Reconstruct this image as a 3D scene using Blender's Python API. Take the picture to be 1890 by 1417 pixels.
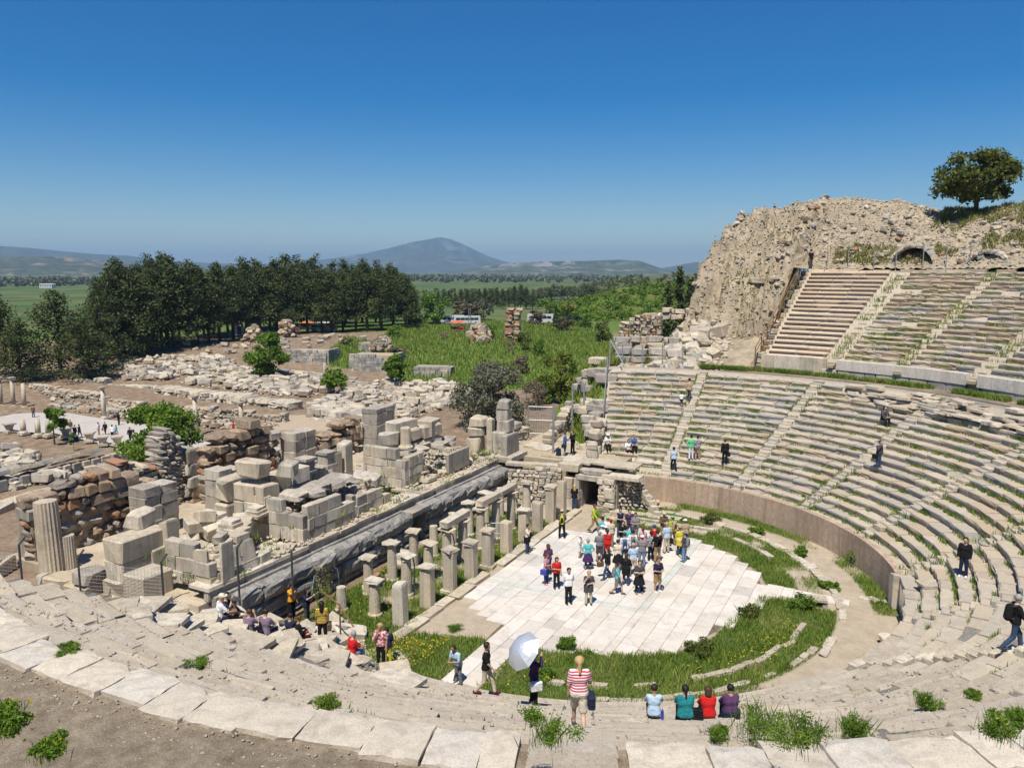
import bpy, bmesh, math, random
import numpy as np
from mathutils import Vector, Matrix, Euler
for o in list(bpy.data.objects): bpy.data.objects.remove(o)
scene = bpy.context.scene
COL = scene.collection
RNG = np.random.default_rng(7)
random.seed(7)
R_ = math.radians
# ------------------------------------------------------------------ camera
F_PX, HZ, CH, XA = 1440.0, 498.5, 16.16, 1696.4      # focal px, horizon row, eye height, vanishing column
CX, CY = 14.84, -37.08
PITCH = math.atan((708.5-HZ)/F_PX)
YAW = math.atan((XA-945)/(F_PX/math.cos(PITCH)))
cam = bpy.data.cameras.new('camera'); cam.sensor_width = 36.0; cam.lens = 36.0*F_PX/1890
cam.clip_start = .3; cam.clip_end = 60000
co = bpy.data.objects.new('camera', cam); COL.objects.link(co)
co.location = (CX, CY, CH); co.rotation_euler = (math.pi/2-PITCH, 0, YAW)
scene.camera = co
# ------------------------------------------------------------------ sky, sun, exposure
SUN_EL, SUN_AZ = R_(61.5), R_(-79)       # azimuth measured as math angle of the direction towards the sun
w = bpy.data.worlds.new('World'); scene.world = w; w.use_nodes = True
nt = w.node_tree; nt.nodes.clear()
sky = nt.nodes.new('ShaderNodeTexSky'); sky.sky_type = 'NISHITA'; sky.sun_disc = False
sky.sun_elevation = SUN_EL; sky.sun_rotation = math.pi/2-SUN_AZ
sky.altitude = 30; sky.air_density = 1.0; sky.dust_density = 0.0; sky.ozone_density = 4.0
bg = nt.nodes.new('ShaderNodeBackground'); bg.inputs[1].default_value = 0.074
wo = nt.nodes.new('ShaderNodeOutputWorld')
hs = nt.nodes.new('ShaderNodeHueSaturation'); hs.inputs['Saturation'].default_value = 1.6; hs.inputs['Hue'].default_value = .508
nt.links.new(sky.outputs[0], hs.inputs['Color']); nt.links.new(hs.outputs[0], bg.inputs[0]); nt.links.new(bg.outputs[0], wo.inputs[0])
sl = bpy.data.lights.new('sun', 'SUN'); sl.energy = 5.0; sl.angle = R_(.53); sl.color = (1, .935, .83)
so = bpy.data.objects.new('sun', sl); COL.objects.link(so)
sdir = Vector((math.cos(SUN_EL)*math.cos(SUN_AZ), math.cos(SUN_EL)*math.sin(SUN_AZ), math.sin(SUN_EL)))
so.rotation_euler = sdir.to_track_quat('Z', 'Y').to_euler()
so.location = (0, 0, 80)
vs = scene.view_settings; vs.view_transform = 'Standard'; vs.look = 'None'; vs.exposure = 0.33; vs.gamma = 1; vs.use_curve_mapping = False
scene.cycles.max_bounces = 6; scene.cycles.volume_bounces = 0; scene.cycles.transparent_max_bounces = 4
# ------------------------------------------------------------------ pixel helpers (a pixel gives a direction; the surface it lands on gives the distance)
def ray(px, py):
    dx = (px-945)/F_PX; dy = -(py-708.5)/F_PX
    Y = math.cos(PITCH)+dy*math.sin(PITCH); Z = -math.sin(PITCH)+dy*math.cos(PITCH)
    return np.array([dx*math.cos(YAW)-Y*math.sin(YAW), dx*math.sin(YAW)+Y*math.cos(YAW), Z])
ORG = np.array([CX, CY, CH])
def P(px, py, z=0.0):
    r = ray(px, py); t = (z-CH)/r[2]
    return Vector((CX+r[0]*t, CY+r[1]*t, z))
def march(px, py, hf, t0=5, t1=400, dt=.05):
    r = ray(px, py); t = t0
    while t < t1:
        q = ORG+r*t
        if q[2] <= hf(q[0], q[1]): return Vector(q)
        t += dt*max(1, t/60)
    return Vector(ORG+r*t1)
def mpp(p):      # metres per photo pixel at a world point
    d = (Vector(p)-Vector(ORG)); fw = Vector((-math.sin(YAW)*math.cos(PITCH), math.cos(YAW)*math.cos(PITCH), -math.sin(PITCH)))
    return d.dot(fw)/F_PX
def sstep(a, b, x):
    t = np.clip((x-a)/(b-a), 0, 1); return t*t*(3-2*t)
def vnoise(x, y, seed=0):
    x = np.asarray(x, float); y = np.asarray(y, float)
    xi = np.floor(x).astype(np.int64); yi = np.floor(y).astype(np.int64); fx = x-xi; fy = y-yi
    def h(a, b):
        n = (a*374761393+b*668265263+seed*1442695041) & 0xffffffff
        n = ((n ^ (n >> 13))*1274126177) & 0xffffffff
        return ((n ^ (n >> 16)) & 0xffff)/65535.0
    u = fx*fx*(3-2*fx); v = fy*fy*(3-2*fy)
    return (h(xi, yi)*(1-u)+h(xi+1, yi)*u)*(1-v)+(h(xi, yi+1)*(1-u)+h(xi+1, yi+1)*u)*v
def fbm(x, y, seed=0, oct=4):
    s = 0; a = .5
    for i in range(oct):
        s = s+a*vnoise(np.asarray(x)*2**i, np.asarray(y)*2**i, seed+i*17); a *= .5
    return s/.9375
# ------------------------------------------------------------------ mesh and object helpers
def mesh_from(name, V, F, mats=(), smooth=False, midx=None, attr=None):
    me = bpy.data.meshes.new(name)
    V = np.asarray(V, np.float32)
    if isinstance(F, np.ndarray) and F.ndim == 2:
        k = F.shape[1]; n = len(F)
        me.vertices.add(len(V)); me.vertices.foreach_set('co', V.ravel())
        me.loops.add(n*k); me.loops.foreach_set('vertex_index', F.astype(np.int32).ravel())
        me.polygons.add(n); me.polygons.foreach_set('loop_start', np.arange(0, n*k, k, dtype=np.int32))
        try: me.polygons.foreach_set('loop_total', np.full(n, k, np.int32))
        except Exception: pass
        me.update(calc_edges=True)
    else:
        me.from_pydata([tuple(map(float, v)) for v in V], [], [tuple(map(int, f)) for f in F]); me.update()
    for m in mats: me.materials.append(m)
    if midx is not None: me.polygons.foreach_set('material_index', np.asarray(midx, np.int32))
    if smooth: me.polygons.foreach_set('use_smooth', np.ones(len(me.polygons), bool))
    if attr is not None:
        for an, av in attr.items():
            av = np.asarray(av, np.float32)
            if av.ndim == 1:
                a = me.attributes.new(an, 'FLOAT', 'POINT'); a.data.foreach_set('value', av)
            else:
                a = me.attributes.new(an, 'FLOAT_COLOR', 'POINT')
                a.data.foreach_set('color', np.c_[av, np.ones(len(av))].astype(np.float32).ravel())
    return me
def add(name, me, parent=None, loc=None, rot=None, scale=None):
    o = bpy.data.objects.new(name, me); COL.objects.link(o)
    if parent is not None: o.parent = parent
    if loc is not None: o.location = loc
    if rot is not None: o.rotation_euler = rot if not isinstance(rot, (int, float)) else (0, 0, rot)
    if scale is not None: o.scale = scale if not isinstance(scale, (int, float)) else (scale,)*3
    return o
def tag(o, label=None, cat=None, group=None, kind=None):
    if label: o['label'] = label
    if cat: o['category'] = cat
    if group: o['group'] = group
    if kind: o['kind'] = kind
    return o
def thing(name, label, cat, loc=(0, 0, 0), rot=0, group=None):
    return tag(add(name, None, None, loc, rot), label, cat, group)
class MB:
    """collects primitives into one mesh"""
    def __init__(s): s.V = []; s.F = []; s.n = 0; s.M = []
    def addm(s, V, F, m=0):
        V = np.asarray(V, float); s.V.append(V); s.F += [tuple(int(i)+s.n for i in f) for f in F]; s.M += [m]*len(F); s.n += len(V)
    def box(s, c, d, rz=0, m=0, taper=1.0, tilt=None):
        x, y, z = d[0]/2, d[1]/2, d[2]/2; t = taper
        V = np.array([(-x, -y, -z), (x, -y, -z), (x, y, -z), (-x, y, -z), (-x*t, -y*t, z), (x*t, -y*t, z), (x*t, y*t, z), (-x*t, y*t, z)])
        if tilt is not None: V = V@np.array(Euler(tilt).to_matrix()).T
        ca, sa = math.cos(rz), math.sin(rz)
        V = np.c_[V[:, 0]*ca-V[:, 1]*sa, V[:, 0]*sa+V[:, 1]*ca, V[:, 2]]+np.array(c)
        s.addm(V, [(3, 2, 1, 0), (4, 5, 6, 7), (0, 1, 5, 4), (1, 2, 6, 5), (2, 3, 7, 6), (3, 0, 4, 7)], m)
    def tube(s, pts, rad, n=6, m=0, cap=True):
        pts = [np.array(p, float) for p in pts]; rad = rad if hasattr(rad, '__len__') else [rad]*len(pts)
        V = []; up = np.array([0, 0, 1.])
        for i, p in enumerate(pts):
            d = pts[min(i+1, len(pts)-1)]-pts[max(i-1, 0)]; d = d/(np.linalg.norm(d)+1e-9)
            a = np.cross(d, up if abs(d[2]) < .95 else np.array([1., 0, 0])); a /= np.linalg.norm(a)+1e-9; b = np.cross(d, a)
            for k in range(n):
                t = 2*math.pi*k/n; V.append(p+rad[i]*(a*math.cos(t)+b*math.sin(t)))
        F = []
        for i in range(len(pts)-1):
            for k in range(n):
                F.append((i*n+k, i*n+(k+1) % n, (i+1)*n+(k+1) % n, (i+1)*n+k))
        if cap: F.append(tuple(range(n-1, -1, -1))); F.append(tuple(range((len(pts)-1)*n, len(pts)*n)))
        s.addm(V, F, m)
    def lathe(s, prof, n=12, c=(0, 0, 0), m=0, flute=0, nfl=0):
        V = []; F = []
        for (r, z) in prof:
            for k in range(n):
                t = 2*math.pi*k/n; rr = r*(1-(flute if (nfl and k % 2) else 0)); V.append((c[0]+rr*math.cos(t), c[1]+rr*math.sin(t), c[2]+z))
        for i in range(len(prof)-1):
            for k in range(n): F.append((i*n+k, i*n+(k+1) % n, (i+1)*n+(k+1) % n, (i+1)*n+k))
        F.append(tuple(range(n-1, -1, -1))); F.append(tuple(range((len(prof)-1)*n, len(prof)*n)))
        s.addm(V, F, m)
    def mesh(s, name, mats, smooth=False):
        return mesh_from(name, np.concatenate(s.V), s.F, mats if isinstance(mats, (list, tuple)) else [mats], smooth, s.M)
    def build(s, name, mats, parent=None, loc=None, rot=None, smooth=False, scale=None):
        return add(name, s.mesh(name, mats, smooth), parent, loc, rot, scale)
# ------------------------------------------------------------------ materials
def nodes_of(name):
    m = bpy.data.materials.new(name); m.use_nodes = True; t = m.node_tree; b = t.nodes['Principled BSDF']
    return m, t, b
def N(t, kind, **kw):
    n = t.nodes.new(kind)
    for k, v in kw.items():
        if hasattr(n, k) and not k.startswith('i_'): setattr(n, k, v)
    return n
def noise(t, scale, detail=4, rough=.6, src=None, dist=0.0):
    n = t.nodes.new('ShaderNodeTexNoise'); n.inputs['Scale'].default_value = scale; n.inputs['Detail'].default_value = detail
    n.inputs['Roughness'].default_value = rough; n.inputs['Distortion'].default_value = dist
    if src is None:
        g = t.nodes.get('GEO') or t.nodes.new('ShaderNodeNewGeometry'); g.name = 'GEO'; src = g.outputs['Position']
    t.links.new(src, n.inputs['Vector']); return n
def ramp(t, fac, stops, interp='LINEAR'):
    r = t.nodes.new('ShaderNodeValToRGB'); r.color_ramp.interpolation = interp
    el = r.color_ramp.elements
    while len(el) > 1: el.remove(el[-1])
    el[0].position = stops[0][0]; el[0].color = (*stops[0][1], 1)
    for p, c in stops[1:]:
        e = el.new(p); e.color = (*c, 1)
    t.links.new(fac, r.inputs[0]); return r
def mix(t, a, b, fac, mode='MIX'):
    m = t.nodes.new('ShaderNodeMix'); m.data_type = 'RGBA'; m.blend_type = mode
    for s, v in ((m.inputs[0], fac), (m.inputs[6], a), (m.inputs[7], b)):
        if hasattr(v, 'links') or hasattr(v, 'is_linked'): t.links.new(v, s)
        elif isinstance(v, (int, float)): s.default_value = v
        else: s.default_value = (*v, 1)
    return m.outputs[2]
def bump(t, b, h, strength=.5, dist=.05):
    n = t.nodes.new('ShaderNodeBump'); n.inputs['Strength'].default_value = strength; n.inputs['Distance'].default_value = dist
    t.links.new(h, n.inputs['Height']); t.links.new(n.outputs[0], b.inputs['Normal'])
def stone_mat(name, tones, stain=(.06, .055, .05), stain_amt=.5, fine=18, bs=.6, bd=.03, rough=.88, patch=(.25, .22, .17), patch_amt=.35, stain_scale=1.1, dust=None):
    """tones: colours picked per stone; stains and patches of lichen and soil have shapes of their own"""
    m, t, b = nodes_of(name)
    oi = t.nodes.new('ShaderNodeObjectInfo')
    k = len(tones); base = ramp(t, oi.outputs['Random'], [(i/k, c) for i, c in enumerate(tones)], 'CONSTANT').outputs[0]
    n1 = noise(t, fine, 6, .7); n2 = noise(t, stain_scale, 5, .65, dist=.4); n3 = noise(t, stain_scale*2.6, 4, .6)
    g = ramp(t, n1.outputs[0], [(.25, (.62, .60, .57)), (.5, (1, 1, 1)), (.75, (1.22, 1.2, 1.17))]).outputs[0]
    c = mix(t, base, g, 1.0, 'MULTIPLY')
    f1 = ramp(t, n3.outputs[0], [(.5, (0, 0, 0)), (.68, (patch_amt,)*3)]).outputs[0]
    c = mix(t, c, patch, f1)
    f2 = ramp(t, n2.outputs[0], [(.52, (0, 0, 0)), (.72, (stain_amt,)*3)]).outputs[0]
    c = mix(t, c, stain, f2)
    if dust:                                   # soil and lichen settled on level faces
        ge = t.nodes.get('GEO'); sx = t.nodes.new('ShaderNodeSeparateXYZ'); t.links.new(ge.outputs['Normal'], sx.inputs[0])
        n4 = noise(t, 2.3, 5, .7); md = t.nodes.new('ShaderNodeMath'); md.operation = 'MULTIPLY'
        lv = ramp(t, sx.outputs['Z'], [(.80, (0, 0, 0)), (.93, (dust[1],)*3)]).outputs[0]; nn = ramp(t, n4.outputs[0], [(.30, (.45, .45, .45)), (.62, (1, 1, 1))]).outputs[0]
        t.links.new(lv, md.inputs[0]); t.links.new(nn, md.inputs[1]); c = mix(t, c, mix(t, dust[0], g, .8, 'MULTIPLY'), md.outputs[0])
    t.links.new(c, b.inputs['Base Color']); b.inputs['Roughness'].default_value = rough
    b.inputs['Specular IOR Level'].default_value = .25
    bump(t, b, n1.outputs[0], bs, bd)
    return m
_pm = {}
def plain(col, rough=.8, metal=0.0, var=.12, scale=6.0, name=None):
    key = (tuple(round(c, 3) for c in col), rough, metal)
    if key in _pm: return _pm[key]
    m, t, b = nodes_of(name or 'paint')
    n = noise(t, scale, 3)
    lo = tuple(c*(1-var*1.6) for c in col); hi = tuple(min(1, c*(1+var)) for c in col)
    r = ramp(t, n.outputs[0], [(.3, lo), (.7, hi)])
    t.links.new(r.outputs[0], b.inputs['Base Color']); b.inputs['Roughness'].default_value = rough; b.inputs['Metallic'].default_value = metal
    b.inputs['Specular IOR Level'].default_value = .3
    _pm[key] = m; return m
def leaf_mat(name, tones, trans=.25, rough=.6):
    m, t, b = nodes_of(name)
    a = t.nodes.new('ShaderNodeAttribute'); a.attribute_name = 'tone'
    r = ramp(t, a.outputs['Fac'], [(i/(len(tones)-1), c) for i, c in enumerate(tones)])
    t.links.new(r.outputs[0], b.inputs['Base Color']); b.inputs['Roughness'].default_value = rough
    b.inputs['Specular IOR Level'].default_value = .15
    tr = t.nodes.new('ShaderNodeBsdfTranslucent'); t.links.new(r.outputs[0], tr.inputs[0])
    ms = t.nodes.new('ShaderNodeMixShader'); ms.inputs[0].default_value = trans
    t.links.new(b.outputs[0], ms.inputs[1]); t.links.new(tr.outputs[0], ms.inputs[2])
    t.links.new(ms.outputs[0], t.nodes['Material Output'].inputs[0])
    return m
M = {}
M['seat'] = stone_mat('seat_limestone', [(.48, .425, .34), (.42, .375, .305), (.36, .35, .335), (.56, .50, .41), (.33, .325, .315), (.45, .385, .295), (.52, .475, .405), (.31, .30, .285)], stain=(.15, .13, .105), stain_amt=.6, patch=(.36, .30, .22), dust=((.43, .365, .27), .85))
M['marble'] = stone_mat('pale_marble', [(.56, .50, .395), (.50, .435, .33), (.58, .525, .43), (.46, .405, .32), (.53, .455, .34)], stain=(.20, .18, .155), stain_amt=.65, patch=(.44, .36, .25), patch_amt=.5, fine=14, bs=.9, stain_scale=.8)
M['grey'] = stone_mat('grey_marble', [(.42, .38, .32), (.37, .335, .285), (.48, .43, .355), (.33, .30, .26), (.50, .455, .38)], stain=(.13, .12, .105), stain_amt=.7, patch=(.40, .34, .25), patch_amt=.4, bs=.9, stain_scale=.8)
M['dark'] = stone_mat('dark_bulging_stone', [(.29, .28, .26), (.36, .345, .32), (.25, .24, .225), (.32, .305, .28)], stain=(.11, .105, .10), stain_amt=.6, patch=(.36, .34, .31), patch_amt=.5, fine=7, bs=1.0, bd=.07, stain_scale=1.4)
M['brown'] = stone_mat('brown_rustic_stone', [(.31, .23, .155), (.37, .28, .195), (.27, .21, .155), (.39, .30, .21), (.35, .20, .11), (.25, .22, .185)], stain=(.11, .09, .07), stain_amt=.6, patch=(.38, .25, .15), fine=10, bs=1.0, bd=.06)
M['eroded'] = stone_mat('eroded_conglomerate', [(.45, .39, .305), (.42, .36, .28), (.48, .42, .335), (.44, .39, .32)], stain=(.29, .24, .18), stain_amt=.5, patch=(.56, .50, .41), patch_amt=.6, fine=26, bs=1.0, bd=.04, stain_scale=1.6)
M['rock'] = stone_mat('rubble_core_stone', [(.43, .365, .265), (.38, .33, .25), (.48, .415, .31), (.35, .31, .25), (.41, .34, .235)], stain=(.15, .12, .09), stain_amt=.5, patch=(.5, .42, .3), fine=8)
M['brick'] = stone_mat('red_brick_rubble', [(.40, .20, .11), (.34, .18, .11), (.45, .26, .16)], stain=(.15, .1, .08))
# ------------------------------------------------------------------ theatre geometry constants (circles fitted to the photograph)
R0, Z0, DR, DZ, NROW = 15.24, 1.70, .67, .35, 18       # lower seating
RD, ZD = R0+DR*NROW, Z0+DZ*NROW                          # walkway lip 27.3 / 8.0
RU, ZU, NUP = 29.3, 9.35, 20                             # upper seating
STAIRS = [107.5, 91.0, 71.5, 52.5, 33.0, 13.5, -7.0, -27.8, -48.0, -68.5, -89.0, -110.0]
def rowz(x, y):
    """height of the stepped seating at a point (None outside)"""
    R = math.hypot(x, y); th = math.degrees(math.atan2(y, x))
    if R < R0 or not (-111 < th < 108): return terr1(x, y)
    if R < RD: return Z0+DZ*math.floor((R-R0)/DR)
    if R < RU: return ZD
    return ZU+DZ*math.floor((R-RU)/DR)
def terr(x, y):
    x = np.asarray(x, float); y = np.asarray(y, float)
    R = np.hypot(x, y); th = np.degrees(np.arctan2(y, x)); D = np.hypot(x-CX, y-CY)
    low = np.where(R < R0+1.2, -.02, .75+(R-R0)*.5224)
    z1 = np.where(R < RD+.2, low, ZD-.25)
    up = np.where(th < -1, ZD-.6+np.maximum(0, R-33.5)*.5224, ZU-.75+(R-RU)*.5224)
    z2 = np.where(R < RU+.3, z1, np.minimum(up, 16.0+np.clip(R-43.5, 0, 40)*.16))
    # towards the ruined north end the hillside stays a low terrace
    nt_ = ZD-.25+np.clip(R-RD, 0, 12)*.10
    k = sstep(83, 86, th)
    z2 = z2*(1-k)+np.minimum(z2, nt_)*k
    z2 = z2*(1-sstep(70, 130, R))+6*sstep(70, 130, R)
    inside = sstep(-113, -110.3, th)*(1-np.where(R < 17, sstep(107.8, 110, th), sstep(108.5, 122, th)))
    kk = (1-sstep(38, 46, R))*sstep(86, 90, th)+(1-sstep(86, 90, th))
    inside = inside*kk
    field = -5+3*sstep(130, 200, D)-6*sstep(260, 700, D)
    field = field+3.2*np.exp(-((x-6)**2+(y-52)**2)/18.**2)
    field = field+np.where(D > 60, (fbm(x*.05, y*.05, 3)-.5)*1.6*sstep(60, 120, D)*(1-sstep(500, 900, D)), 0)
    flat = sstep(-31, -26.5, x)*(1-sstep(19, 27, y))*sstep(-40, -34, y)       # platform of the stage building
    ws = field*(1-flat)+np.where(x < -11.2, 1.6*sstep(-11.0, -12.2, x)*(1-sstep(14.5, 17, y)), 0.0)*flat
    z = ws*(1-inside)+z2*inside
    z = np.where((R < R0+.05) & (x > -4), 0.0, z)
    return z
def terr1(x, y): return float(terr(x, y))
def poly_mask(x, y, poly):
    x = np.asarray(x); y = np.asarray(y); ins = np.zeros(x.shape, bool); n = len(poly)
    for i in range(n):
        x1, y1 = poly[i][0], poly[i][1]; x2, y2 = poly[(i+1) % n][0], poly[(i+1) % n][1]
        c = ((y1 > y) != (y2 > y)) & (x < (x2-x1)*(y-y1)/((y2-y1) if y2 != y1 else 1e-9)+x1)
        ins ^= c
    return ins
def wpoly(pts, z): return [P(a, b, z)[:2] for a, b in pts]
GRASS_POLYS = [wpoly([(735, 692), (860, 695), (1000, 700), (1085, 690), (1100, 640), (1090, 605), (980, 598), (820, 598), (730, 612), (690, 640)], -3),
               wpoly([(590, 668), (660, 675), (690, 640), (640, 632)], -3),
               wpoly([(990, 790), (1060, 770), (1130, 700), (1130, 610), (1080, 600), (1040, 690)], -1.0)]
STREET = wpoly([(-60, 745), (60, 752), (200, 775), (350, 795), (470, 800), (470, 850), (330, 870), (245, 832), (100, 800), (-60, 796)], -5)
SAND = [wpoly([(470, 770), (690, 760), (600, 800), (480, 800)], -5)]
# ground sheet: polar grid round the camera foot, fine in front, out to the horizon
rad = np.concatenate([np.arange(0, 60, .8), np.geomspace(60, 400, 150), np.geomspace(408, 18000, 60)])
ang = np.concatenate([np.linspace(math.pi/2+YAW-R_(42), math.pi/2+YAW+R_(42), 330), np.linspace(math.pi/2+YAW+R_(42), math.pi/2+YAW+R_(318), 110)[1:-1]])
nr, na = len(rad), len(ang)
rr, aa = np.meshgrid(rad, ang, indexing='ij')
GX = CX+rr*np.cos(aa); GY = CY+rr*np.sin(aa); GZ = terr(GX, GY)
g = np.zeros(GX.shape); sand = np.zeros(GX.shape); 
D = np.hypot(GX-CX, GY-CY)
gm = np.zeros(GX.shape)
for pl in GRASS_POLYS: gm = np.maximum(gm, poly_mask(GX, GY, pl))
g = np.maximum(gm*1.0, 0)
RR = np.hypot(GX, GY); TH = np.degrees(np.arctan2(GY, GX))
g = np.maximum(g, sstep(225, 250, D))
g = np.maximum(g, ((RR > 46) & (TH > 0) & (TH < 75))*.9)
g = np.maximum(g, ((TH > 108) & (GX > -14) & (GY > 14))*.8)
for pl in SAND: sand = np.maximum(sand, poly_mask(GX, GY, pl)*.8)
kx = np.arange(nr-1)[:, None]*na; ky = np.arange(na)[None, :]
Fq = np.stack([kx+ky, kx+(ky+1) % na, kx+na+(ky+1) % na, kx+na+ky], -1).reshape(-1, 4)[:, ::-1]
def ground_mat():
    m, t, b = nodes_of('ground_soil_and_grass')
    n1 = noise(t, .9, 6, .7); n2 = noise(t, .06, 5, .6); n3 = noise(t, 6, 5, .7); n4 = noise(t, .012, 4, .6)
    soil = ramp(t, n1.outputs[0], [(.25, (.15, .10, .065)), (.45, (.215, .155, .105)), (.65, (.30, .235, .165)), (.8, (.37, .31, .23))]).outputs[0]
    grass = ramp(t, n1.outputs[0], [(.25, (.05, .085, .016)), (.45, (.095, .15, .028)), (.6, (.14, .20, .042)), (.8, (.20, .22, .065))]).outputs[0]
    far = ramp(t, n4.outputs[0], [(.35, (.05, .085, .025)), (.5, (.085, .125, .04)), (.62, (.13, .14, .06)), (.7, (.06, .08, .03))]).outputs[0]
    gg = t.nodes.new('ShaderNodeAttribute'); gg.attribute_name = 'grass'
    fa = t.nodes.new('ShaderNodeAttribute'); fa.attribute_name = 'far'
    sa = t.nodes.new('ShaderNodeAttribute'); sa.attribute_name = 'sand'
    gr = mix(t, grass, far, fa.outputs['Fac'])
    ad = t.nodes.new('ShaderNodeMath'); ad.operation = 'ADD'; t.links.new(gg.outputs['Fac'], ad.inputs[0]); t.links.new(n2.outputs[0], ad.inputs[1])
    fac = ramp(t, ad.outputs[0], [(.62, (0, 0, 0)), (.86, (1, 1, 1))]).outputs[0]
    c = mix(t, soil, gr, fac)
    c = mix(t, c, (.46, .38, .28), sa.outputs['Fac'])
    sp = ramp(t, n3.outputs[0], [(.3, (.75, .75, .75)), (.6, (1.1, 1.1, 1.1))]).outputs[0]
    c = mix(t, c, sp, 1.0, 'MULTIPLY')
    t.links.new(c, b.inputs['Base Color']); b.inputs['Roughness'].default_value = .95; b.inputs['Specular IOR Level'].default_value = .1
    bump(t, b, n3.outputs[0], .6, .12)
    return m
M['ground'] = ground_mat()
gme = mesh_from('ground', np.stack([GX, GY, GZ-.03], -1).reshape(-1, 3), Fq, [M['ground']], True, attr={'grass': g.ravel(), 'sand': sand.ravel(), 'far': sstep(230, 330, D).ravel()})
tag(add('ground', gme), 'dry brown soil and green plain around the ruins', kind='structure')
# ------------------------------------------------------------------ mountains and hills
def ridge(name, label, dist, depth, prof, col_lo, col_hi, base_z=-12, seed=0, rough=.25, cliffs=None):
    """prof: list of (photo column, photo row of the skyline); the relief runs away from the viewer"""
    xs = np.array([p_[0] for p_ in prof], float); ys = np.array([p_[1] for p_ in prof], float)
    nx, ny = 260, 46
    cols = np.linspace(xs[0], xs[-1], nx); rows = np.interp(cols, xs, ys)
    tt = np.linspace(0, 1, ny)[:, None]; cc = cols[None, :]
    d = dist-depth*.55+depth*tt
    sh = np.where(tt < .62, np.sin(np.clip(tt/.62, 0, 1)*math.pi/2)**1.15, np.cos(np.clip((tt-.62)/.38, 0, 1)*math.pi/2))
    rv = np.array([ray(c_, HZ) for c_ in cols]); rv = rv/np.hypot(rv[:, 0], rv[:, 1])[:, None]
    top = CH+(HZ-rows)/F_PX*(dist+depth*.07)*np.cos(np.arctan((cols-945)/F_PX))
    hh = np.maximum(top-base_z, 1.0)[None, :]
    nz = fbm(cc*.012+seed, tt*4.0+seed, seed, 5)
    gul = 1-rough*(1-abs(2*fbm(cc*.03+seed, tt*1.6, seed+5, 4)-1))*np.sin(tt*math.pi)
    zz = base_z+hh*sh*np.where(tt < .6, gul, 1)+(nz-.5)*hh*.16*np.sin(np.minimum(tt/.62, 1)*math.pi)
    V = np.stack([CX+rv[None, :, 0]*d, CY+rv[None, :, 1]*d, zz], -1)
    a = np.arange(ny-1)[:, None]*nx; b_ = np.arange(nx-1)[None, :]
    F = np.stack([a+b_, a+b_+1, a+nx+b_+1, a+nx+b_], -1).reshape(-1, 4)
    m, t, b = nodes_of(name+'_scrub')
    n1 = noise(t, 1/(depth*.035), 6, .65); n2 = noise(t, 1/(depth*.15), 4, .6)
    c = ramp(t, n1.outputs[0], [(.35, col_lo), (.58, col_hi)]).outputs[0]
    if cliffs:
        f = ramp(t, n2.outputs[0], [(.50, (0, 0, 0)), (.62, (1, 1, 1))]).outputs[0]
        f2 = ramp(t, n1.outputs[0], [(.45, (0, 0, 0)), (.55, (1, 1, 1))]).outputs[0]
        c = mix(t, c, cliffs, mix(t, (0, 0, 0), f2, f))
    t.links.new(c, b.inputs['Base Color']); b.inputs['Roughness'].default_value = 1; b.inputs['Specular IOR Level'].default_value = 0
    o = add(name, mesh_from(name, V.reshape(-1, 3), F, [m], True)); tag(o, label, kind='structure'); return o
ridge('mountain', 'broad blue peak rising on the horizon behind the pines', 11500, 5000, [(430, 495), (520, 488), (610, 478), (680, 468), (720, 459), (760, 449), (790, 444), (812, 440), (832, 443), (850, 450), (880, 464), (905, 475), (935, 484), (1000, 497), (1060, 505)], (.03, .045, .03), (.07, .08, .05), seed=1, rough=.35, cliffs=(.16, .15, .14))
ridge('mountain_range', 'long faint ridge at the left edge of the horizon', 9500, 3500, [(-160, 449), (-60, 452), (0, 455), (60, 459), (120, 465), (180, 470), (240, 473), (300, 481), (390, 486), (450, 488), (560, 489), (640, 497), (700, 508)], (.03, .045, .03), (.07, .08, .05), seed=2, rough=.3)
ridge('foothill', 'low dark foothill in front of the left ridge', 5200, 1800, [(-160, 478), (-40, 477), (60, 474), (120, 475), (170, 480), (230, 486), (300, 494), (400, 506)], (.03, .045, .025), (.08, .085, .05), seed=3, rough=.3, cliffs=(.26, .2, .15))
ridge('hill_range', 'wooded grey green ridge with pale cliffs right of the peak', 5600, 2400, [(690, 520), (770, 512), (840, 500), (900, 490), (960, 485), (1010, 483), (1080, 482), (1140, 480), (1180, 482), (1210, 492), (1250, 504), (1330, 514)], (.035, .05, .028), (.09, .10, .06), seed=4, rough=.45, cliffs=(.24, .225, .20))
ridge('far_hill', 'small pale hill beyond the dip at right of the ridge', 9000, 2600, [(1130, 508), (1210, 497), (1260, 488), (1285, 484), (1320, 486), (1400, 492), (1600, 500)], (.03, .045, .03), (.08, .085, .05), seed=6)
ridge('green_hill', 'low olive green hill behind the car park trees', 950, 380, [(1010, 540), (1060, 530), (1120, 516), (1170, 511), (1230, 507), (1330, 507), (1480, 512)], (.06, .072, .032), (.12, .125, .062), base_z=-10, seed=7, rough=.15)
ridge('scrub_hill', 'bright green scrubby bank left of the cypresses', 330, 120, [(1040, 560), (1080, 548), (1130, 534), (1180, 525), (1240, 521), (1330, 520), (1420, 522)], (.05, .075, .018), (.115, .14, .035), base_z=-7, seed=8, rough=.1)
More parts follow.
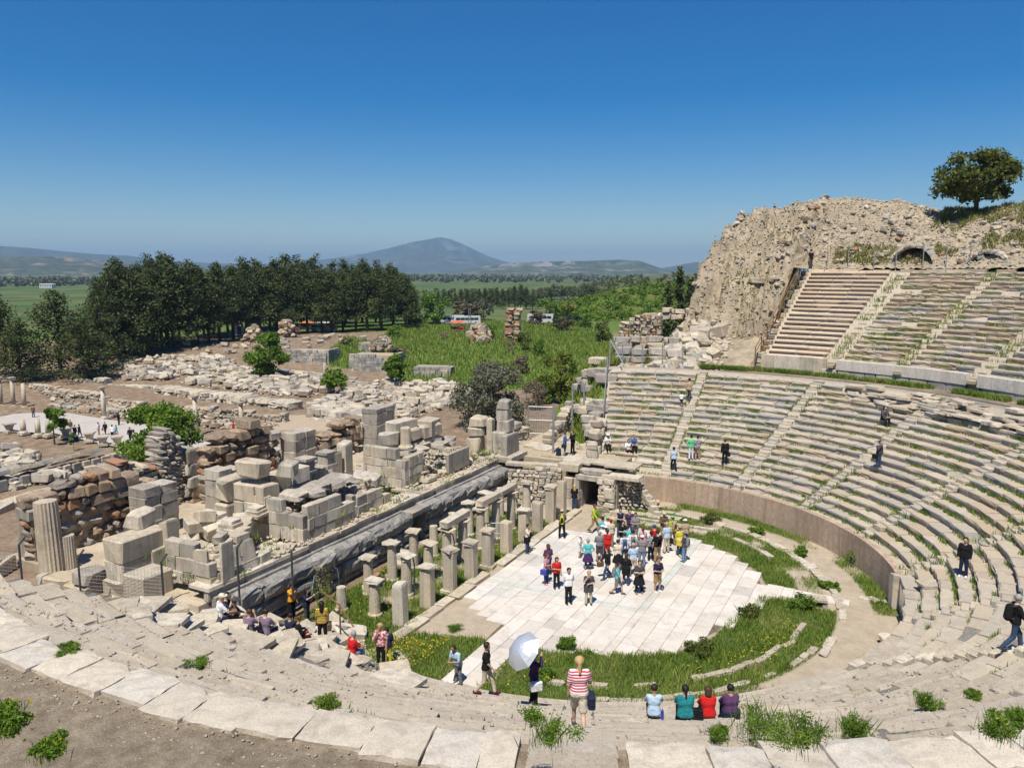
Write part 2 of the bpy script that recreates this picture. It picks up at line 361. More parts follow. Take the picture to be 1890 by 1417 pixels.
# ------------------------------------------------------------------ haze: the air between the theatre and the mountains
mb = MB(); mb.box((0, 0, 260), (44000, 44000, 580))
hm = bpy.data.materials.new('haze_air'); hm.use_nodes = True; t = hm.node_tree; t.nodes.clear()
pv = t.nodes.new('ShaderNodeVolumePrincipled'); ou = t.nodes.new('ShaderNodeOutputMaterial')
pv.inputs['Color'].default_value = (.46, .72, 1, 1); pv.inputs['Density'].default_value = 9.5e-5; pv.inputs['Anisotropy'].default_value = .1
t.links.new(pv.outputs[0], ou.inputs['Volume'])
tag(mb.build('haze', hm), 'thin blue haze over the plain', kind='stuff')
# ------------------------------------------------------------------ shared stone meshes
def seat_mesh(seed, jit=.02, nose=.09, mat='seat', rough=False):
    r = np.random.default_rng(seed)
    pr = [(nose, -1.02), (nose, -.46), (0, -.36), (0, -.07), (.045, 0), (1.07, 0), (1.07, -1.02)]
    st = [-.5, -.18, .16, .5]; V = []
    for i, x in enumerate(st):
        for k, (y, z) in enumerate(pr):
            jx = r.normal(0, jit*.5); jy = r.normal(0, jit*(1.6 if k < 5 else .3)); jz = r.normal(0, jit*(1.2 if k in (3, 4) else .5))
            if rough and k in (2, 3, 4): jy += abs(r.normal(0, .06)); jz -= abs(r.normal(0, .05))*(k > 2)
            V.append((x+(jx if 0 < i < 3 else (abs(jx) if i == 0 else -abs(jx))), y+jy, min(z+jz, .04)))
    n = len(pr); F = []
    for i in range(3):
        for k in range(n): F.append((i*n+k, i*n+(k+1) % n, (i+1)*n+(k+1) % n, (i+1)*n+k))
    F = [f[::-1] for f in F]
    F.append(tuple(range(n))); F.append(tuple(range(4*n-1, 3*n-1, -1)))
    return mesh_from('seat_block', V, F, [M[mat]])
def block_mesh(seed, jit=.02, ch=.05, mat='marble', name='stone', lean=0.0):
    """bevelled, slightly irregular unit block sitting on z=0"""
    r = np.random.default_rng(seed); bm = bmesh.new(); bmesh.ops.create_cube(bm, size=1.0)
    for v in bm.verts: v.co += Vector(r.normal(0, jit, 3))
    bmesh.ops.bevel(bm, geom=list(bm.edges), offset=ch, segments=1, affect='EDGES', profile=.6)
    for v in bm.verts: v.co += Vector(r.normal(0, jit*.5, 3)); v.co.z += .5; v.co.x += lean*v.co.z
    me = bpy.data.meshes.new(name); bm.to_mesh(me); bm.free(); me.materials.append(M[mat]); return me
def boulder_mesh(seed, jit=.12, mat='rock', name='stone', flat=1.0, sub=2):
    r = np.random.default_rng(seed); bm = bmesh.new(); bmesh.ops.create_icosphere(bm, subdivisions=sub, radius=.56)
    ax = [Vector(r.normal(0, 1, 3)).normalized() for _ in range(9)]; lim = [r.uniform(.33, .48) for _ in range(9)]
    for v in bm.verts:
        for a, l in zip(ax, lim):            # cut facets
            d = v.co.dot(a)
            if d > l: v.co -= a*(d-l)
        v.co += Vector(r.normal(0, jit*.25, 3)); v.co.z = v.co.z*flat
    mn = min(v.co.z for v in bm.verts)
    for v in bm.verts: v.co.z -= mn
    me = bpy.data.meshes.new(name); bm.to_mesh(me); bm.free(); me.materials.append(M[mat]); return me
SEATS = {k: [seat_mesh(100+i, .016, .10, k) for i in range(6)] for k in ('seat', 'marble')}
SEATS['eroded'] = [seat_mesh(200+i, .03, .05, 'eroded', True) for i in range(6)]
M['restored'] = stone_mat('restored_seat_stone', [(.60, .49, .36), (.56, .46, .34), (.64, .53, .40), (.58, .49, .38)], stain=(.42, .33, .23), stain_amt=.4, patch=(.5, .42, .3), fine=10, bs=.3)
SEATS['restored'] = [seat_mesh(300+i, .004, .22, 'restored') for i in range(3)]
M['upper'] = stone_mat('brown_upper_seat_stone', [(.42, .345, .25), (.37, .305, .22), (.46, .385, .285), (.41, .36, .29), (.50, .435, .345)], stain=(.16, .125, .09), stain_amt=.5, patch=(.42, .35, .26), dust=((.43, .35, .245), .85))
SEATS['upper'] = [seat_mesh(320+i, .02, .08, 'upper') for i in range(5)]
BLK = {}
def blk(mat, kind='ashlar'):
    key = (mat, kind)
    if key not in BLK:
        if kind == 'ashlar': BLK[key] = [block_mesh(i, .026, .05, mat) for i in range(10)]
        elif kind == 'rough': BLK[key] = [block_mesh(20+i, .06, .12, mat) for i in range(8)]
        elif kind == 'slab': BLK[key] = [block_mesh(40+i, .012, .02, mat, 'slab') for i in range(5)]
        elif kind == 'boulder': BLK[key] = [boulder_mesh(60+i, .2, mat) for i in range(8)]
        elif kind == 'small': BLK[key] = [boulder_mesh(80+i, .2, mat, sub=1) for i in range(8)]
    return BLK[key][int(RNG.integers(len(BLK[key])))]
# ------------------------------------------------------------------ stepped earth under the seats, walkway
def ring_steps(name, prof, a0, a1, n, mat, label):
    th = np.radians(np.linspace(a0, a1, n)); V = []; k = len(prof)
    for t in th:
        for (R, z) in prof: V.append((R*math.cos(t), R*math.sin(t), z))
    a = np.arange(n-1)[:, None]*k; b_ = np.arange(k-1)[None, :]
    F = np.stack([a+b_, a+b_+1, a+k+b_+1, a+k+b_], -1).reshape(-1, 4)
    o = add(name, mesh_from(name, V, F, [mat])); tag(o, label, kind='structure'); return o
prof = [(R0+.1, -.1)]
for i in range(NROW+1):
    prof += [(R0+i*DR+.09, Z0+i*DZ-.07)] if i == 0 else [(R0+i*DR+.12, Z0+(i-1)*DZ-.07), (R0+i*DR+.12, Z0+i*DZ-.07)]
prof[-1] = (RD+.12, ZD-.03)
ring_steps('hillside_steps', prof, -110.5, 107.8, 200, M['eroded'], 'rubble concrete bed under the lower seats')
def dirt_mat(name, a, b_, c, sc=3.0):
    m, t, b = nodes_of(name)
    n1 = noise(t, sc, 7, .75); n2 = noise(t, .45, 4, .6); n3 = noise(t, 28, 4, .7)
    c1 = ramp(t, n1.outputs[0], [(.3, a), (.5, b_), (.72, c)]).outputs[0]
    sp = ramp(t, n2.outputs[0], [(.3, (.72, .70, .68)), (.65, (1.15, 1.14, 1.12))]).outputs[0]
    pb = ramp(t, n3.outputs[0], [(.3, (.7, .7, .7)), (.55, (1, 1, 1)), (.72, (1.45, 1.42, 1.38))]).outputs[0]
    cc = mix(t, mix(t, c1, sp, 1.0, 'MULTIPLY'), pb, 1.0, 'MULTIPLY')
    t.links.new(cc, b.inputs['Base Color']); b.inputs['Roughness'].default_value = .95; b.inputs['Specular IOR Level'].default_value = .1
    bump(t, b, n3.outputs[0], 1.0, .03); return m
M['dirt'] = dirt_mat('walkway_dirt', (.17, .135, .095), (.255, .21, .155), (.36, .31, .24))
M['sandy'] = dirt_mat('sandy_path', (.36, .30, .22), (.44, .375, .285), (.52, .455, .36), 1.2)
ring_steps('walkway', [(RD+.1, ZD-.03), (RD+1.0, ZD-.02), (RD+1.7, ZD+.03), (RU+1.2, ZD+.05), (RU+3.2, ZD+.25)], -112, -2, 120, M['dirt'], 'earth walkway above the lower seats on the near side')
ring_steps('terrace_path', [(RD+.1, ZD-.03), (RD+1.0, ZD-.02), (RU+.3, ZD)], -2, 88, 90, M['dirt'], 'overgrown walkway below the upper seats')
# ------------------------------------------------------------------ seats, wedge by wedge
def seat_row(par, pl, i, a0, a1, kind, Rr, z, lo=.9, hi=1.7, h=DZ, d=DR, miss=0.0, mess=0.0, broken=None):
    a = a0
    while a < a1-.2:
        L = RNG.uniform(lo, hi); da = math.degrees(L/Rr)
        if a+da > a1-.45*da: da = a1-a
        am = R_(a+da/2); L = R_(da)*Rr
        ms = miss(i, a+da/2) if callable(miss) else miss
        me_ = mess(i, a+da/2) if callable(mess) else mess
        if RNG.random() >= ms:
            jr = RNG.normal(0, .012)+me_*RNG.normal(0, .18); jz = RNG.normal(0, .008)+me_*RNG.normal(0, .08)
            k = kind(i, a+da/2) if callable(kind) else kind
            ms_ = SEATS[k]; me = ms_[int(RNG.integers(len(ms_)))]
            rr_ = Rr+jr
            o = add('seat_block', me, par, (rr_*math.cos(am)-pl[0], rr_*math.sin(am)-pl[1], z+jz-pl[2]),
                    (me_*RNG.normal(0, .10), me_*RNG.normal(0, .12), am-math.pi/2+RNG.normal(0, .006)+me_*RNG.normal(0, .12)), (L-.03, d*1.02, h))
        a += da
def stair(label, th, Ra, za, nrow, group, w=.8, mat='seat', dr=DR, dz=DZ, lift=0):
    pl = (Ra*math.cos(R_(th)), Ra*math.sin(R_(th)), za)
    t = thing('stairway', label, 'stairs', pl, 0, group)
    for s in range(nrow*2):
        if RNG.random() < .06: continue
        R = Ra+s*dr/2+.22; z = za+(s+1)*dz/2-.07+RNG.normal(0, .012)
        add('step', blk(mat, 'ashlar'), t, (R*math.cos(R_(th))-pl[0]+RNG.normal(0, .01), R*math.sin(R_(th))-pl[1], z-dz*.5-pl[2]-.06+lift+RNG.normal(0, .01)), R_(th)-math.pi/2+RNG.normal(0, .02), (w*RNG.uniform(.85, 1.02), dr*.56, dz*.5+.06))
    return t
ORD = ['first', 'second', 'third', 'fourth', 'fifth', 'sixth', 'seventh', 'eighth', 'ninth', 'tenth', 'eleventh']
WL = ['narrow end wedge of lower seats with clean pale rows, beside the dark doorway',
      'lower seat wedge with the standing visitors, second from the dark doorway',
      'lower seat wedge under the broken edge below the restored block, third from the doorway',
      'lower seat wedge with the seated woman in dark clothes, fourth from the doorway',
      'lower seat wedge at the right edge with shaded risers, fifth from the doorway',
      'lower seat wedge right of the end of the tall podium wall',
      'curving lower seat wedge with deep bare treads, the man in black jacket on it',
      'worn lower seat wedge between the white steps and the man with backpack',
      'worn lower seat wedge with green bushes right of the foreground stairway',
      'worn lower seat wedge in the foreground below the long row of slabs',
      'broken end wedge of lower seats at left where the seated visitors rest']
def lower_kind(i, a):
    if a > 91: return 'marble' if (i < 6 and RNG.random() < .85) else ('seat' if RNG.random() < .8 else 'upper')
    if a > 5: return 'upper' if RNG.random() < (.10 if a > 30 else .4) else 'seat'
    if a > -30: return 'eroded' if RNG.random() < .75 else 'seat'
    return 'eroded' if RNG.random() < .93 else 'seat'
def lower_mess(i, a):
    m = .05
    if i >= 15 and 20 < a < 66: m = .35 if i < 17 else .6
    if a < -25: m = .14
    if a < -89 and i < 6: m = .9
    return m
def lower_miss(i, a):
    m = .008
    if i >= 15 and 20 < a < 66: m = .15
    if a < -25: m = .04
    if a < -95 and i < 8: m = .40
    return m
for wdx in range(11):
    a1, a0 = STAIRS[wdx], STAIRS[wdx+1]
    am = R_((a0+a1)/2); pl = (R0*math.cos(am), R0*math.sin(am), Z0)
    t = thing('seating_wedge', WL[wdx], 'stone seats', pl, 0, 'wedges of the lower seating')
    for i in range(NROW):
        if i == 0 and not (-40 < (a0+a1)/2): continue
        Rr = R0+i*DR; ha = math.degrees(.42/Rr)
        near = (a0+a1)/2 < -20
        seat_row(t, pl, i, a0+(ha if wdx < 10 else 0), a1-(ha if wdx > 0 else 0), lower_kind, Rr, Z0+i*DZ, *( (1.3, 2.6) if near else (1.0, 2.1)), miss=lower_miss, mess=lower_mess)
SL = {91.0: 'narrow stairway where the man and child climb, nearest the dark doorway', 71.5: 'radial stairway rising to the restored seat block',
      52.5: 'radial stairway with the woman standing halfway up', 33.0: 'radial stairway fourth from the dark doorway', 13.5: 'radial stairway above the end of the tall podium wall',
      -7.0: 'worn radial stairway near the man in black jacket', -27.8: 'flight of bright white steps at the lower right', -48.0: 'worn steps between the green bushes right of the seated women',
      -68.5: 'foreground stairway that the woman in striped shirt walks down', -89.0: 'worn stairway left of the man with the umbrella carrier'}
SL[-89.0] = 'worn stairway below the long row of slabs at left'
for th in STAIRS[1:-1]:
    stair(SL[th], th, R0+.1, Z0-.1, NROW, 'radial stairways of the lower seating', .74 if th > -40 else .82, 'marble' if th in (-27.8,) else ('eroded' if th < -40 else 'seat'), lift=.16 if th == -27.8 else 0)
# ------------------------------------------------------------------ upper seating
def upper_wedge(label, a0, a1, kind, n=NUP, miss=.02, mess=.06, lo=1.0, hi=2.0, Rb=RU, zb=ZU):
    am = R_((a0+a1)/2); pl = (Rb*math.cos(am), Rb*math.sin(am), zb-DZ)
    t = thing('upper_seating_wedge', label, 'stone seats', pl, 0, 'wedges of the upper seating')
    for i in range(n):
        Rr = Rb+i*DR; ha = math.degrees(.4/Rr)
        seat_row(t, pl, i, a0+ha, a1-ha, kind, Rr, zb+i*DZ, lo, hi, miss=miss, mess=mess)
    return t
prof = [(RU+.12, ZD-.2)]
for i in range(NUP): prof += [(RU+i*DR+.14, ZU+(i-1)*DZ-.07), (RU+i*DR+.14, ZU+i*DZ-.07)]
prof += [(RU+NUP*DR+2.5, ZU+NUP*DZ-.3)]
ring_steps('upper_hillside_steps', prof, -2, 82.4, 90, M['eroded'], 'earth bed under the upper seats')
upper_wedge('restored steep block of clean beige seat rows with a handrail', 72.1, 82.6, 'restored', miss=0, mess=0, lo=1.8, hi=2.6)
uk = lambda i, a: 'seat' if (RNG.random() < (.65 if a < 62 else .3) and i < 14) or RNG.random() < .12 else 'upper'
um = lambda i, a: .45 if i in (5, 6) and a > 62 else .1
upper_wedge('brown upper seat wedge directly right of the restored block', 61.3, 70.9, uk, miss=.03, mess=um)
upper_wedge('upper seat wedge with grass on its rows, second right of the restored block', 51.0, 61.3, uk, miss=.05, mess=.12)
upper_wedge('upper seat wedge at the right edge above the second concrete band', 40.0, 50.2, uk, miss=.05, mess=.12)
upper_wedge('upper seat wedge beyond the right edge of the view', 28.0, 40.0, uk, miss=.05, mess=.12)
for th, lb in ((71.5, 'steep upper stairway along the right side of the restored block'), (61.3, 'weedy upper stairway between the brown upper wedges'), (50.6, 'upper stairway between the two pale concrete bands')):
    stair(lb, th, RU-.4, ZU-.55, NUP, 'stairways of the upper seating', .6, 'upper')
# retaining bands below the upper seats
M['concrete'] = stone_mat('pale_concrete', [(.60, .56, .50), (.57, .53, .47), (.62, .58, .53)], stain=(.33, .29, .24), stain_amt=.5, patch=(.48, .42, .34), fine=7, bs=.25, stain_scale=.8)
def curved_panel(R, th0, th1, z0, z1, thick, mat, n=8, name='panel', zt1=None):
    V = []; zt1 = z1 if zt1 is None else zt1
    for k in range(n+1):
        t = R_(th0+(th1-th0)*k/n); zt = z1+(zt1-z1)*k/n
        for (r, z) in ((R, z0), (R, zt-.02), (R+.02, zt), (R+thick, zt), (R+thick, z0)): V.append((r*math.cos(t), r*math.sin(t), z))
    F = []
    for k in range(n):
        for j in range(5): F.append((k*5+j, k*5+(j+1) % 5, (k+1)*5+(j+1) % 5, (k+1)*5+j))
    F.append((4, 3, 2, 1, 0)); F.append(tuple(range(n*5, n*5+5)))
    return mesh_from(name, V, F, [mat])
def band(label, spans, R, z0, z1, thick, mat, cat='wall', name='retaining_wall', pn='wall_panel', grp=None):
    a = R_((spans[0][0]+spans[-1][1])/2); pl = Vector((R*math.cos(a), R*math.sin(a), z0))
    t = thing(name, label, cat, pl, 0, grp)
    for s in spans:
        add(pn, curved_panel(R, s[0], s[1], z0, z1 if len(s) < 3 else s[2], thick, mat, name=pn, zt1=None if len(s) < 4 else s[3]), t, -pl)
    return t
def spans(a0, a1, n): return [(a0+(a1-a0)*k/n+.02, a0+(a1-a0)*(k+1)/n-.02) for k in range(n)]
G2 = 'retaining bands under the upper seats'
band('pale stone panels under the restored seat block', spans(72.3, 82.6, 5), RU-.05, ZD-.1, ZU-.02, .3, M['marble'], grp=G2)
band('long pale concrete band below the brown upper seats', [(51.4, 70.6)], RU-.25, ZD+.55, ZU-.03, .4, M['concrete'], grp=G2)
band('pale concrete band at the right edge below the upper seats', [(30, 49.9)], RU-.25, ZD+.5, ZU-.03, .4, M['concrete'], grp=G2)
t = thing('block_course', 'course of old grey blocks under the long concrete band', 'wall', (RU*math.cos(R_(60)), RU*math.sin(R_(60)), ZD))
a = 30.5
while a < 70.4:
    L = RNG.uniform(.8, 1.6); da = math.degrees(L/RU)
    if not (49.7 < a+da/2 < 51.6):
        am = R_(a+da/2); add('stone', blk('seat', 'ashlar'), t, Vector(((RU+.05)*math.cos(am), (RU+.05)*math.sin(am), ZD-.1))-t.location, am-math.pi/2, (L-.03, .5, .62))
    a += da
# ------------------------------------------------------------------ podium wall round the orchestra
M['podium'] = stone_mat('brown_plaster_wall', [(.43, .32, .235), (.40, .30, .22), (.46, .35, .26)], stain=(.22, .155, .11), stain_amt=.55, patch=(.47, .39, .31), fine=6, bs=.35, stain_scale=.9)
def streaks(m, col, amt=.7):
    """rain streaks running down a wall"""
    t = m.node_tree; b = t.nodes['Principled BSDF']; src = b.inputs['Base Color'].links[0].from_socket; mp = t.nodes.new('ShaderNodeMapping'); mp.inputs['Scale'].default_value = (3.2, 3.2, .22); t.links.new(t.nodes['GEO'].outputs['Position'], mp.inputs[0])
    n = noise(t, 1.0, 5, .65, mp.outputs[0]); f = ramp(t, n.outputs[0], [(.46, (0, 0, 0)), (.64, (amt,)*3)]).outputs[0]; t.links.new(mix(t, src, col, f), b.inputs['Base Color'])
streaks(M['podium'], (.24, .18, .13), .6); streaks(M['concrete'], (.36, .32, .27), .5); streaks(M['dark'], (.10, .098, .095), .6); streaks(M['grey'], (.17, .155, .135), .55); streaks(M['marble'], (.24, .215, .18), .45); streaks(M['brown'], (.14, .105, .075), .5)
band('tall curved brown podium wall round the far side of the orchestra', [(s[0], s[1], Z0+.02) for s in spans(13.2, 100.5, 14)], R0-.06, -.1, Z0, .34, M['podium'], name='podium_wall')
band('lower curved podium wall on the right beyond the break', [(s[0], s[1], 1.55) for s in spans(-26, 11.0, 6)], R0+.12, -.1, 1.5, .3, M['podium'], name='podium_wall')
band('worn podium wall on the near side, only its flat top in sight', spans(-90, -30, 12), R0-.1, -.1, Z0, 1.0, M['eroded'], name='podium_wall')
t = thing('parapet_end', 'pale squared end block of the tall podium wall', 'block', ((R0+.2)*math.cos(R_(12.2)), (R0+.2)*math.sin(R_(12.2)), 0))
add('stone', blk('seat', 'ashlar'), t, (0, 0, 0), R_(12.2-90), (.5, .9, 1.74))
# ------------------------------------------------------------------ big slabs along the near lip of the walkway
def slab_mesh(seed):
    r = np.random.default_rng(seed); V = []; nx, ny = 6, 6
    for lay, zz in ((0, 0), (1, 1)):
        for j in range(ny):
            for i in range(nx):
                x = -.5+i/(nx-1); y = -.5+j/(ny-1)
                ex = r.normal(0, .006)+(.012*abs(r.normal()) if abs(x) > .45 else 0)*(-1 if x > 0 else 1)
                ey = r.normal(0, .012)-(.045*abs(r.normal()) if y < -.45 else 0)*-1
                V.append((x+ex, y+ey, zz+(r.normal(0, .05) if lay else 0)-(.14 if lay and (abs(x) > .45 or abs(y) > .45) else 0)))
    F = []; n2 = nx*ny
    for j in range(ny-1):
        for i in range(nx-1):
            q = (j*nx+i, j*nx+i+1, (j+1)*nx+i+1, (j+1)*nx+i); F.append(tuple(n2+k for k in q)); F.append(q[::-1])
    bd = [i for i in range(nx)]+[j*nx+nx-1 for j in range(1, ny)]+[(ny-1)*nx+i for i in range(nx-2, -1, -1)]+[j*nx for j in range(ny-2, 0, -1)]
    for k in range(len(bd)):
        a, b_ = bd[k], bd[(k+1) % len(bd)]; F.append((a, b_, b_+n2, a+n2))
    return mesh_from('slab', V, F, [M['slabstone']])
M['slabstone'] = stone_mat('worn_white_slab', [(.55, .49, .40), (.50, .45, .37), (.58, .52, .43), (.52, .48, .42)], stain=(.30, .26, .205), stain_amt=.75, patch=(.40, .345, .27), patch_amt=.6, fine=26, bs=.8, bd=.02, stain_scale=1.7)
SLABS = [slab_mesh(500+i) for i in range(6)]
def slab_row(label, a0, a1):
    a = a0; am = R_((a0+a1)/2); pl = Vector((RD*math.cos(am), RD*math.sin(am), ZD)); t = thing('slab_row', label, 'stone slabs', pl)
    while a < a1-.6:
        L = RNG.uniform(.85, 1.4); da = math.degrees(L/28); 
        if a+da > a1-.8: da = a1-a
        am = R_(a+da/2); dp = RNG.uniform(.95, 1.12); RR_ = RD-.05+dp/2+RNG.normal(0, .04)
        add('slab', SLABS[int(RNG.integers(6))], t, Vector((RR_*math.cos(am), RR_*math.sin(am), ZD-.09+RNG.normal(0, .015)))-pl, (RNG.normal(0, .02), RNG.normal(0, .015), am-math.pi/2+RNG.normal(0, .008)), (R_(da)*28-.006, dp, .17+RNG.uniform(0, .04)))
        a += da
slab_row('long row of worn white slabs in the left foreground', -112, -70.4)
slab_row('row of worn white slabs right of the foreground stairway', -66.6, -46)
slab_row('short row of white slabs at the bottom right corner', -45, -22)
# ------------------------------------------------------------------ orchestra floor and paving
def on_paving(x, y):
    x = np.asarray(x, float); y = np.asarray(y, float)
    lo = np.where(x < -.95, np.interp(x, [-4.3, -3.6, -2.6, -.95], [-4.4, -5.6, -6.9, -7.5]), np.where(x < .62, -12.7, np.interp(x, [.62, 1.2, 2.2, 3.3, 5.2, 5.8, 6.8, 7.3, 7.75, 8.2, 8.7], [-8.65, -8.55, -8.3, -7.6, -6.95, -6.75, -5.9, -5.1, -4.0, -1.6, .2])))
    hi = np.interp(x, [-4.3, -2.3, -2.2, 0, 3.9, 4.66, 6.2, 6.75, 7.25, 8.3, 8.8], [6.4, 6.2, 7.8, 8.7, 8.4, 7.6, 7.0, 6.4, 5.6, 4.6, 3.3])
    return ((x > -4.3) & (x < 8.85) & (y > lo-.1) & (y < hi+.1)) | ((x > 8.7) & (x < 12.8) & (y > np.interp(x, [8.9, 9.6, 12.7], [1.3, 1.6, 1.95])) & (y < 3.35))
def turf(x, y):
    """how grassy the orchestra floor is (0..1)"""
    x = np.asarray(x, float); y = np.asarray(y, float); R = np.hypot(x, y); th = np.degrees(np.arctan2(y, x)); n = fbm(x*.55, y*.55, 12, 4)
    near = (R < 15.3)*(R > 8)*sstep(12, 4, th)*sstep(-100, -92, th)*np.where(R < 12.5, 1, .55*(1-sstep(-40, -22, th)))
    e1 = sstep(11.3, 10.8, R)*sstep(-4, 2, th)*(th < 100)*1.0; e2 = (R > 10.8)*sstep(12.7, 12.3, R)*sstep(5, 12, th)*(th < 98)*.62
    foot = sstep(13.7, 14.4, R)*(th > 8)*(th < 88)*.62; foot2 = sstep(13.6, 14.4, R)*(th > -26)*(th <= 8)*.4
    pier = (x < -4.75)*(x > -10.2)*(y > -12.6)*(y < 7.6)*.72; sw = (x < -.9)*(x > -6)*(y < -9.3+.3*(x+3))*(y > -14)*.95; nw = (x > -3.4)*(x < 1.5)*(y > 9.6)*.5
    m = np.maximum.reduce([near*.95, e1, e2, foot, foot2, pier, sw, nw]); v = np.clip((m+n-.92)/.22, 0, 1)*(m > .05)
    return v*(~on_paving(x, y))
rg = np.linspace(0, R0+.12, 62); tg = np.linspace(0, 2*math.pi, 241)[:-1]; RG, TG = np.meshgrid(rg, tg, indexing='ij'); fx = np.maximum(RG*np.cos(TG), -9.95); fyy = RG*np.sin(TG)
a = np.arange(61)[:, None]*240; b_ = np.arange(240)[None, :]; F = np.stack([a+b_, a+240+b_, a+240+(b_+1) % 240, a+(b_+1) % 240], -1).reshape(-1, 4)
m, t, b = nodes_of('orchestra_sand_and_turf'); n1 = noise(t, 1.2, 7, .75); n3 = noise(t, 26, 4, .7); n2 = noise(t, .4, 4)
c1 = ramp(t, n1.outputs[0], [(.3, (.33, .27, .19)), (.5, (.42, .35, .26)), (.72, (.50, .43, .33))]).outputs[0]; gcol = ramp(t, n3.outputs[0], [(.3, (.045, .06, .015)), (.55, (.10, .125, .03)), (.75, (.20, .19, .08))]).outputs[0]
ga = t.nodes.new('ShaderNodeAttribute'); ga.attribute_name = 'grass'; c1 = mix(t, mix(t, c1, ramp(t, n3.outputs[0], [(.3, (.75, .75, .75)), (.7, (1.25, 1.23, 1.2))]).outputs[0], 1, 'MULTIPLY'), gcol, ga.outputs['Fac']); t.links.new(c1, b.inputs['Base Color']); b.inputs['Roughness'].default_value = .95; bump(t, b, n3.outputs[0], 1, .04)
tag(add('orchestra_floor', mesh_from('orchestra_floor', np.stack([fx, fyy, np.full(fx.shape, .004)], -1).reshape(-1, 3), F, [m], attr={'grass': turf(fx, fyy).ravel()})), 'sandy floor of the orchestra with turf', kind='structure')
xs_ = np.linspace(-4.25, 8.8, 40); bed = [(x, float(np.interp(x, [-4.3, -3.6, -2.6, -.95], [-4.4, -5.6, -6.9, -7.5]) if x < -.95 else (-12.5 if x < .62 else np.interp(x, [.62, 1.2, 2.2, 3.3, 5.2, 5.8, 6.8, 7.3, 7.75, 8.2, 8.7], [-8.65, -8.55, -8.3, -7.6, -6.95, -6.75, -5.9, -5.1, -4.0, -1.6, .2])))+.6, .012) for x in xs_]+[(x, float(np.interp(x, [-4.3, -2.3, -2.2, 0, 3.9, 4.66, 6.2, 6.75, 7.25, 8.3, 8.8], [6.4, 6.2, 7.8, 8.7, 8.4, 7.6, 7.0, 6.4, 5.6, 4.6, 3.3]))-.55, .012) for x in xs_]
tag(add('paving_bed', mesh_from('paving_bed', bed, [(i, i+1, 41+i, 40+i) for i in range(39)], [dirt_mat('joint_soil', (.13, .10, .07), (.19, .15, .11), (.25, .2, .15))])), 'dark soil in the joints of the paving', kind='structure')
def pave_mat():
    m, t, b = nodes_of('white_marble_paving')
    oi = t.nodes.new('ShaderNodeObjectInfo'); at = t.nodes.new('ShaderNodeAttribute'); at.attribute_type = 'OBJECT'; at.attribute_name = 'tone'
    w_ = ramp(t, oi.outputs['Random'], [(0, (.60, .55, .48)), (.2, (.64, .59, .52)), (.5, (.61, .56, .485)), (.72, (.65, .61, .55)), (.85, (.57, .52, .45)), (.94, (.49, .45, .40))], 'CONSTANT').outputs[0]
    gr = ramp(t, oi.outputs['Random'], [(0, (.58, .55, .50)), (.4, (.62, .585, .535)), (.7, (.50, .485, .455)), (.85, (.55, .525, .485))], 'CONSTANT').outputs[0]
    c = mix(t, w_, gr, ramp(t, at.outputs['Fac'], [(0, (0, 0, 0)), (.5, (1, 1, 1))]).outputs[0])
    c = mix(t, c, (.52, .54, .485), ramp(t, at.outputs['Fac'], [(.74, (0, 0, 0)), (.76, (1, 1, 1))]).outputs[0])
    n1 = noise(t, 1.6, 6, .65, dist=1.0); n2 = noise(t, .35, 4)
    c = mix(t, c, ramp(t, n1.outputs[0], [(.3, (.80, .80, .81)), (.5, (1, 1, 1)), (.75, (1.05, 1.05, 1.04))]).outputs[0], 1, 'MULTIPLY')
    c = mix(t, c, (.42, .35, .27), ramp(t, n2.outputs[0], [(.52, (0, 0, 0)), (.72, (.55, .55, .55))]).outputs[0])
    n5 = noise(t, 7, 6, .8); c = mix(t, c, (.36, .32, .27), ramp(t, n5.outputs[0], [(.60, (0, 0, 0)), (.72, (.6, .6, .6))]).outputs[0])
    t.links.new(c, b.inputs['Base Color']); b.inputs['Roughness'].default_value = .55; b.inputs['Specular IOR Level'].default_value = .3
    return m
M['paving'] = pave_mat()
PAVE = [block_mesh(700+i, .004, .012, 'paving', 'paving_slab') for i in range(4)]
pv_ = tag(add('orchestra_paving', None, None, (0, 0, 0)), 'white marble paving of the orchestra with stepped edges', kind='structure')
def pslab(x0, x1, y0, y1, tone=0.0, z=0.0):
    o = add('paving_slab', PAVE[int(RNG.integers(4))], pv_, ((x0+x1)/2, (y0+y1)/2, z+.008+RNG.uniform(0, .012)), RNG.normal(0, .002), (x1-x0-.016, y1-y0-.016, .07)); o['tone'] = tone
def south_edge(x):
    if x < -.95: return np.interp(x, [-4.3, -3.6, -2.6, -.95], [-4.4, -5.6, -6.9, -7.5])
    if x < .62: return -12.6
    return np.interp(x, [.62, 1.2, 2.2, 3.3, 5.2, 5.8, 6.8, 7.3, 7.75, 8.2, 8.7], [-8.65, -8.55, -8.3, -7.6, -6.95, -6.75, -5.9, -5.1, -4.0, -1.6, .2])
x = -4.25
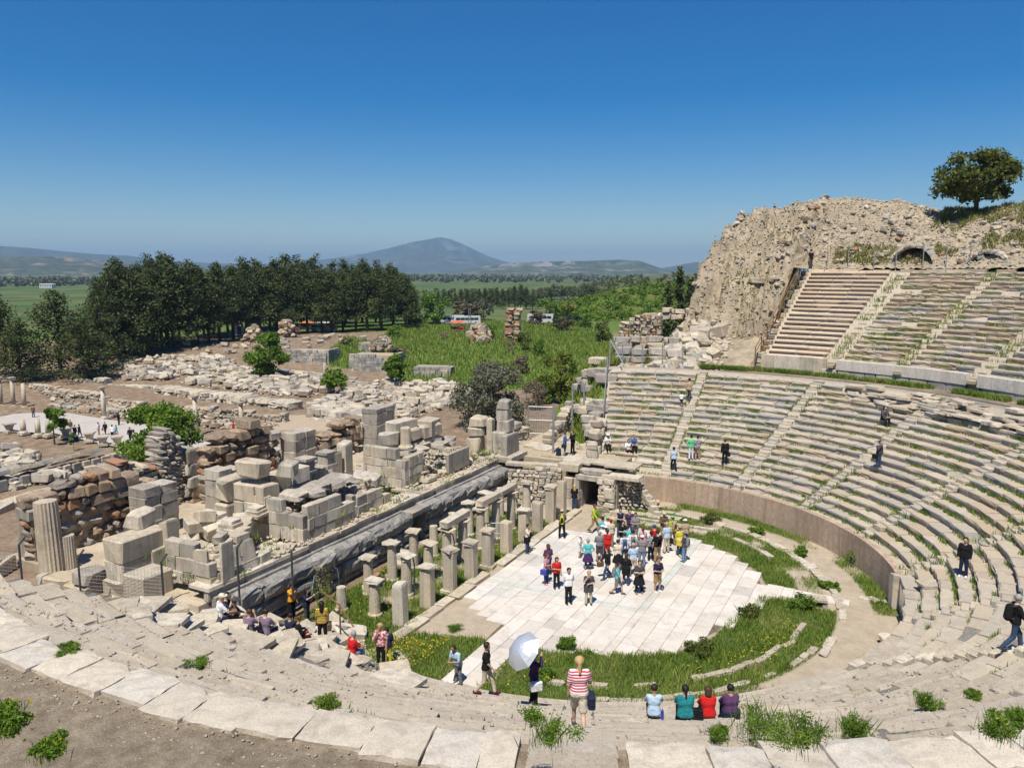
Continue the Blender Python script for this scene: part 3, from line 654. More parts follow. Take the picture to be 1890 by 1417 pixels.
while x < 8.9:
    wdt = RNG.uniform(.66, .92); x1 = x+wdt; xm = x+wdt/2
    for lim in (-.95, .62, 3.95):
        if x < lim-.01 and x1 > lim-.42: x1 = lim
    xm = (x+x1)/2
    y0 = south_edge(xm)+RNG.uniform(-.25, .25); y1 = np.interp(xm, [-4.3, -2.3, -2.2, 0, 3.9, 4.66, 6.2, 6.75, 7.25, 8.3, 8.8], [6.4, 6.2, 7.8, 8.7, 8.4, 7.6, 7.0, 6.4, 5.6, 4.6, 3.3])+RNG.uniform(-.3, .2)
    y = y0; inner = xm < 3.95
    if not inner and 3.95 <= xm < 4.35: pass
    while y < y1-.3:
        L = RNG.uniform(.75, 1.55)
        if inner and y < -3.15 < y+L+.25: L = -3.15-y
        if inner and abs(y+3.15) < .02:
            pslab(x, x1, -3.15, -2.75, 1.0); y = -2.75; continue
        if y+L > y1-.3: L = y1-y
        if L < .2: y += max(L, .05); continue
        tone = 0.0
        if inner and y > -2.8: tone = .5 if RNG.random() < (.75 if xm < 0 else .35) else 0
        elif xm < -1.2 and RNG.random() < .5: tone = .5
        pslab(x, x1, y, y+L, tone); y += L
    x = x1
    if abs(x-3.95) < .01:
        y = -2.75
        while y < 7.2: pslab(3.95, 4.33, y, y+1.1, 1.0); y += 1.1
        y = -7.7
        while y < -2.8: pslab(3.95, 4.33, y, y+.97, 0); y += .97
        x = 4.33
x = 8.95
while x < 12.7:
    L = RNG.uniform(.5, .85); pslab(x, x+L, np.interp(x, [8.9, 9.6, 12.7], [1.7, 2.0, 2.35])+RNG.normal(0, .03), np.interp(x, [8.9, 12.7], [3.25, 2.95])+RNG.normal(0, .03), 0); x += L
# stylobate kerb along the piers, north slabs, drain kerbs
t = thing('kerb', 'line of worn pale kerb slabs between piers and paving', 'kerb', (-4.6, -1, 0))
y = -10.6
while y < 10.2:
    L = RNG.uniform(.9, 1.9); wd = RNG.uniform(.55, .75)
    if RNG.random() > .06: add('stone', blk('marble', 'ashlar'), t, (-.05+RNG.normal(0, .04), y+L/2+1, .0), RNG.normal(0, .02), (wd, L-.04, .14+RNG.uniform(0, .06)))
    y += L
def kerb_ring(label, R, a0, a1, wd, h, mat='marble', miss=.15, jr=.05, lo=.6, hi=1.3):
    am = R_((a0+a1)/2); pl = Vector((R*math.cos(am), R*math.sin(am), 0)); t = thing('drain_kerb', label, 'kerb', pl, 0, 'curved kerbs round the orchestra'); a = a0
    while a < a1:
        L = RNG.uniform(lo, hi); da = math.degrees(L/R)
        if RNG.random() > miss:
            q = R_(a+da/2); r_ = R+RNG.normal(0, jr)
            add('stone', blk(mat, 'rough' if RNG.random() < .4 else 'ashlar'), t, Vector((r_*math.cos(q), r_*math.sin(q), 0))-pl, q-math.pi/2+RNG.normal(0, .05), (L-.03, wd*RNG.uniform(.8, 1.15), h*RNG.uniform(.7, 1.2)))
        a += da
kerb_ring('outer pale kerb along the sandy path on the far side', 12.6, 20, 104, .55, .16)
kerb_ring('inner broken kerb in the grass on the far side', 11.1, 30, 98, .35, .16, miss=.4)
kerb_ring('curved drain kerb at the right end of the orchestra', 12.7, -20, 16, .4, .14, miss=.15)
kerb_ring('worn inner drain kerb in the near grass', 11.2, -78, -8, .26, .15, 'eroded', miss=.2, lo=.5, hi=1.0)
kerb_ring('worn outer drain kerb in the near grass', 12.3, -66, -14, .28, .14, 'eroded', miss=.3, lo=.5, hi=1.0)
t = thing('kerb', 'straight pale kerb slabs leading to the dark doorway', 'kerb', (0, 11, 0))
for (xa, xb, yy, wd) in ((-2.6, 1.8, 11.4, .7), (-2.4, 3.4, 9.6, .6), (-1.0, 3.8, 10.4, .35)):
    x = xa
    while x < xb:
        L = RNG.uniform(.9, 1.7); add('stone', blk('marble', 'ashlar'), t, (x+L/2, yy-11+RNG.normal(0, .05), 0), RNG.normal(0, .03), (L-.04, wd, .18)); x += L

# top course behind the last upper row, broken slabs along the lip of the lower seats, landing of the near stairway
t = thing('top_course', 'course of worn stones along the top of the upper seats', 'stones', (42.9*math.cos(R_(55)), 42.9*math.sin(R_(55)), 15.9)); a = 28.0
while a < 82.4:
    L = RNG.uniform(.8, 1.9); da = math.degrees(L/42.9); am = R_(a+da/2)
    if RNG.random() > .12: add('stone', blk('restored' if a > 72 else 'upper', 'ashlar'), t, Vector((42.95*math.cos(am), 42.95*math.sin(am), 15.75))-t.location, am-math.pi/2+RNG.normal(0, .03), (L-.04, .75, .42*RNG.uniform(.8, 1.2)))
    a += da
t = thing('broken_slabs', 'tumbled broken slabs along the upper lip of the lower seats', 'stones', (26.5*math.cos(R_(45)), 26.5*math.sin(R_(45)), 7))
for k in range(80):
    th = RNG.uniform(20, 66); i = int(RNG.integers(15, 18)); R = R0+i*DR+RNG.uniform(0, .6); a = R_(th); L = RNG.uniform(.6, 1.5)
    add('stone', blk('seat' if RNG.random() < .7 else 'marble', 'rough' if RNG.random() < .5 else 'slab'), t, Vector((R*math.cos(a), R*math.sin(a), Z0+i*DZ+RNG.uniform(-.05, .16)))-t.location, (RNG.normal(0, .08), RNG.normal(0, .06), a-math.pi/2+RNG.normal(0, .12)), (L, RNG.uniform(.4, .75), RNG.uniform(.14, .26)))
t = thing('stair_landing', 'worn landing slabs at the head of the foreground stairway', 'stones', (27.8*math.cos(R_(-68.5)), 27.8*math.sin(R_(-68.5)), ZD))
for k in range(5):
    R = 27.1+k*.42; a = R_(-68.5)
    add('slab', blk('eroded', 'slab'), t, Vector((R*math.cos(a), R*math.sin(a), ZD-.16+k*.025))-t.location, a-math.pi/2+RNG.normal(0, .02), (1.5, .46, .2))
# ------------------------------------------------------------------ stage building
def stones_wall(t, p0, p1, z0, tops, thick, ch, bl, mats, kind='ashlar', jit=.02, gap=.02, lean=0.0):
    """courses of separate stones from p0 to p1; tops = list of (0..1, height) giving the broken upper outline"""
    p0 = Vector((p0[0], p0[1], 0)); p1 = Vector((p1[0], p1[1], 0)); L = (p1-p0).length; d = (p1-p0)/L; nrm = Vector((-d.y, d.x, 0))
    az = math.atan2(d.y, d.x); tx = [a for a, _ in tops]; tz = [b for _, b in tops]
    z = 0; ci = 0; base = Vector((t.location.x, t.location.y, t.location.z))
    while True:
        h = ch*RNG.uniform(.85, 1.15); s = -(ci % 2)*bl[0]*.5; any_ = False
        while s < L-.08:
            w_ = RNG.uniform(*bl); a, b_ = max(s, 0), min(s+w_, L); m_ = (a+b_)/2
            if b_-a > .12 and z+h*.6 < np.interp(m_/L, tx, tz):
                any_ = True; mt = mats[int(RNG.integers(len(mats)))] if isinstance(mats, (list, tuple)) else mats
                q = p0+d*m_+nrm*RNG.normal(0, jit); q.z = z0+z
                kd = kind if isinstance(kind, str) else kind[int(RNG.integers(len(kind)))]; add('stone', blk(mt, kd), t, q-base, (RNG.normal(0, jit*.5), RNG.normal(0, jit*.5), az+RNG.normal(0, jit)), (b_-a-gap, thick*RNG.uniform(.94, 1.05), h-gap*.5))
            s += w_
        z += h; ci += 1
        if not any_ or ci > 40: break
def heap(t, c, rx, ry, hgt, n, size, mats, kinds=('rough', 'boulder'), rot=0, z0=None, name='stone', flatz=.8):
    """stones piled inside an ellipse"""
    base = t.location
    for _ in range(n):
        r = math.sqrt(RNG.random()); a = RNG.uniform(0, 2*math.pi); x = rx*r*math.cos(a); y = ry*r*math.sin(a)
        q = Vector((c[0]+x*math.cos(rot)-y*math.sin(rot), c[1]+x*math.sin(rot)+y*math.cos(rot), 0))
        zz = (terr1(q.x, q.y) if z0 is None else z0)+hgt*(1-r**1.5)*RNG.uniform(.5, 1); q.z = zz-.05
        s = RNG.uniform(*size); mt = mats[int(RNG.integers(len(mats)))]; kd = kinds[int(RNG.integers(len(kinds)))]
        add(name, blk(mt, kd), t, q-base, (RNG.normal(0, .25), RNG.normal(0, .25), RNG.uniform(0, 6.28)), (s*RNG.uniform(.9, 1.6), s*RNG.uniform(.7, 1.1), s*RNG.uniform(.5, .9)*flatz))
def ruin(label, loc, name='ruined_wall', cat='ruin', group=None): return thing(name, label, cat, loc, 0, group)
XS = -10.35                                  # face of the stage front wall
M['stagefloor'] = dirt_mat('stage_floor_earth', (.40, .33, .24), (.48, .41, .31), (.55, .48, .38), 1.5)
mb = MB(); mb.box((-19.9, .3, .95), (10.0, 31.4, 2.06)); mb.box((-13.2, -7.9, .95), (3.4, 14.6, 2.06)); mb.box((-13.2, 8.5, .95), (3.4, 14.9, 2.06)); mb.box((-13.2, .1, 2.03), (3.4, 1.6, .0)); tag(mb.build('stage_floor', M['stagefloor']), 'tan floor of the stage building', kind='structure')
# dark front wall of bulging blocks with a doorway
def bolster_mesh(seed, mat='dark'):
    r = np.random.default_rng(seed); prof = [(.05, 0), (-.06, .10), (-.14, .32), (-.16, .6), (-.13, .84), (-.03, .97), (.2, 1), (.7, 1), (.7, 0)]; st = [-.5, -.46, -.2, .12, .46, .5]; V = []
    for i, x in enumerate(st):
        for k, (y, z) in enumerate(prof):
            e = .35 if i in (0, 5) else (1.0+.0*i)
            V.append((x, (y*e if y < 0 else y)+(r.normal(0, .042) if k < 6 else 0), z+(r.normal(0, .03) if 0 < k < 7 else 0)-(.05*abs(r.normal()) if k in (4, 5, 6) else 0)))
    n = len(prof); F = [tuple(range(n)), tuple(range(6*n-1, 5*n-1, -1))]
    for i in range(5):
        for k in range(n): F.append((i*n+k, (i+1)*n+k, (i+1)*n+(k+1) % n, i*n+(k+1) % n))
    return mesh_from('stone', V, F, [M[mat]], False)
BOL = [bolster_mesh(900+i) for i in range(10)]
t = thing('stage_front_wall', 'long dark stage wall of bulging blocks with a black doorway', 'wall', (XS, 0, 0))
for ci, (z, h, ins) in enumerate(((0.0, .42, .22), (.42, .82, .16), (1.24, .90, 0))):
    y = -14.6+.4*ci
    while y < 14.2:
        L = RNG.uniform(1.1, 2.1)
        if y < .75 and y+L > -.55 and ci < 2 or (ci == 2 and y < .75 and y+L > -.55):
            if y < -.60: L = -.55-y
            else: y = .75; continue
        if L > .25: add('stone', BOL[int(RNG.integers(10))], t, (-ins-.25+RNG.normal(0, .05), y+L/2, z+RNG.normal(0, .012)), (RNG.normal(0, .015), RNG.normal(0, .02), math.pi/2+RNG.normal(0, .02)), (L-.035, RNG.uniform(.85, 1.2), h*RNG.uniform(.93, 1.03)))
        y += L
add('lintel', blk('grey', 'ashlar'), t, (-.40, .1, 1.86), 0, (.75, 2.0, .34))
mb = MB(); mb.box((-4.0, .1, 1.0), (.1, 1.6, 2.0)); mb.box((-2.2, -.62, 1.0), (3.6, .1, 2.0)); mb.box((-2.2, .82, 1.0), (3.6, .1, 2.0)); mb.box((-2.3, .1, 2.0), (3.6, 1.6, .08)); mb.build('passage_wall', M['dark'], t)
for (y0, y1) in ((-14.6, -.66), (.86, 14.2)):
    mb = MB(); mb.box((-1.0, (y0+y1)/2, 1.1), (.5, y1-y0, 2.2)); mb.build('wall_core', M['dark'], t)
# marble ledge behind its top
t = thing('stage_ledge', 'bright marble ledge running along the top of the dark wall', 'ledge', (XS-1.2, 0, 2.0))
y = -14.8
while y < 14:
    L = RNG.uniform(1.3, 2.6); z_ = RNG.normal(0, .02)
    add('stone', blk('grey', 'ashlar'), t, (.05+RNG.normal(0, .02), y+L/2, .02), RNG.normal(0, .006), (.35, L-.02, .44))
    add('slab', blk('marble', 'slab'), t, (-.35+RNG.normal(0, .03), y+L/2, .46+z_), RNG.normal(0, .01), (1.25, L-.03, .16))
    if RNG.random() < .55: add('slab', blk('marble', 'slab'), t, (-1.6, y+L/2, .42+z_), RNG.normal(0, .02), (1.1, L*RNG.uniform(.6, .95), .16))
    y += L
# facade masses
def mass(label, x0, x1, y0, y1, z0, hS, hE, mats=('marble', 'grey'), n=14, core=1.0):
    n = int(n*2.2)
    t = ruin(label, ((x0+x1)/2, (y0+y1)/2, z0), 'facade_ruin')
    stones_wall(t, (x0, y0), (x1, y0), z0, hS, .42, .62, (.55, 1.2), mats)          # south face
    stones_wall(t, (x1-.2, y0+.2), (x1-.2, y1), z0, hE, .42, .62, (.6, 1.4), mats)   # east face
    heap(t, ((x0+x1)/2, (y0+y1)/2), abs(x1-x0)*.38, abs(y1-y0)*.42, core, n, (.25, .65), ['marble', 'grey', 'rock'], z0=z0+core*.3)
    return t
def blockon(t, x, y, z, L, W, H, rot=0, mat='marble', kind='ashlar', name='stone', tilt=(0, 0)):
    return add(name, blk(mat, kind), t, Vector((x, y, z))-t.location, (tilt[0], tilt[1], rot), (L, W, H))
ZF = 2.6
t = mass('low broken facade mass at the left end with upright thin slabs', -14.4, -11.6, -14.2, -10.8, ZF-.25, [(0, 1.7), (.4, 1.9), (.75, 1.5), (1, 1.0)], [(0, 1.0), (.5, .8), (1, .9)], core=1.2, n=26)
blockon(t, -12.2, -14.3, ZF-.2, .75, .16, 1.7, .05); blockon(t, -11.55, -12.4, ZF-.1, .14, 1.5, 1.4, 0, 'grey', tilt=(0, -.25)); blockon(t, -11.35, -13.7, ZF, .16, .75, 1.75, .1, 'marble')
for (x, y) in ((-13.9, -11.0), (-14.4, -8.9)):
    for k, s in enumerate((1.0, .82, .66)): blockon(t, x, y, ZF+1.15+k*.17, s, s, .17, .1, 'marble', name='pedestal_step')
for k in range(5): blockon(t, -13.0-k*.45, -11.6+k*.55, ZF+1.0, 1.0, .8, .3, .2*k, 'marble', 'slab')
t = mass('facade mass with smooth pale corner panels in the middle left', -15.0, -11.7, -8.3, -4.4, ZF, [(0, 2.4), (.5, 1.9), (1, 1.5)], [(0, 1.5), (.5, 1.9), (.8, 1.4), (1, .7)], core=1.5, n=26)
stones_wall(t, (-16.3, -8.0), (-14.2, -8.0), ZF-.3, [(0, 3.2), (.6, 3.4), (1, 3.0)], 1.2, 1.0, (1.0, 1.6), 'marble')
blockon(t, -15.4, -8.0, ZF+2.9, 1.7, 1.1, .9, .08, 'marble', 'rough'); blockon(t, -14.3, -6.6, ZF+2.7, .9, 1.0, .8, .3, 'grey', 'rough')
stones_wall(t, (-15.4, -7.2), (-15.4, -4.2), ZF, [(0, 3.1), (.5, 2.6), (1, 2.2)], .9, .9, (1.0, 1.6), ['marble', 'grey'])
for k in range(5): blockon(t, -13.6+RNG.normal(0, .3), -7.0+k*.9, ZF+1.75, 1.6, 1.0, .3, RNG.normal(0, .15), 'grey', 'rough', tilt=(RNG.normal(0, .06), RNG.normal(0, .06)))
t = mass('rubble and panel facade between the two doorway floors', -14.6, -12.1, -3.9, -.6, ZF, [(0, 1.2), (1, 1.0)], [(0, 1.6), (.4, 1.3), (.7, .9), (1, .5)], core=1.1, n=30)
stones_wall(t, (-16.2, -4.0), (-16.2, -.8), ZF-.1, [(0, 1.9), (.5, 2.1), (1, 1.6)], .9, .7, (.9, 1.6), ['marble', 'grey'])
for y in (-3.3, -1.5): 
    blockon(t, -16.1, y, ZF+1.8, .95, .95, .25, 0, 'grey', 'slab', 'pedestal_base'); blockon(t, -16.1, y, ZF+2.05, .75, .75, .6, 0, 'grey'); blockon(t, -16.1, y, ZF+2.65, .95, .95, .16, 0, 'grey', 'slab')
blockon(t, -13.2, -1.4, ZF+1.2, 1.5, 1.2, .55, .4, 'grey', 'rough', tilt=(.1, .1))
t = mass('tall facade mass right of the doorway floor with a big jamb', -16.2, -12.9, 2.3, 4.2, ZF-.05, [(0, 2.2), (.6, 2.4), (1, 2.1)], [(0, 2.1), (1, 1.7)], core=1.6, n=18)
stones_wall(t, (-15.6, 3.4), (-14.6, 8.5), ZF+1.2, [(0, 1.6), (.3, 2.1), (.6, 1.6), (1, 1.4)], 1.0, .85, (1.2, 2.2), ['marble', 'grey'], kind='rough')
blockon(t, -15.4, 5.3, ZF+2.6, 1.0, 2.2, 1.0, -.1, 'marble', 'ashlar'); blockon(t, -14.9, 7.8, ZF+2.2, 1.2, 1.6, 1.1, .1, 'marble', 'ashlar')
t = ruin('rubble fill wall of small stones with a smooth panel beside it', (-12.6, 6, ZF), 'facade_ruin')
heap(t, (-13.0, 4.7), .7, 1.1, 1.5, 60, (.18, .38), ['rock', 'grey', 'marble'], ('small', 'boulder'), z0=ZF)
heap(t, (-12.7, 7.4), .5, 1.5, 1.0, 36, (.2, .4), ['rock', 'grey'], ('small', 'boulder'), z0=ZF)
blockon(t, -12.15, 7.2, ZF+.15, .22, 2.8, 1.3, .02, 'grey', 'slab', 'panel')
for k in range(6): blockon(t, -12.5+RNG.normal(0, .15), 4.0+k*1.0, ZF+.1, .7, 1.0, .22, RNG.normal(0, .08), 'marble')
for k in range(7): blockon(t, -13.9+RNG.normal(0, .35), 3.8+k*.9, ZF+1.35+RNG.uniform(0, .3), 1.5, .9, .3, RNG.normal(0, .2), 'grey', 'rough', tilt=(RNG.normal(0, .08), RNG.normal(0, .08)))
heap(t, (-12.9, 9.8), .8, 1.0, .8, 22, (.25, .5), ['rock', 'grey'], ('small', 'rough'), z0=ZF)
t = ruin('round column stump standing on the facade ruins', (-14.6, 4.6, ZF+1.9), 'column_stump', 'column')
mb = MB(); mb.lathe([(.5, 0), (.5, .12), (.4, .2), (.36, .3), (.34, 1.35), (.28, 1.42)], 16); mb.build('shaft', M['marble'], t)
t = ruin('tall grey pillar of stacked blocks at the far end of the stage', (-10.9, 12.6, ZF-.15), 'block_pillar', 'pillar')
blockon(t, -10.9, 12.6, ZF-.15, 1.5, 2.6, .42, 0, 'grey', 'slab'); blockon(t, -10.95, 12.5, ZF+.27, .5, 2.1, 1.45, .02, 'grey')
blockon(t, -11.7, 12.8, ZF+.3, 1.0, 1.6, 1.5, .02, 'grey'); blockon(t, -11.5, 12.9, ZF+1.8, .95, 1.1, .85, .02, 'grey'); blockon(t, -11.6, 12.9, ZF+2.65, .9, .9, .8, .05, 'grey', 'ashlar'); blockon(t, -11.6, 12.9, ZF+3.45, .85, .85, .72, .1, 'grey', 'rough')
t = ruin('stack of yellowish blocks beside a pale upright slab', (-13.4, 12.9, ZF-.2), 'block_stack', 'blocks')
blockon(t, -13.9, 12.6, ZF-.1, 1.2, 1.2, 1.4, .1, 'marble', 'rough'); blockon(t, -13.8, 12.7, ZF+1.3, 1.3, 1.2, .7, .2, 'marble', 'rough'); blockon(t, -13.6, 12.7, ZF+2.0, 1.2, 1.1, .75, -.1, 'marble', 'rough'); blockon(t, -12.8, 13.0, ZF, .45, .6, 2.6, .05, 'marble')
# inner row of grey piers and rear brown wall
def pier_ruin(label, x, y, L, W, hs, mat='grey', z0=2.0):
    t = ruin(label, (x, y, z0), 'block_pillar', 'pillar'); z = z0
    for i, h in enumerate(hs):
        blockon(t, x, y-L/4-.01, z, W, L/2, h, 0, mat); blockon(t, x, y+L/4+.01, z, W*.98, L/2, h*(1 if i < len(hs)-1 else RNG.uniform(.5, 1)), 0, mat); z += h
    return t
pier_ruin('square grey pier with a small cap block in front of the brown wall', -21.2, -9.6, 2.1, 1.3, (.9, .8, .55, .5))
pier_ruin('grey pier with dark stained top left of the brown corner', -20.8, -5.0, 2.0, 1.2, (1.1, 1.0, .6))
pier_ruin('tall dark topped grey pier behind the middle of the stage', -22.6, 3.2, 2.2, 1.3, (.9, 1.0, .8, .5))
pier_ruin('tall grey pier near the far end with a lichen stained side', -22.8, 12.6, 2.6, 1.4, (1.0, 1.1, .9, .4))
t = ruin('large rough pale block leaning in the middle of the stage', (-18.6, -6.2, 2.0), 'standing_block', 'block'); blockon(t, -18.6, -6.2, 2.0, 1.0, 2.6, 1.4, .05, 'marble', 'ashlar'); blockon(t, -18.6, -6.2, 3.4, 1.0, 2.55, 1.5, .03, 'marble', 'rough')
t = ruin('pair of upright pale door jambs behind the round column', (-17.6, 1.2, 2.0), 'door_jamb', 'door frame'); blockon(t, -17.4, .6, 2.0, .7, 1.0, 2.9, .02, 'marble'); blockon(t, -17.4, 1.8, 2.0, .7, .8, 3.2, .02, 'marble'); blockon(t, -17.2, 1.8, 2.0, 1.0, 1.1, .3, 0, 'marble')
BW = ['brown', 'brown', 'brown', 'grey']
t = ruin('high brown wall of rough bulging stones at the left end', (-23.2, -11.5, 1.2)); stones_wall(t, (-23.3, -15.4), (-22.7, -8.6), 1.2, [(0, 3.8), (.25, 4.4), (.5, 4.9), (.8, 4.2), (1, 3.2)], 1.1, .58, (.5, 1.2), BW, ('rough', 'boulder', 'boulder'), .07, -.06)
t = ruin('tall slim stack of thin rubble courses behind the stage', (-25.0, -5.6, 1.0), 'rubble_pier', 'pillar'); stones_wall(t, (-25.0, -6.6), (-25.0, -4.9), 1.0, [(0, 5.2), (.5, 5.8), (1, 4.6)], 1.3, .2, (.25, .6), ['grey', 'rock', 'grey'], 'rough', .06, .0)
t = ruin('low tumbled brick and stone wall between brown walls', (-25.0, -8.2, 1.0)); stones_wall(t, (-25.3, -11.0), (-25.0, -6.8), 1.0, [(0, 4.0), (.5, 4.6), (1, 3.6)], 1.4, .22, (.3, .8), ['rock', 'brick', 'grey', 'rock'], 'rough', .08, 0)
t = ruin('high brown wall with a dark vertical cleft in the middle', (-23.6, -1.2, 1.2)); stones_wall(t, (-23.6, -4.4), (-23.6, 1.8), 1.2, [(0, 4.0), (.3, 4.9), (.6, 5.2), (1, 4.2)], 1.3, .58, (.5, 1.2), BW, ('rough', 'boulder', 'boulder'), .07, -.06)
stones_wall(t, (-27.5, -4.4), (-23.8, -4.4), .5, [(0, 4.2), (.5, 4.8), (1, 5.2)], 1.2, .8, (1.2, 2.4), ['grey', 'brown'], 'rough', .04)
t = ruin('low rear wall of brown boulders right of the tall grey pier', (-24.0, 8.2, 1.2)); stones_wall(t, (-24.2, 4.8), (-24.0, 11.0), 1.2, [(0, 2.6), (.4, 3.2), (.7, 3.6), (1, 3.4)], 1.5, .62, (.6, 1.4), ['brown', 'brown', 'rock'], ('rough', 'boulder'), .08, -.05)
heap(t, (-23.2, 6.5), .8, 2.0, .8, 26, (.3, .6), ['brick', 'rock', 'marble'], ('small', 'rough'), z0=2)
t = ruin('row of tumbled blocks along the back of the far stage end', (-25.6, 10, 1.2)); stones_wall(t, (-26.6, 2.0), (-25.4, 17.5), .8, [(0, 3.2), (.3, 2.2), (.6, 2.6), (1, 2.0)], 1.3, .8, (1.0, 2.2), ['grey', 'marble', 'rock'], 'rough', .1)
# left end: fluted columns, stacked blocks, low walls
def fluted(label, px, py, z, r, h, lean=0.0):
    t = thing('fluted_column', label, 'column', P(px, py, z), 0); mb = MB(); n = 40; k = 9
    mb.lathe([(r*1.0, 0), (r, .1), (r*.99, h*.33), (r*.965, h*.335), (r*.985, h*.34), (r*.96, h*.66), (r*.935, h*.665), (r*.955, h*.67), (r*.92, h)], n, flute=.09, nfl=1)
    mb.build('shaft', M['marble'], t); t.rotation_euler = (0, lean, 0); return t
fluted('tall fluted marble column stump at the left edge of the stage', 97, 1052, 2.0, .56, 3.4, -.03)
fluted('short fluted column stump beside the tall one', 128, 1046, 2.0, .36, 1.6)
t = ruin('big pale stack of three squared blocks at the left end', (-16.6, -14.2, 1.6), 'block_stack', 'blocks')
for k, (h, s) in enumerate(((.8, 1.0), (.85, 1.0), (1.0, 1.04))): blockon(t, -16.6+k*.03, -14.2, 1.5+sum((.8, .85, 1.0)[:k]), 1.25*s, 2.9*s-.1*k, h, .02, 'marble')
blockon(t, -17.2, -13.4, 4.12, .9, 1.2, .8, .2, 'marble', 'rough')
t = ruin('single large pale cube of marble in front of the stage end', (-14.6, -15.2, 1.6), 'marble_block', 'block'); blockon(t, -14.6, -15.2, 1.3, 1.35, 1.5, 1.75, .03, 'marble')
t = ruin('tall thin moulded door jamb beside the low facade mass', (-15.9, -12.9, 2.0), 'door_jamb', 'door frame'); blockon(t, -15.9, -12.9, 2.0, .45, .75, 2.5, .02, 'marble'); blockon(t, -16.2, -13.5, 2.0, .8, .9, 1.3, 0, 'marble')
t = ruin('low rounded brown wall at the lower left behind the fence', (-19.2, -15.6, 1.2)); stones_wall(t, (-21.0, -16.0), (-17.4, -15.6), .9, [(0, 1.1), (.4, 1.5), (1, 1.7)], 1.3, .62, (.9, 1.6), ['brown', 'rock', 'grey'], 'rough', .05)
t = ruin('leaning grey slab and rubble at the far left edge', (-24.4, -16.6, 1.2)); stones_wall(t, (-26.5, -17.6), (-23.4, -16.2), .9, [(0, 3.2), (.5, 2.6), (1, 1.2)], 1.4, .7, (.8, 1.6), ['grey', 'marble', 'rock'], 'rough', .1)
blockon(t, -23.9, -14.9, 1.8, .9, .3, 2.6, .7, 'grey', 'ashlar', tilt=(.05, .1))
heap(t, (-25.6, -19), 2.0, 1.6, 1.2, 26, (.5, 1.0), ['grey', 'marble', 'rock'], ('rough',), z0=1.0)
t = ruin('scatter of pale blocks in the passage left of the cube', (-20, -12, 2.0), 'stone_scatter', 'stones')
heap(t, (-19.6, -11.2), 1.0, 1.6, .5, 9, (.6, 1.0), ['marble', 'grey'], ('rough', 'ashlar'), z0=2.0)
heap(t, (-17.6, -9.4), .8, 1.3, 1.3, 12, (.7, 1.2), ['marble'], ('rough', 'ashlar'), z0=2.0)
heap(t, (-19.2, -3.2), 1.0, 1.2, .4, 8, (.5, .9), ['marble', 'grey'], ('rough', 'ashlar'), z0=2.0)
t = ruin('low slabs and rough stones at the foot of the ledge, left', (-11.2, -15, 1.2), 'stone_scatter', 'stones')
for k in range(9): blockon(t, -12.6+k*.42, -15.4-.12*k+RNG.normal(0, .2), 1.25-.08*k, 1.1, .9, .5, RNG.normal(0, .4), 'marble', 'rough' if k % 2 else 'slab')
heap(t, (-9.5, -14.6), 1.5, 1.3, .5, 16, (.4, .9), ['marble', 'grey'], ('rough',), z0=.2)
# ------------------------------------------------------------------ piers and columns of the proskenion
def pier_cap(seed, mat='marble'):
    r = np.random.default_rng(seed); mb = MB(); mb.box((0, 0, .05), (.62, .60, .10)); mb.box((0, 0, .14), (.72, .70, .09)); me = mb.mesh('cap', M[mat])
    for v in me.vertices: v.co += Vector(r.normal(0, .025, 3))
    return me
CAPS = [pier_cap(i) for i in range(5)]
def wide_cap(seed):
    r = np.random.default_rng(seed); mb = MB(); mb.lathe([(.28, 0), (.30, .10), (.38, .2), (.42, .22)], 10); mb.box((0, 0, .26), (.86, .74, .10)); me = mb.mesh('capital', M['marble'])
    for v in me.vertices: v.co += Vector(r.normal(0, .03, 3))
    return me
WCAPS = [wide_cap(i) for i in range(5)]
NTH = ['first', 'second', 'third', 'fourth', 'fifth', 'sixth', 'seventh', 'eighth', 'ninth', 'tenth']
fy = [-9.3, -7.1, -5.0, -3.1, -1.2, .95, 3.25, 5.2, 7.2, 8.8]; fh = [2.0, 1.95, 2.1, 1.9, 2.0, 2.0, 1.9, 1.95, 2.3, 2.5]; fc = [0, 1, 1, 1, 1, 0, 1, 0, 1, 0]
for k, (y, h, c) in enumerate(zip(fy, fh, fc)):
    t = thing('stone_pier', f'{NTH[k]} square pier of the front row counted from the near end', 'pier', (-5.2+RNG.normal(0, .04), y, 0), RNG.normal(0, .03), 'square piers of the front row')
    add('shaft', blk('marble', 'ashlar'), t, (0, 0, 0), 0, (.55, .52, h))
    if k in (2, 4): add('base', blk('marble', 'ashlar'), t, (0, 0, 0), 0, (.8, .75, .16))
    if c: add('cap', CAPS[k % 5], t, (0, 0, h), RNG.normal(0, .1))
def colm(x, y, h, r, cap, label, group):
    t = thing('round_column', label, 'column', (x, y, 0), 0, group); mb = MB(); r2 = r*RNG.uniform(.9, 1)
    mb.lathe([(r*1.25, 0), (r*1.25, .12), (r*1.02, .18), (r, h*.45), (r*.94, h*.455), (r*.98, h*.465), (r2*.93, h)], 14); mb.build('shaft', M['marble'], t)
    if cap == 1: add('capital', WCAPS[int(RNG.integers(5))], t, (0, 0, h-.02), RNG.normal(0, .15), (.9, .9, .9))
    return t
r2 = [(-9.0, 1.55, 1), (-6.4, 1.9, 1), (-4.4, 1.9, 1), (-2.6, 2.1, 1), (-.9, 2.1, 1), (1.1, 2.2, 1), (3.0, 2.2, 1), (5.0, 2.2, 1), (7.2, 2.3, 1)]
for k, (y, h, c) in enumerate(r2): colm(-6.95, y, h, .28, c, f'{NTH[k]} capped column of the middle row counted from the near end', 'columns of the middle row')
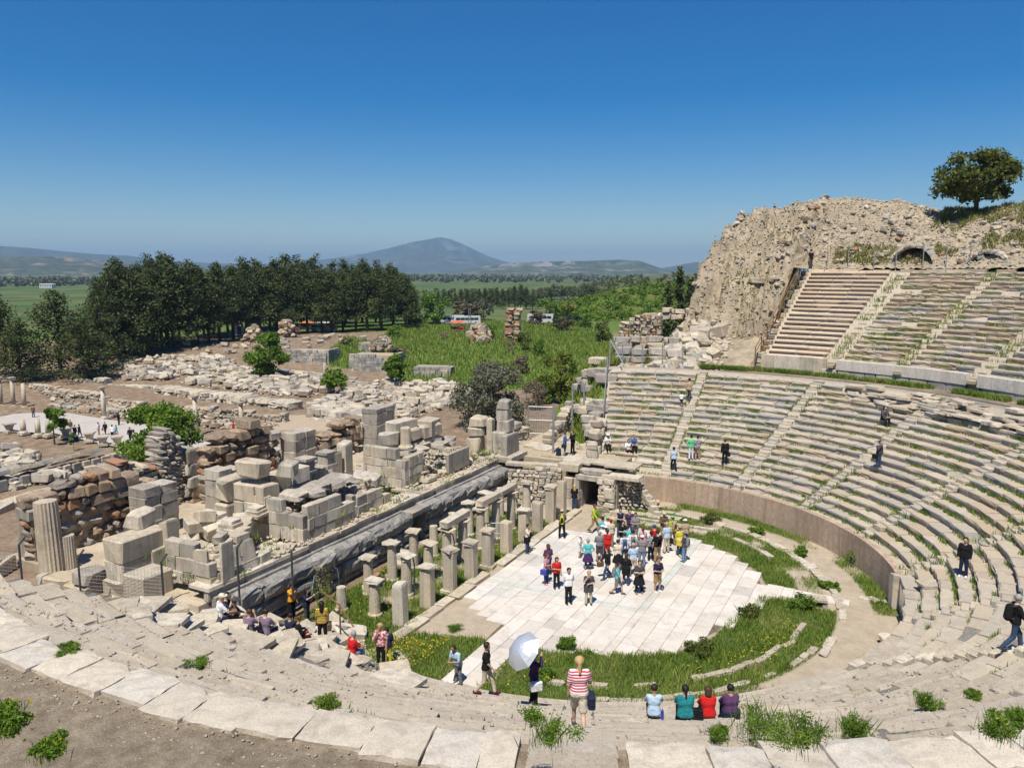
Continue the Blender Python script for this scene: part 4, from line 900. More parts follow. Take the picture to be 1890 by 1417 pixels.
r3 = [(-9.3, 1.2, 0), (-7.2, 1.75, 1), (-5.2, 1.9, 1), (-3.2, 1.9, 1), (-1.2, 1.8, 0), (.8, 2.0, 0), (2.8, 1.9, 1), (4.8, 2.0, 1), (6.8, 2.0, 0), (8.8, 2.0, 0)]
for k, (y, h, c) in enumerate(r3): colm(-8.7, y, h, .26, c, f'{NTH[k]} column of the rear row by the dark wall counted from the near end', 'columns of the rear row')
t = thing('stone_beam', 'short pale stone beam lying across two columns', 'beam', (-6.95, -1.75, 2.4)); add('beam', blk('marble', 'ashlar'), t, (0, .1, .06), .03, (.55, 2.6, .36))
t = thing('stone_beam', 'long pale stone beam lying across columns farther back', 'beam', (-6.95, 3.0, 2.52)); add('beam', blk('marble', 'ashlar'), t, (0, -.9, .06), .0, (.5, 2.2, .34)); add('beam', blk('marble', 'ashlar'), t, (0, 1.35, .06), .02, (.5, 2.2, .34))
t = thing('capital_stone', 'fallen capital and loose stones by the rear columns', 'stones', (-9.0, -6.0, 0)); heap(t, (-9.2, -6.0), .6, 1.3, .4, 12, (.25, .5), ['marble', 'brick', 'rock'], ('small', 'rough'), z0=0)
t = thing('stone_scatter', 'loose marble blocks at the near end of the colonnade', 'stones', (-7.6, -11.8, 0)); heap(t, (-7.4, -11.6), 1.3, 1.0, .6, 16, (.5, 1.0), ['marble', 'grey'], ('rough', 'ashlar'), z0=0)
t = thing('stone_scatter', 'fallen slabs on the grass below the doorway of the stage', 'stones', (-9.2, -2.5, 0)); heap(t, (-9.3, -2.4), .5, 1.2, .3, 7, (.4, .8), ['marble', 'grey'], ('slab', 'rough'), z0=0)
# ------------------------------------------------------------------ northern side entrance with dark doorway, steps, platform
t = thing('side_entrance', 'dark doorway under heavy lintel slabs at the far end of the kerb', 'doorway', (-4.2, 11.6, 0))
mb = MB(); mb.box((-.65, 1.9, 1.3), (.1, 4.0, 2.7)); mb.box((.70, 1.9, 1.3), (.1, 4.0, 2.7)); mb.box((0, 3.9, 1.3), (1.4, .1, 2.7)); mb.box((0, 1.9, 2.3), (1.5, 4.0, .6)); mb.build('passage_wall', M['dark'], t)
stones_wall(t, (-6.0, 11.4), (-4.85, 11.4), 0, [(0, 2.5), (1, 2.5)], .8, .7, (.6, .95), ['marble', 'grey'], 'ashlar', .03)
stones_wall(t, (-3.5, 11.4), (-2.3, 11.4), 0, [(0, 2.2), (1, 2.2)], .9, .4, (.6, .95), ['marble', 'grey'], 'rough', .04)
add('jamb', blk('marble', 'ashlar'), t, (.85, -.2, 0), .02, (.22, .5, 2.1)); add('jamb', blk('marble', 'rough'), t, (1.55, -.45, .9), .3, (.8, .5, .8)); add('jamb', blk('grey', 'ashlar'), t, (1.85, .1, 0), .02, (.25, .6, 2.0))
add('lintel', blk('marble', 'ashlar'), t, (-1.5, -.15, 2.5), .02, (1.5, 1.0, .5)); add('lintel', blk('grey', 'ashlar'), t, (.1, -.05, 2.0), .0, (2.0, 1.0, .36)); add('lintel', blk('grey', 'rough'), t, (.3, .1, 2.36), .05, (2.2, .9, .34)); add('lintel', blk('marble', 'slab'), t, (2.2, .2, 2.3), .02, (2.6, 1.2, .22))
for k in range(5): add('slab', blk('marble', 'slab'), t, (-1.8+k*1.05, 1.1+RNG.normal(0, .2), 2.85), RNG.normal(0, .1), (1.2, 1.6, .14))
t = thing('rubble_wall', 'rubble wall of round stones with steps beside the dark doorway', 'wall', (-1.6, 12.2, 0)); stones_wall(t, (-2.4, 11.9), (.4, 13.1), 0, [(0, 2.3), (.4, 2.1), (.7, 1.4), (1, .5)], .6, .24, (.25, .5), ['rock', 'grey', 'marble'], 'boulder', .03)
for k in range(8): add('step', blk('marble', 'ashlar'), t, (.1+k*.30-.3, 1.1-k*.22, 2.0-k*.27), -.7, (1.0, .42, .28))
t = thing('stone_platform', 'marble slab platform above the doorway where two men stand', 'platform', (-7.0, 14.6, 0))
mb = MB(); mb.box((-2.6, 4.4, 1.3), (5.6, 11.5, 2.56)); mb.box((1.1, .3, 2.55), (6.2, 2.4, .3)); mb.build('fill', M['rock'], t)
for k in range(26):
    x = -5.2+RNG.uniform(0, 9); y = -1.0+RNG.uniform(0, 9)
    if x > .6 and y > 1.5: continue
    add('slab', blk('marble', 'slab'), t, (x, y, 2.56), RNG.normal(0, .2), (1.3, 1.6, .12+RNG.uniform(0, .1)))
stones_wall(t, (-9.9, 10.3), (-6.2, 11.2), 0, [(0, 2.5), (1, 2.6)], .6, .26, (.3, .6), ['rock', 'grey', 'marble'], 'rough', .03)
for k in range(4): add('slab', blk('marble', 'slab'), t, (-2.6+k*.9, -4.1+.25*k, 2.62), .2, (1.0, .7, .2))
def rubwall(label, pts, z0, h, mats, kind='rough', ch=.45, bl=(.5, 1.1), th=.8, name='ruined_wall', jit=.06):
    t = ruin(label, (pts[0][0], pts[0][1], z0), name)
    for a, b_ in zip(pts[:-1], pts[1:]): stones_wall(t, a, b_, z0, h, th, ch, bl, mats, kind, jit)
    return t
rubwall('ruined side wall of grey blocks stepping up beside the end wedge', [(-5.4, 14.4), (-6.6, 19.5), (-8.6, 26)], 2.2, [(0, 1.3), (.3, 1.9), (.6, 2.3), (1, 2.8)], ['grey', 'seat', 'rock'], ch=.5, bl=(.5, 1.2), jit=.12)
rubwall('pale rubble wall of the north passage with metal gate', [(-10.2, 17.2), (-11.4, 25)], 2.4, [(0, .8), (.5, 1.6), (1, 2.6)], ['marble', 'rock', 'grey'], ch=.35, bl=(.4, .9))
rubwall('low rubble near the passage gate', [(-13.4, 15.5), (-12.6, 18.6)], 2.2, [(0, 1.2), (.5, 1.9), (1, 1.4)], ['grey', 'rock', 'marble'], ch=.5)
t = thing('stone_bank', 'stepping grey boulders along the edge of the green slope', 'stones', (-7.6, 26, 6))
for k in range(30):
    a = R_(109.6+k*.06+RNG.normal(0, 1.1)); r_ = 16.5+k*.52+RNG.normal(0, .3); z_ = terr1(r_*math.cos(a), r_*math.sin(a))
    add('stone', blk('grey' if RNG.random() < .7 else 'marble', 'rough'), t, Vector((r_*math.cos(a), r_*math.sin(a), z_-.1+RNG.uniform(0, .5)))-t.location, (0, 0, RNG.uniform(-.5, .5)), (RNG.uniform(.8, 2.0), RNG.uniform(.7, 1.1), RNG.uniform(.45, .8)))

# small rubble strewn over the stage
def rubble_on(label, rects, n, mat, sz, seed):
    pts = []
    for (x0, x1, y0, y1, z) in rects:
        k = int(n*abs(x1-x0)*abs(y1-y0)/sum(abs(a[1]-a[0])*abs(a[3]-a[2]) for a in rects)); x = RNG.uniform(x0, x1, k); y = RNG.uniform(y0, y1, k); ok = fbm(x*.7, y*.7, seed, 3) > .47; pts.append(np.c_[x[ok], y[ok], np.full(ok.sum(), z)])
    pts = np.concatenate(pts); s = np.abs(RNG.normal(sz, sz*.6, len(pts)))+.05
    stuff_stones('stage_rubble', label, pts, s, M[mat], seed=seed)

for (x0, y0, y1, h, key) in ((-23.15, -15.2, -8.8, 3.4, 'high brown wall of rough'), (-23.75, -4.2, 1.6, 3.9, 'high brown wall with'), (-24.25, 5.0, 10.8, 2.5, 'low rear wall of brown')):
    w_o = [o_ for o_ in COL.objects if str(o_.get('label', '')).startswith(key)][0]; mb = MB(); mb.box((0, 0, h/2), (.7, y1-y0, h)); mb.build('core', M['brown'], w_o, Vector((x0, (y0+y1)/2, 1.2))-w_o.location)
# ------------------------------------------------------------------ loose stones joined as one mesh (too many and too small to pick apart)
def stuff_stones(name, label, pts, sizes, mat, parent=None, flat=.7, seed=0):
    r = np.random.default_rng(seed); bm = bmesh.new(); bmesh.ops.create_icosphere(bm, subdivisions=1, radius=.5); bv = np.array([v.co[:] for v in bm.verts]); bf = np.array([[v.index for v in f.verts] for f in bm.faces]); bm.free()
    n = len(pts); V = np.repeat(bv[None], n, 0); V = V*(1+r.normal(0, .16, V.shape)); V[:, :, 2] *= flat
    s = np.asarray(sizes)[:, None, None]*np.stack([r.uniform(.8, 1.5, n), r.uniform(.6, 1.1, n), np.ones(n)], -1)[:, None, :]
    V = V*s; a = r.uniform(0, 6.28, n)[:, None]; x = V[:, :, 0]*np.cos(a)-V[:, :, 1]*np.sin(a); y = V[:, :, 0]*np.sin(a)+V[:, :, 1]*np.cos(a); V[:, :, 0] = x; V[:, :, 1] = y
    V = V+np.asarray(pts)[:, None, :]; F = (bf[None]+(np.arange(n)*len(bv))[:, None, None]).reshape(-1, 3)
    o = add(name, mesh_from(name, V.reshape(-1, 3), F, [mat]), parent); tag(o, label, kind='stuff'); return o
rubble_on('small broken stones strewn over the ruined stage', [(-16.2, -11.4, -14.5, 13.5, 2.68), (-22, -16.5, -13, 13, 2.05), (-15.5, -12.5, -8, -1, 4.2), (-15.5, -13, 3, 9, 3.9)], 3200, 'marble', .12, 71)
rubble_on('brown rubble at the foot of the rear walls', [(-26.5, -23, -11, 14, 2.1), (-30, -25, -10, 16, 1.2)], 1500, 'rock', .2, 73)
# ------------------------------------------------------------------ great ruined masonry mass above the upper seats
CR_T = [56, 64, 68.6, 72.6, 74.2, 77, 81, 83.3, 86.3, 89.3, 91.8, 94.2, 95.6, 96.4, 97.4]; CR_Z = [21.6, 21.8, 21.5, 21.7, 22.4, 22.9, 23.4, 23.5, 23.2, 22.5, 21.6, 19.4, 17.4, 13.0, 8.0]
def mass_z(th, R):
    th = np.asarray(th, float); R = np.asarray(R, float)
    cz = np.interp(th, CR_T, CR_Z)
    zr = np.interp(R, [43.0, 44.2, 46.5, 52, 60, 75], [0, .16, .42, 1, 1.0, .9]); zR = 16.3+(cz-16.3)*zr
    zl = np.interp(R, [31.5, 33.6, 34.6, 36, 37.6, 41, 45, 52, 60, 75], [7.6, 8.2, 10.8, 13.6, 15.8, 18.2, 20.4, 23.4, 23.4, 20])
    k = sstep(82.6, 83.6, th); z = zR*(1-k)+np.minimum(zl, cz)*k
    n = (fbm(th*.9, R*.55, 31, 4)-.5)*1.5*sstep(43, 45, R)*(1-k)+(fbm(th*1.3, R*.9, 33, 4)-.5)*3.4*k-(1.3*sstep(.62, .72, fbm(th*.8+9, R*.35, 61, 3)))*k
    rg = (vnoise(th*4, R*2.2, 8)-.5)*.35
    n = n*np.where(R > 50, .35, 1)
    return z+n+rg
ths = np.linspace(56, 97.4, 150); q = np.linspace(0, 1, 92)
TT, QQ = np.meshgrid(ths, q, indexing='ij'); RS = 43.0+(31.5-43.0)*sstep(82.6, 83.4, TT); RRm = RS+(74-RS)*QQ**1.25
ZZ = mass_z(TT, RRm); ta = np.radians(TT)
V = np.stack([RRm*np.cos(ta), RRm*np.sin(ta), ZZ], -1).reshape(-1, 3); na_, nq = TT.shape
a = np.arange(na_-1)[:, None]*nq; b_ = np.arange(nq-1)[None, :]; F = np.stack([a+b_, a+b_+1, a+nq+b_+1, a+nq+b_], -1).reshape(-1, 4)[:, ::-1]
M['mass'] = dirt_mat('ruined_core_masonry', (.22, .18, .13), (.35, .295, .215), (.47, .405, .31), 2.2)
t = thing('ruined_cavea_core', 'huge rounded mass of ruined rubble masonry above the seats', 'ruin', (52*math.cos(R_(80)), 52*math.sin(R_(80)), 16))
add('core', mesh_from('core', V, F, [M['mass']], False), t, -t.location)
k = 0
while k < 290:
    th = RNG.uniform(60, 96) if k > 60 else RNG.uniform(83.2, 85.5); R = RNG.uniform(43.5, 54) if th < 83.2 else RNG.uniform(32.5, 52)
    s = RNG.uniform(.25, .65) if th < 83.5 else RNG.uniform(.25, .62)
    if RNG.random() < .3 and R > 50: continue
    z = float(mass_z(th, R)); a = R_(th)
    add('stone', blk(('rock', 'rock', 'seat', 'brown')[int(RNG.integers(4))], ('rough', 'boulder')[int(RNG.integers(2))]), t, Vector((R*math.cos(a), R*math.sin(a), z-.18*s))-t.location, (RNG.normal(0, .25), RNG.normal(0, .25), a+RNG.uniform(-.6, .6)), (s*1.3, s, s*.6)); k += 1
n = 11000; th = RNG.uniform(57, 96.3, n); R = np.where(th < 83.5, RNG.uniform(43.2, 55, n), RNG.uniform(32, 53, n)); a = np.radians(th)
o = stuff_stones('small_stones', None, np.stack([R*np.cos(a), R*np.sin(a), mass_z(th, R)], -1)-np.array(t.location), RNG.uniform(.10, .36, n)*RNG.uniform(.6, 1, n), M['rock'], t, seed=4)
# hollows: dark opening and two vault arches
def arch(label, th, R, z, wid, hgt, rot_th=None):
    a = R_(th); t = thing('vault_arch', label, 'arch', (R*math.cos(a), R*math.sin(a), z), a-math.pi/2, 'vault arches above the upper seats')
    n = 11
    for k in range(n):
        an = math.pi*(k+.5)/n; add('voussoir', blk('seat', 'rough'), t, (wid/2*math.cos(an), .1, hgt*math.sin(an)-.15), (0, -(an-math.pi/2), 0), (wid*1.62/n, .9, .34))
    mb = MB(); pts = [(wid/2*math.cos(math.pi*k/12), hgt*math.sin(math.pi*k/12)) for k in range(13)]; V = []; F = []
    for (x, z_) in pts: V += [(x, -.4, z_), (x*.9, 3.2, z_*.9-.1)]
    for k in range(12): F.append((2*k, 2*k+1, 2*k+3, 2*k+2))
    F.append(tuple(2*k+1 for k in range(13))); mb.addm(V, F); mb.build('vault', M['dark'], t); return t
arch('broad stone vault arch opening above the upper seats', 70.9, 43.75, 16.65, 3.4, 1.6)
arch('smaller half buried vault arch at the right edge', 63.2, 44.1, 16.4, 3.0, 1.25)
a = R_(86.9); t = thing('dark_opening', 'dark doorway hole in the left face of the masonry mass', 'opening', (37.6*math.cos(a), 37.6*math.sin(a), 13.2), a-math.pi/2)
mb = MB(); mb.box((0, 1.4, .9), (1.0, .1, 2.0)); mb.box((-.6, .5, .9), (.25, 1.8, 2.2)); mb.box((.6, .5, .9), (.25, 1.8, 2.2)); mb.build('passage_wall', M['dark'], t)
for (x, z_, w_) in ((-.75, 0, .5), (-.8, .7, .5), (.75, .1, .5), (.75, .8, .6)): add('stone', blk('rock', 'rough'), t, (x, -.5, z_), 0, (w_, .8, .7))
add('lintel', blk('rock', 'rough'), t, (0, -.5, 1.75), .1, (1.9, .9, .5))
# broken masonry terrace at the north end
NT = 'broken terrace walls beyond the north end'
def polwall(label, th0, th1, R, z0, tops, mats, ch=.6, bl=(.9, 2.0), thk=.9, kind='rough', n=4):
    am = R_((th0+th1)/2); t = thing('terrace_wall', label, 'wall', (R*math.cos(am), R*math.sin(am), z0), 0, NT)
    for i in range(n):
        a0 = R_(th0+(th1-th0)*i/n); a1 = R_(th0+(th1-th0)*(i+1)/n); lo, hi = i/n, (i+1)/n
        tp = [(0, np.interp(lo, [x for x, _ in tops], [y for _, y in tops])), (1, np.interp(hi, [x for x, _ in tops], [y for _, y in tops]))]
        stones_wall(t, (R*math.cos(a0), R*math.sin(a0)), (R*math.cos(a1), R*math.sin(a1)), z0, tp, thk, ch, bl, mats, kind, .06)
    return t
polwall('long grey block course at the top edge of the end wedge', 96, 107, 30.6, 8.0, [(0, .8), (.3, 1.5), (.5, .9), (.7, 1.6), (1, 1.0)], ['grey', 'grey', 'seat'], .62, (1.0, 2.6), 1.0)
polwall('second terrace wall of big rounded blocks behind the first', 97, 107.5, 33.2, 9.0, [(0, 1.0), (.3, 1.6), (.6, .8), (1, 1.3)], ['grey', 'seat', 'rock'], .55, (.8, 2.2), 1.0)
polwall('brown brick patch wall at the upper left of the terrace', 100.5, 107, 36.4, 9.8, [(0, 2.0), (.5, 2.2), (1, 1.2)], ['rock', 'brown', 'rock'], .3, (.4, .9), 1.0)
polwall('row of pale blocks crowning the terrace', 95.5, 103.5, 38.4, 11.4, [(0, .9), (.4, 1.5), (.7, .8), (1, .7)], ['marble', 'rock'], .55, (.8, 2.0), 1.1)
t = thing('rubble_pile', 'tumbled pale rubble between terrace and masonry mass', 'rubble', (34*math.cos(R_(94.5)), 34*math.sin(R_(94.5)), 8))
for k in range(190):
    th = RNG.uniform(90.5, 100); R = RNG.uniform(28.3, 39.5); s = RNG.uniform(.4, 1.5)*(1.0 if R > 31 else .7); z = 7.75+max(0, R-28.5)*.42*min(1, (101-th)/6)+.2*RNG.random(); a = R_(th)
    add('stone', blk(('marble', 'rock', 'marble', 'seat')[int(RNG.integers(4))], ('rough', 'boulder', 'ashlar')[int(RNG.integers(3))]), t, Vector((R*math.cos(a), R*math.sin(a), z-.2))-t.location, (RNG.normal(0, .35), RNG.normal(0, .35), RNG.uniform(0, 6.28)), (s*1.3, s*.9, s*.7))
n = 900; th = RNG.uniform(89, 107, n); R = RNG.uniform(28, 39, n); a = np.radians(th)
stuff_stones('small_stones', None, np.stack([R*np.cos(a), R*np.sin(a), 7.75+np.maximum(0, R-28.5)*.42*np.clip((101-th)/6, 0, 1)], -1)-np.array(t.location), RNG.uniform(.2, .6, n), M['marble'], t, seed=6)
V = []; F = []
for i, th in enumerate(np.linspace(84, 107.4, 26)):
    for j, R in enumerate(np.linspace(27.9, 41, 14)):
        a = R_(th); V.append((R*math.cos(a), R*math.sin(a), (6.5 if (j == 13 or i == 25) else 7.8+max(0, R-28.5)*.42*min(1, max(.22, (101-th)/6))-.25+.3*float(vnoise(th*2, R*1.5, 5)))))
for i in range(25):
    for j in range(13): F.append((i*14+j, i*14+j+1, (i+1)*14+j+1, (i+1)*14+j)[::-1])
tag(add('terrace_ground', mesh_from('terrace_ground', V, F, [M['mass']], True)), 'rubbly earth of the terrace at the north end', kind='structure')
# ------------------------------------------------------------------ low ruins on the plain
ZG = -5.0
def G(px, py, z=-4.6):
    for _ in range(4):
        p_ = P(px, py, z); z = terr1(p_.x, p_.y)
    return P(px, py, z)
def field(label, poly, n, size, mats=('marble', 'grey', 'marble'), nstuff=500, name='stone_field', hgt=.5, ssz=(.25, .55)):
    W = [G(a, b_) for a, b_ in poly]; xs = [w_.x for w_ in W]; ys = [w_.y for w_ in W]; c = Vector((sum(xs)/len(xs), sum(ys)/len(ys), 0)); c.z = terr1(c.x, c.y)
    t = thing(name, label, 'stones', c); k = 0; pp = [(w_.x, w_.y) for w_ in W]; tries = 0
    while k < n and tries < 20000:
        tries += 1; x = RNG.uniform(min(xs), max(xs)); y = RNG.uniform(min(ys), max(ys))
        if not poly_mask(np.array([x]), np.array([y]), pp)[0]: continue
        s = RNG.uniform(*size); z = terr1(x, y)+hgt*RNG.random()
        add('stone', blk(mats[int(RNG.integers(len(mats)))], ('rough', 'ashlar')[int(RNG.integers(2))]), t, Vector((x, y, z-.1))-c, (RNG.normal(0, .2), RNG.normal(0, .2), RNG.normal(.5, .5)), (s*1.5, s*.85, s*.7)); k += 1
    x = RNG.uniform(min(xs), max(xs), nstuff*4); y = RNG.uniform(min(ys), max(ys), nstuff*4); ok = poly_mask(x, y, pp); x = x[ok][:nstuff]; y = y[ok][:nstuff]
    if len(x): stuff_stones('small_stones', None, np.stack([x, y, terr(x, y)+.1], -1)-np.array(c), RNG.uniform(*ssz, len(x)), M[mats[0]], t, seed=int(RNG.integers(999)))
    return t
field('field of tumbled pale stones beside the dark pines', [(200, 676), (300, 668), (425, 664), (440, 688), (330, 702), (240, 704)], 170, (.7, 1.3))
field('field of grey white stones under the lone leafy tree', [(330, 708), (420, 682), (500, 686), (600, 708), (612, 722), (560, 736), (420, 722)], 230, (.7, 1.35))
field('broad field of grey white stones left of the olive tree', [(570, 756), (640, 718), (735, 702), (860, 712), (866, 742), (770, 770), (690, 782), (620, 768)], 290, (.7, 1.35), nstuff=900)
field('stone heap at the left edge below the marble street', [(-40, 838), (30, 832), (110, 868), (125, 885), (20, 905), (-40, 900)], 120, (.6, 1.2))
def linewall(label, pix, h, mats, th=1.4, ch=.6, bl=(.9, 2.0), kind='rough', name='low_wall', z=None):
    W = [G(a, b_) for a, b_ in pix]; t = thing(name, label, 'wall', W[0]); 
    for p0, p1 in zip(W[:-1], W[1:]): stones_wall(t, p0, p1, min(p0.z, p1.z)-.2, [(0, h*RNG.uniform(.8, 1.2)), (.5, h*RNG.uniform(.7, 1.3)), (1, h*RNG.uniform(.8, 1.2))], th, ch, bl, mats, kind, .08)
    return t
linewall('long low row of white blocks running to the dirt path', [(295, 722), (380, 735), (470, 745), (548, 756)], 1.5, ['marble', 'marble', 'grey'], 3.0, .7)
linewall('thin row of white blocks near the pines', [(135, 700), (200, 708), (290, 716)], .9, ['marble', 'grey'], 1.6, .6)
linewall('low pale wall in front of the broad stone field', [(575, 768), (640, 778), (690, 790)], 1.6, ['marble', 'grey', 'grey'], 2.0, .8, (1.2, 2.4), 'ashlar')
for k, (dy, lb) in enumerate(((0, 'upper'), (9, 'middle'), (18, 'lower'))):
    linewall(f'{lb} long dark step line of the ruined colonnade steps', [(420+k*26, 676+dy*.6), (520+k*26, 684+dy*.7), (600+k*26, 692+dy*.8), (660+k*20, 700+dy)], .6, ['grey'], .9, .6, (2.0, 3.6), 'ashlar', 'stone_step')
BR = ['rock', 'brown', 'rock', 'seat']
linewall('low brown ruined wall behind the street columns at left', [(60, 716), (120, 728), (190, 742), (270, 752)], 1.4, BR, 1.2, .35, (.5, 1.2))
linewall('broken brown wall on the near side of the ruined rooms', [(95, 748), (150, 756), (230, 764), (300, 770)], 1.0, BR, 1.0, .35, (.5, 1.2))
linewall('ruined rubble wall behind the two slim columns', [(320, 762), (400, 772), (470, 778), (530, 778)], 1.6, BR, 1.2, .35, (.5, 1.2))
linewall('low rubble line before the two slim columns', [(350, 780), (430, 790), (500, 794)], .9, BR, 1.0, .35, (.5, 1.1))
linewall('small line of flat stones on the dirt path', [(575, 772), (640, 783), (700, 790)], .35, ['rock', 'seat'], .8, .35, (.8, 1.5))
field('scatter of brown rubble inside the ruined rooms', [(70, 722), (200, 748), (330, 762), (520, 785), (480, 800), (330, 785), (120, 755)], 130, (.35, .9), ('rock', 'seat', 'brown'), 700, ssz=(.2, .5))
field('scatter of stones at the foot of the pines', [(330, 640), (420, 628), (640, 618), (700, 640), (560, 660), (380, 655)], 50, (.5, 1.3), ('rock', 'grey'), 160)
# grey block buildings and brown lumps
def greybuild(label, px, py, w_, d_, h, rot=.3, mats=('grey', 'dark')):
    c = G(px, py); t = thing('ruined_building', label, 'ruin', c, rot)
    for (a, b_) in (((-w_/2, -d_/2), (w_/2, -d_/2)), ((w_/2, -d_/2), (w_/2, d_/2))):
        q0 = Vector((a[0], a[1], 0)); q1 = Vector((b_[0], b_[1], 0)); R3 = Matrix.Rotation(rot, 3, 'Z')
        tt = thing('x', 'x', 'x', c); p0 = c+R3@q0; p1 = c+R3@q1; stones_wall(tt, p0, p1, c.z-.2, [(0, h), (.5, h*.95), (1, h*RNG.uniform(.6, 1))], .8, .6, (.8, 1.6), list(mats), 'ashlar', .02)
        for ch_ in list(tt.children):
            ch_.parent = t; ch_.location = R3.inverted()@ch_.location; ch_.rotation_euler.z -= rot
        bpy.data.objects.remove(tt)
    mb = MB(); mb.box((0, 0, h*.42), (w_-.6, d_-.6, h*.84)); mb.build('core', M['rock'], t); return t
greybuild('grey block ruin left of the green slope, with a round boulder', 578, 672, 9, 6, 3.6)
greybuild('grey corner wall ruin under the brown lump', 695, 682, 9, 6, 3.8)
greybuild('small stack of grey blocks on the edge of the meadow', 800, 692, 7, 3, 2.2); greybuild('low grey wall stub at the top of the meadow', 690, 648, 6, 3, 2.4)
def lump(label, px, py, w_, h, n=40, mats=('rock', 'brown'), name='masonry_lump'):
    c = G(px, py); t = thing(name, label, 'ruin', c)
    for k in range(n):
        f = RNG.random(); r = w_/2*(1-f*.55)*math.sqrt(RNG.random()); a = RNG.uniform(0, 6.28); s = w_*.3
        add('stone', blk(mats[int(RNG.integers(len(mats)))], ('boulder', 'rough')[int(RNG.integers(2))]), t, (r*math.cos(a), r*math.sin(a), f*h*.85), (RNG.normal(0, .3), RNG.normal(0, .3), a), (s*1.2, s, s*.8))
    return t
lump('brown masonry lump at the foot of the pines, left', 467, 632, 4.5, 4.0); lump('tall brown masonry lump beside a pink bush', 530, 622, 4.5, 4.5)
lump('rounded brown lump on the grey corner ruin', 705, 650, 5, 3.0); lump('wide brown lump left of the leaning tower stub', 885, 632, 6, 4.0, 60)
lump('small brown mound among the pine trunks', 610, 612, 4, 2.0, 24)
c = G(943, 628); t = thing('tower_stub', 'leaning red brown masonry tower stub on the meadow', 'tower', c, .4)
for k in range(15):
    z = k*.56; w_ = 4.4-1.0*math.sin(k/14*2.2)+(.5 if k > 12 else 0)
    add('course', blk('brick' if k % 3 else 'brown', 'rough'), t, (-.5+z*.06+RNG.normal(0, .15), RNG.normal(0, .15), z), RNG.normal(0, .12), (w_*.55, 2.6, .62)); add('course', blk('brick' if k % 2 else 'rock', 'rough'), t, (w_*.42+z*.06, RNG.normal(0, .15), z), RNG.normal(0, .12), (w_*.42, 2.3, .62))
# leaning slab row on block row (footings) left of the big tree
t = thing('slab_footing', 'row of tilted slabs on dark footing blocks left of the big tree', 'wall', G(120, 880, -4))
pa, pb = G(-30, 915, -4), G(270, 838, -4); L = (pb-pa).length; d = (pb-pa)/L; az = math.atan2(d.y, d.x); s = 0
while s < L:
    w_ = RNG.uniform(.9, 1.3); q = pa+d*(s+w_/2); q.z = -5
    add('stone', blk('seat', 'ashlar'), t, q-t.location, az, (w_-.28, .9, 1.0))
    if RNG.random() < .8: add('slab', blk('seat' if RNG.random() < .6 else 'marble', 'slab'), t, q-t.location+Vector((-.6, .1, 1.25)), (-.35+RNG.normal(0, .1), RNG.normal(0, .08), az), (w_*1.5, 1.7, .42))
    s += w_
linewall('long flat pale wall top between footings and brown wall', [(-30, 950), (120, 905), (280, 862)], 1.0, ['marble', 'seat'], 2.2, .8, (1.2, 2.6), 'ashlar')
# marble street
tag(add('marble_street', mesh_from('marble_street', [(x, y, ZG+.06) for x, y in STREET], [tuple(range(len(STREET)))], [M['paving']])), 'white marble street with walking visitors', kind='structure')
def column(label, px, py, h, r, cap=True, group='slim columns along the marble street'):
    t = thing('street_column', label, 'column', P(px, py, ZG), 0, group); mb = MB(); mb.lathe([(r*1.0, .5), (r*.98, h*.5), (r*.86, h-.3)], 12); mb.build('shaft', M['marble'], t, smooth=True)
    mb = MB(); mb.box((0, 0, .15), (r*3.2, r*3.2, .3)); mb.lathe([(r*1.4, .3), (r*1.45, .4), (r*1.1, .52)], 12); mb.build('base', M['marble'], t)
    if cap: mb = MB(); mb.lathe([(r*.9, h-.32), (r*1.2, h-.1), (r*1.5, h)], 10); mb.box((0, 0, h+.06), (r*3.0, r*3.0, .14)); mb.build('capital', M['grey'], t)
for (px, py, h, cp, lb) in ((3, 752, 4.6, 1, 'leftmost tall column at the picture edge beside the street'), (26, 753, 4.7, 1, 'tall capped column second from the left edge'), (46, 755, 4.3, 0, 'tall plain column third from the left edge'), (193, 774, 4.6, 1, 'lone tall column in the middle of the ruined rooms'), (363, 806, 5.2, 1, 'capped slim column left of the visitor in red'), (447, 806, 4.4, 1, 'capped slim column right of the visitor in red'), (44, 802, 2.2, 0, 'short column stump at the near edge of the street, left'), (71, 806, 2.6, 0, 'short column stump beside the leaning tree'), (90, 806, 2.4, 0, 'short column behind the leaning tree trunk'), (600, 704, 4.0, 0, 'thin pale post among the stone field')):
    column(lb, px, py, h, .3 if h > 3 else .34, cp)
for i, (px, py) in enumerate(((18, 798), (122, 807), (166, 815), (190, 822), (217, 822))):
    t = thing('capital', f'{NTH[i]} carved capital standing along the street from the left', 'capital', P(px, py, ZG), .3*i, 'carved capitals along the street')
    mb = MB(); mb.box((0, 0, .15), (1.1, 1.1, .3)); mb.build('plinth', M['marble'], t); mb = MB(); mb.lathe([(.4, .3), (.42, .55), (.6, .95), (.75, 1.1)], 10); mb.box((0, 0, 1.15), (1.25, 1.25, .14)); mb.build('bell', M['seat'], t)

# flank wall left of the restored block
a = R_(82.95); p0 = Vector((29.3*math.cos(a), 29.3*math.sin(a), 0)); p1 = Vector((43.3*math.cos(a), 43.3*math.sin(a), 0))
t = ruin('rubble flank wall under the handrail of the restored block', (p0.x, p0.y, 7.8)); stones_wall(t, p0, p1, 7.8, [(0, 1.6), (.5, 4.9), (1, 8.5)], .7, .42, (.6, 1.3), ['rock', 'seat', 'brown'], 'rough', .05, 0)
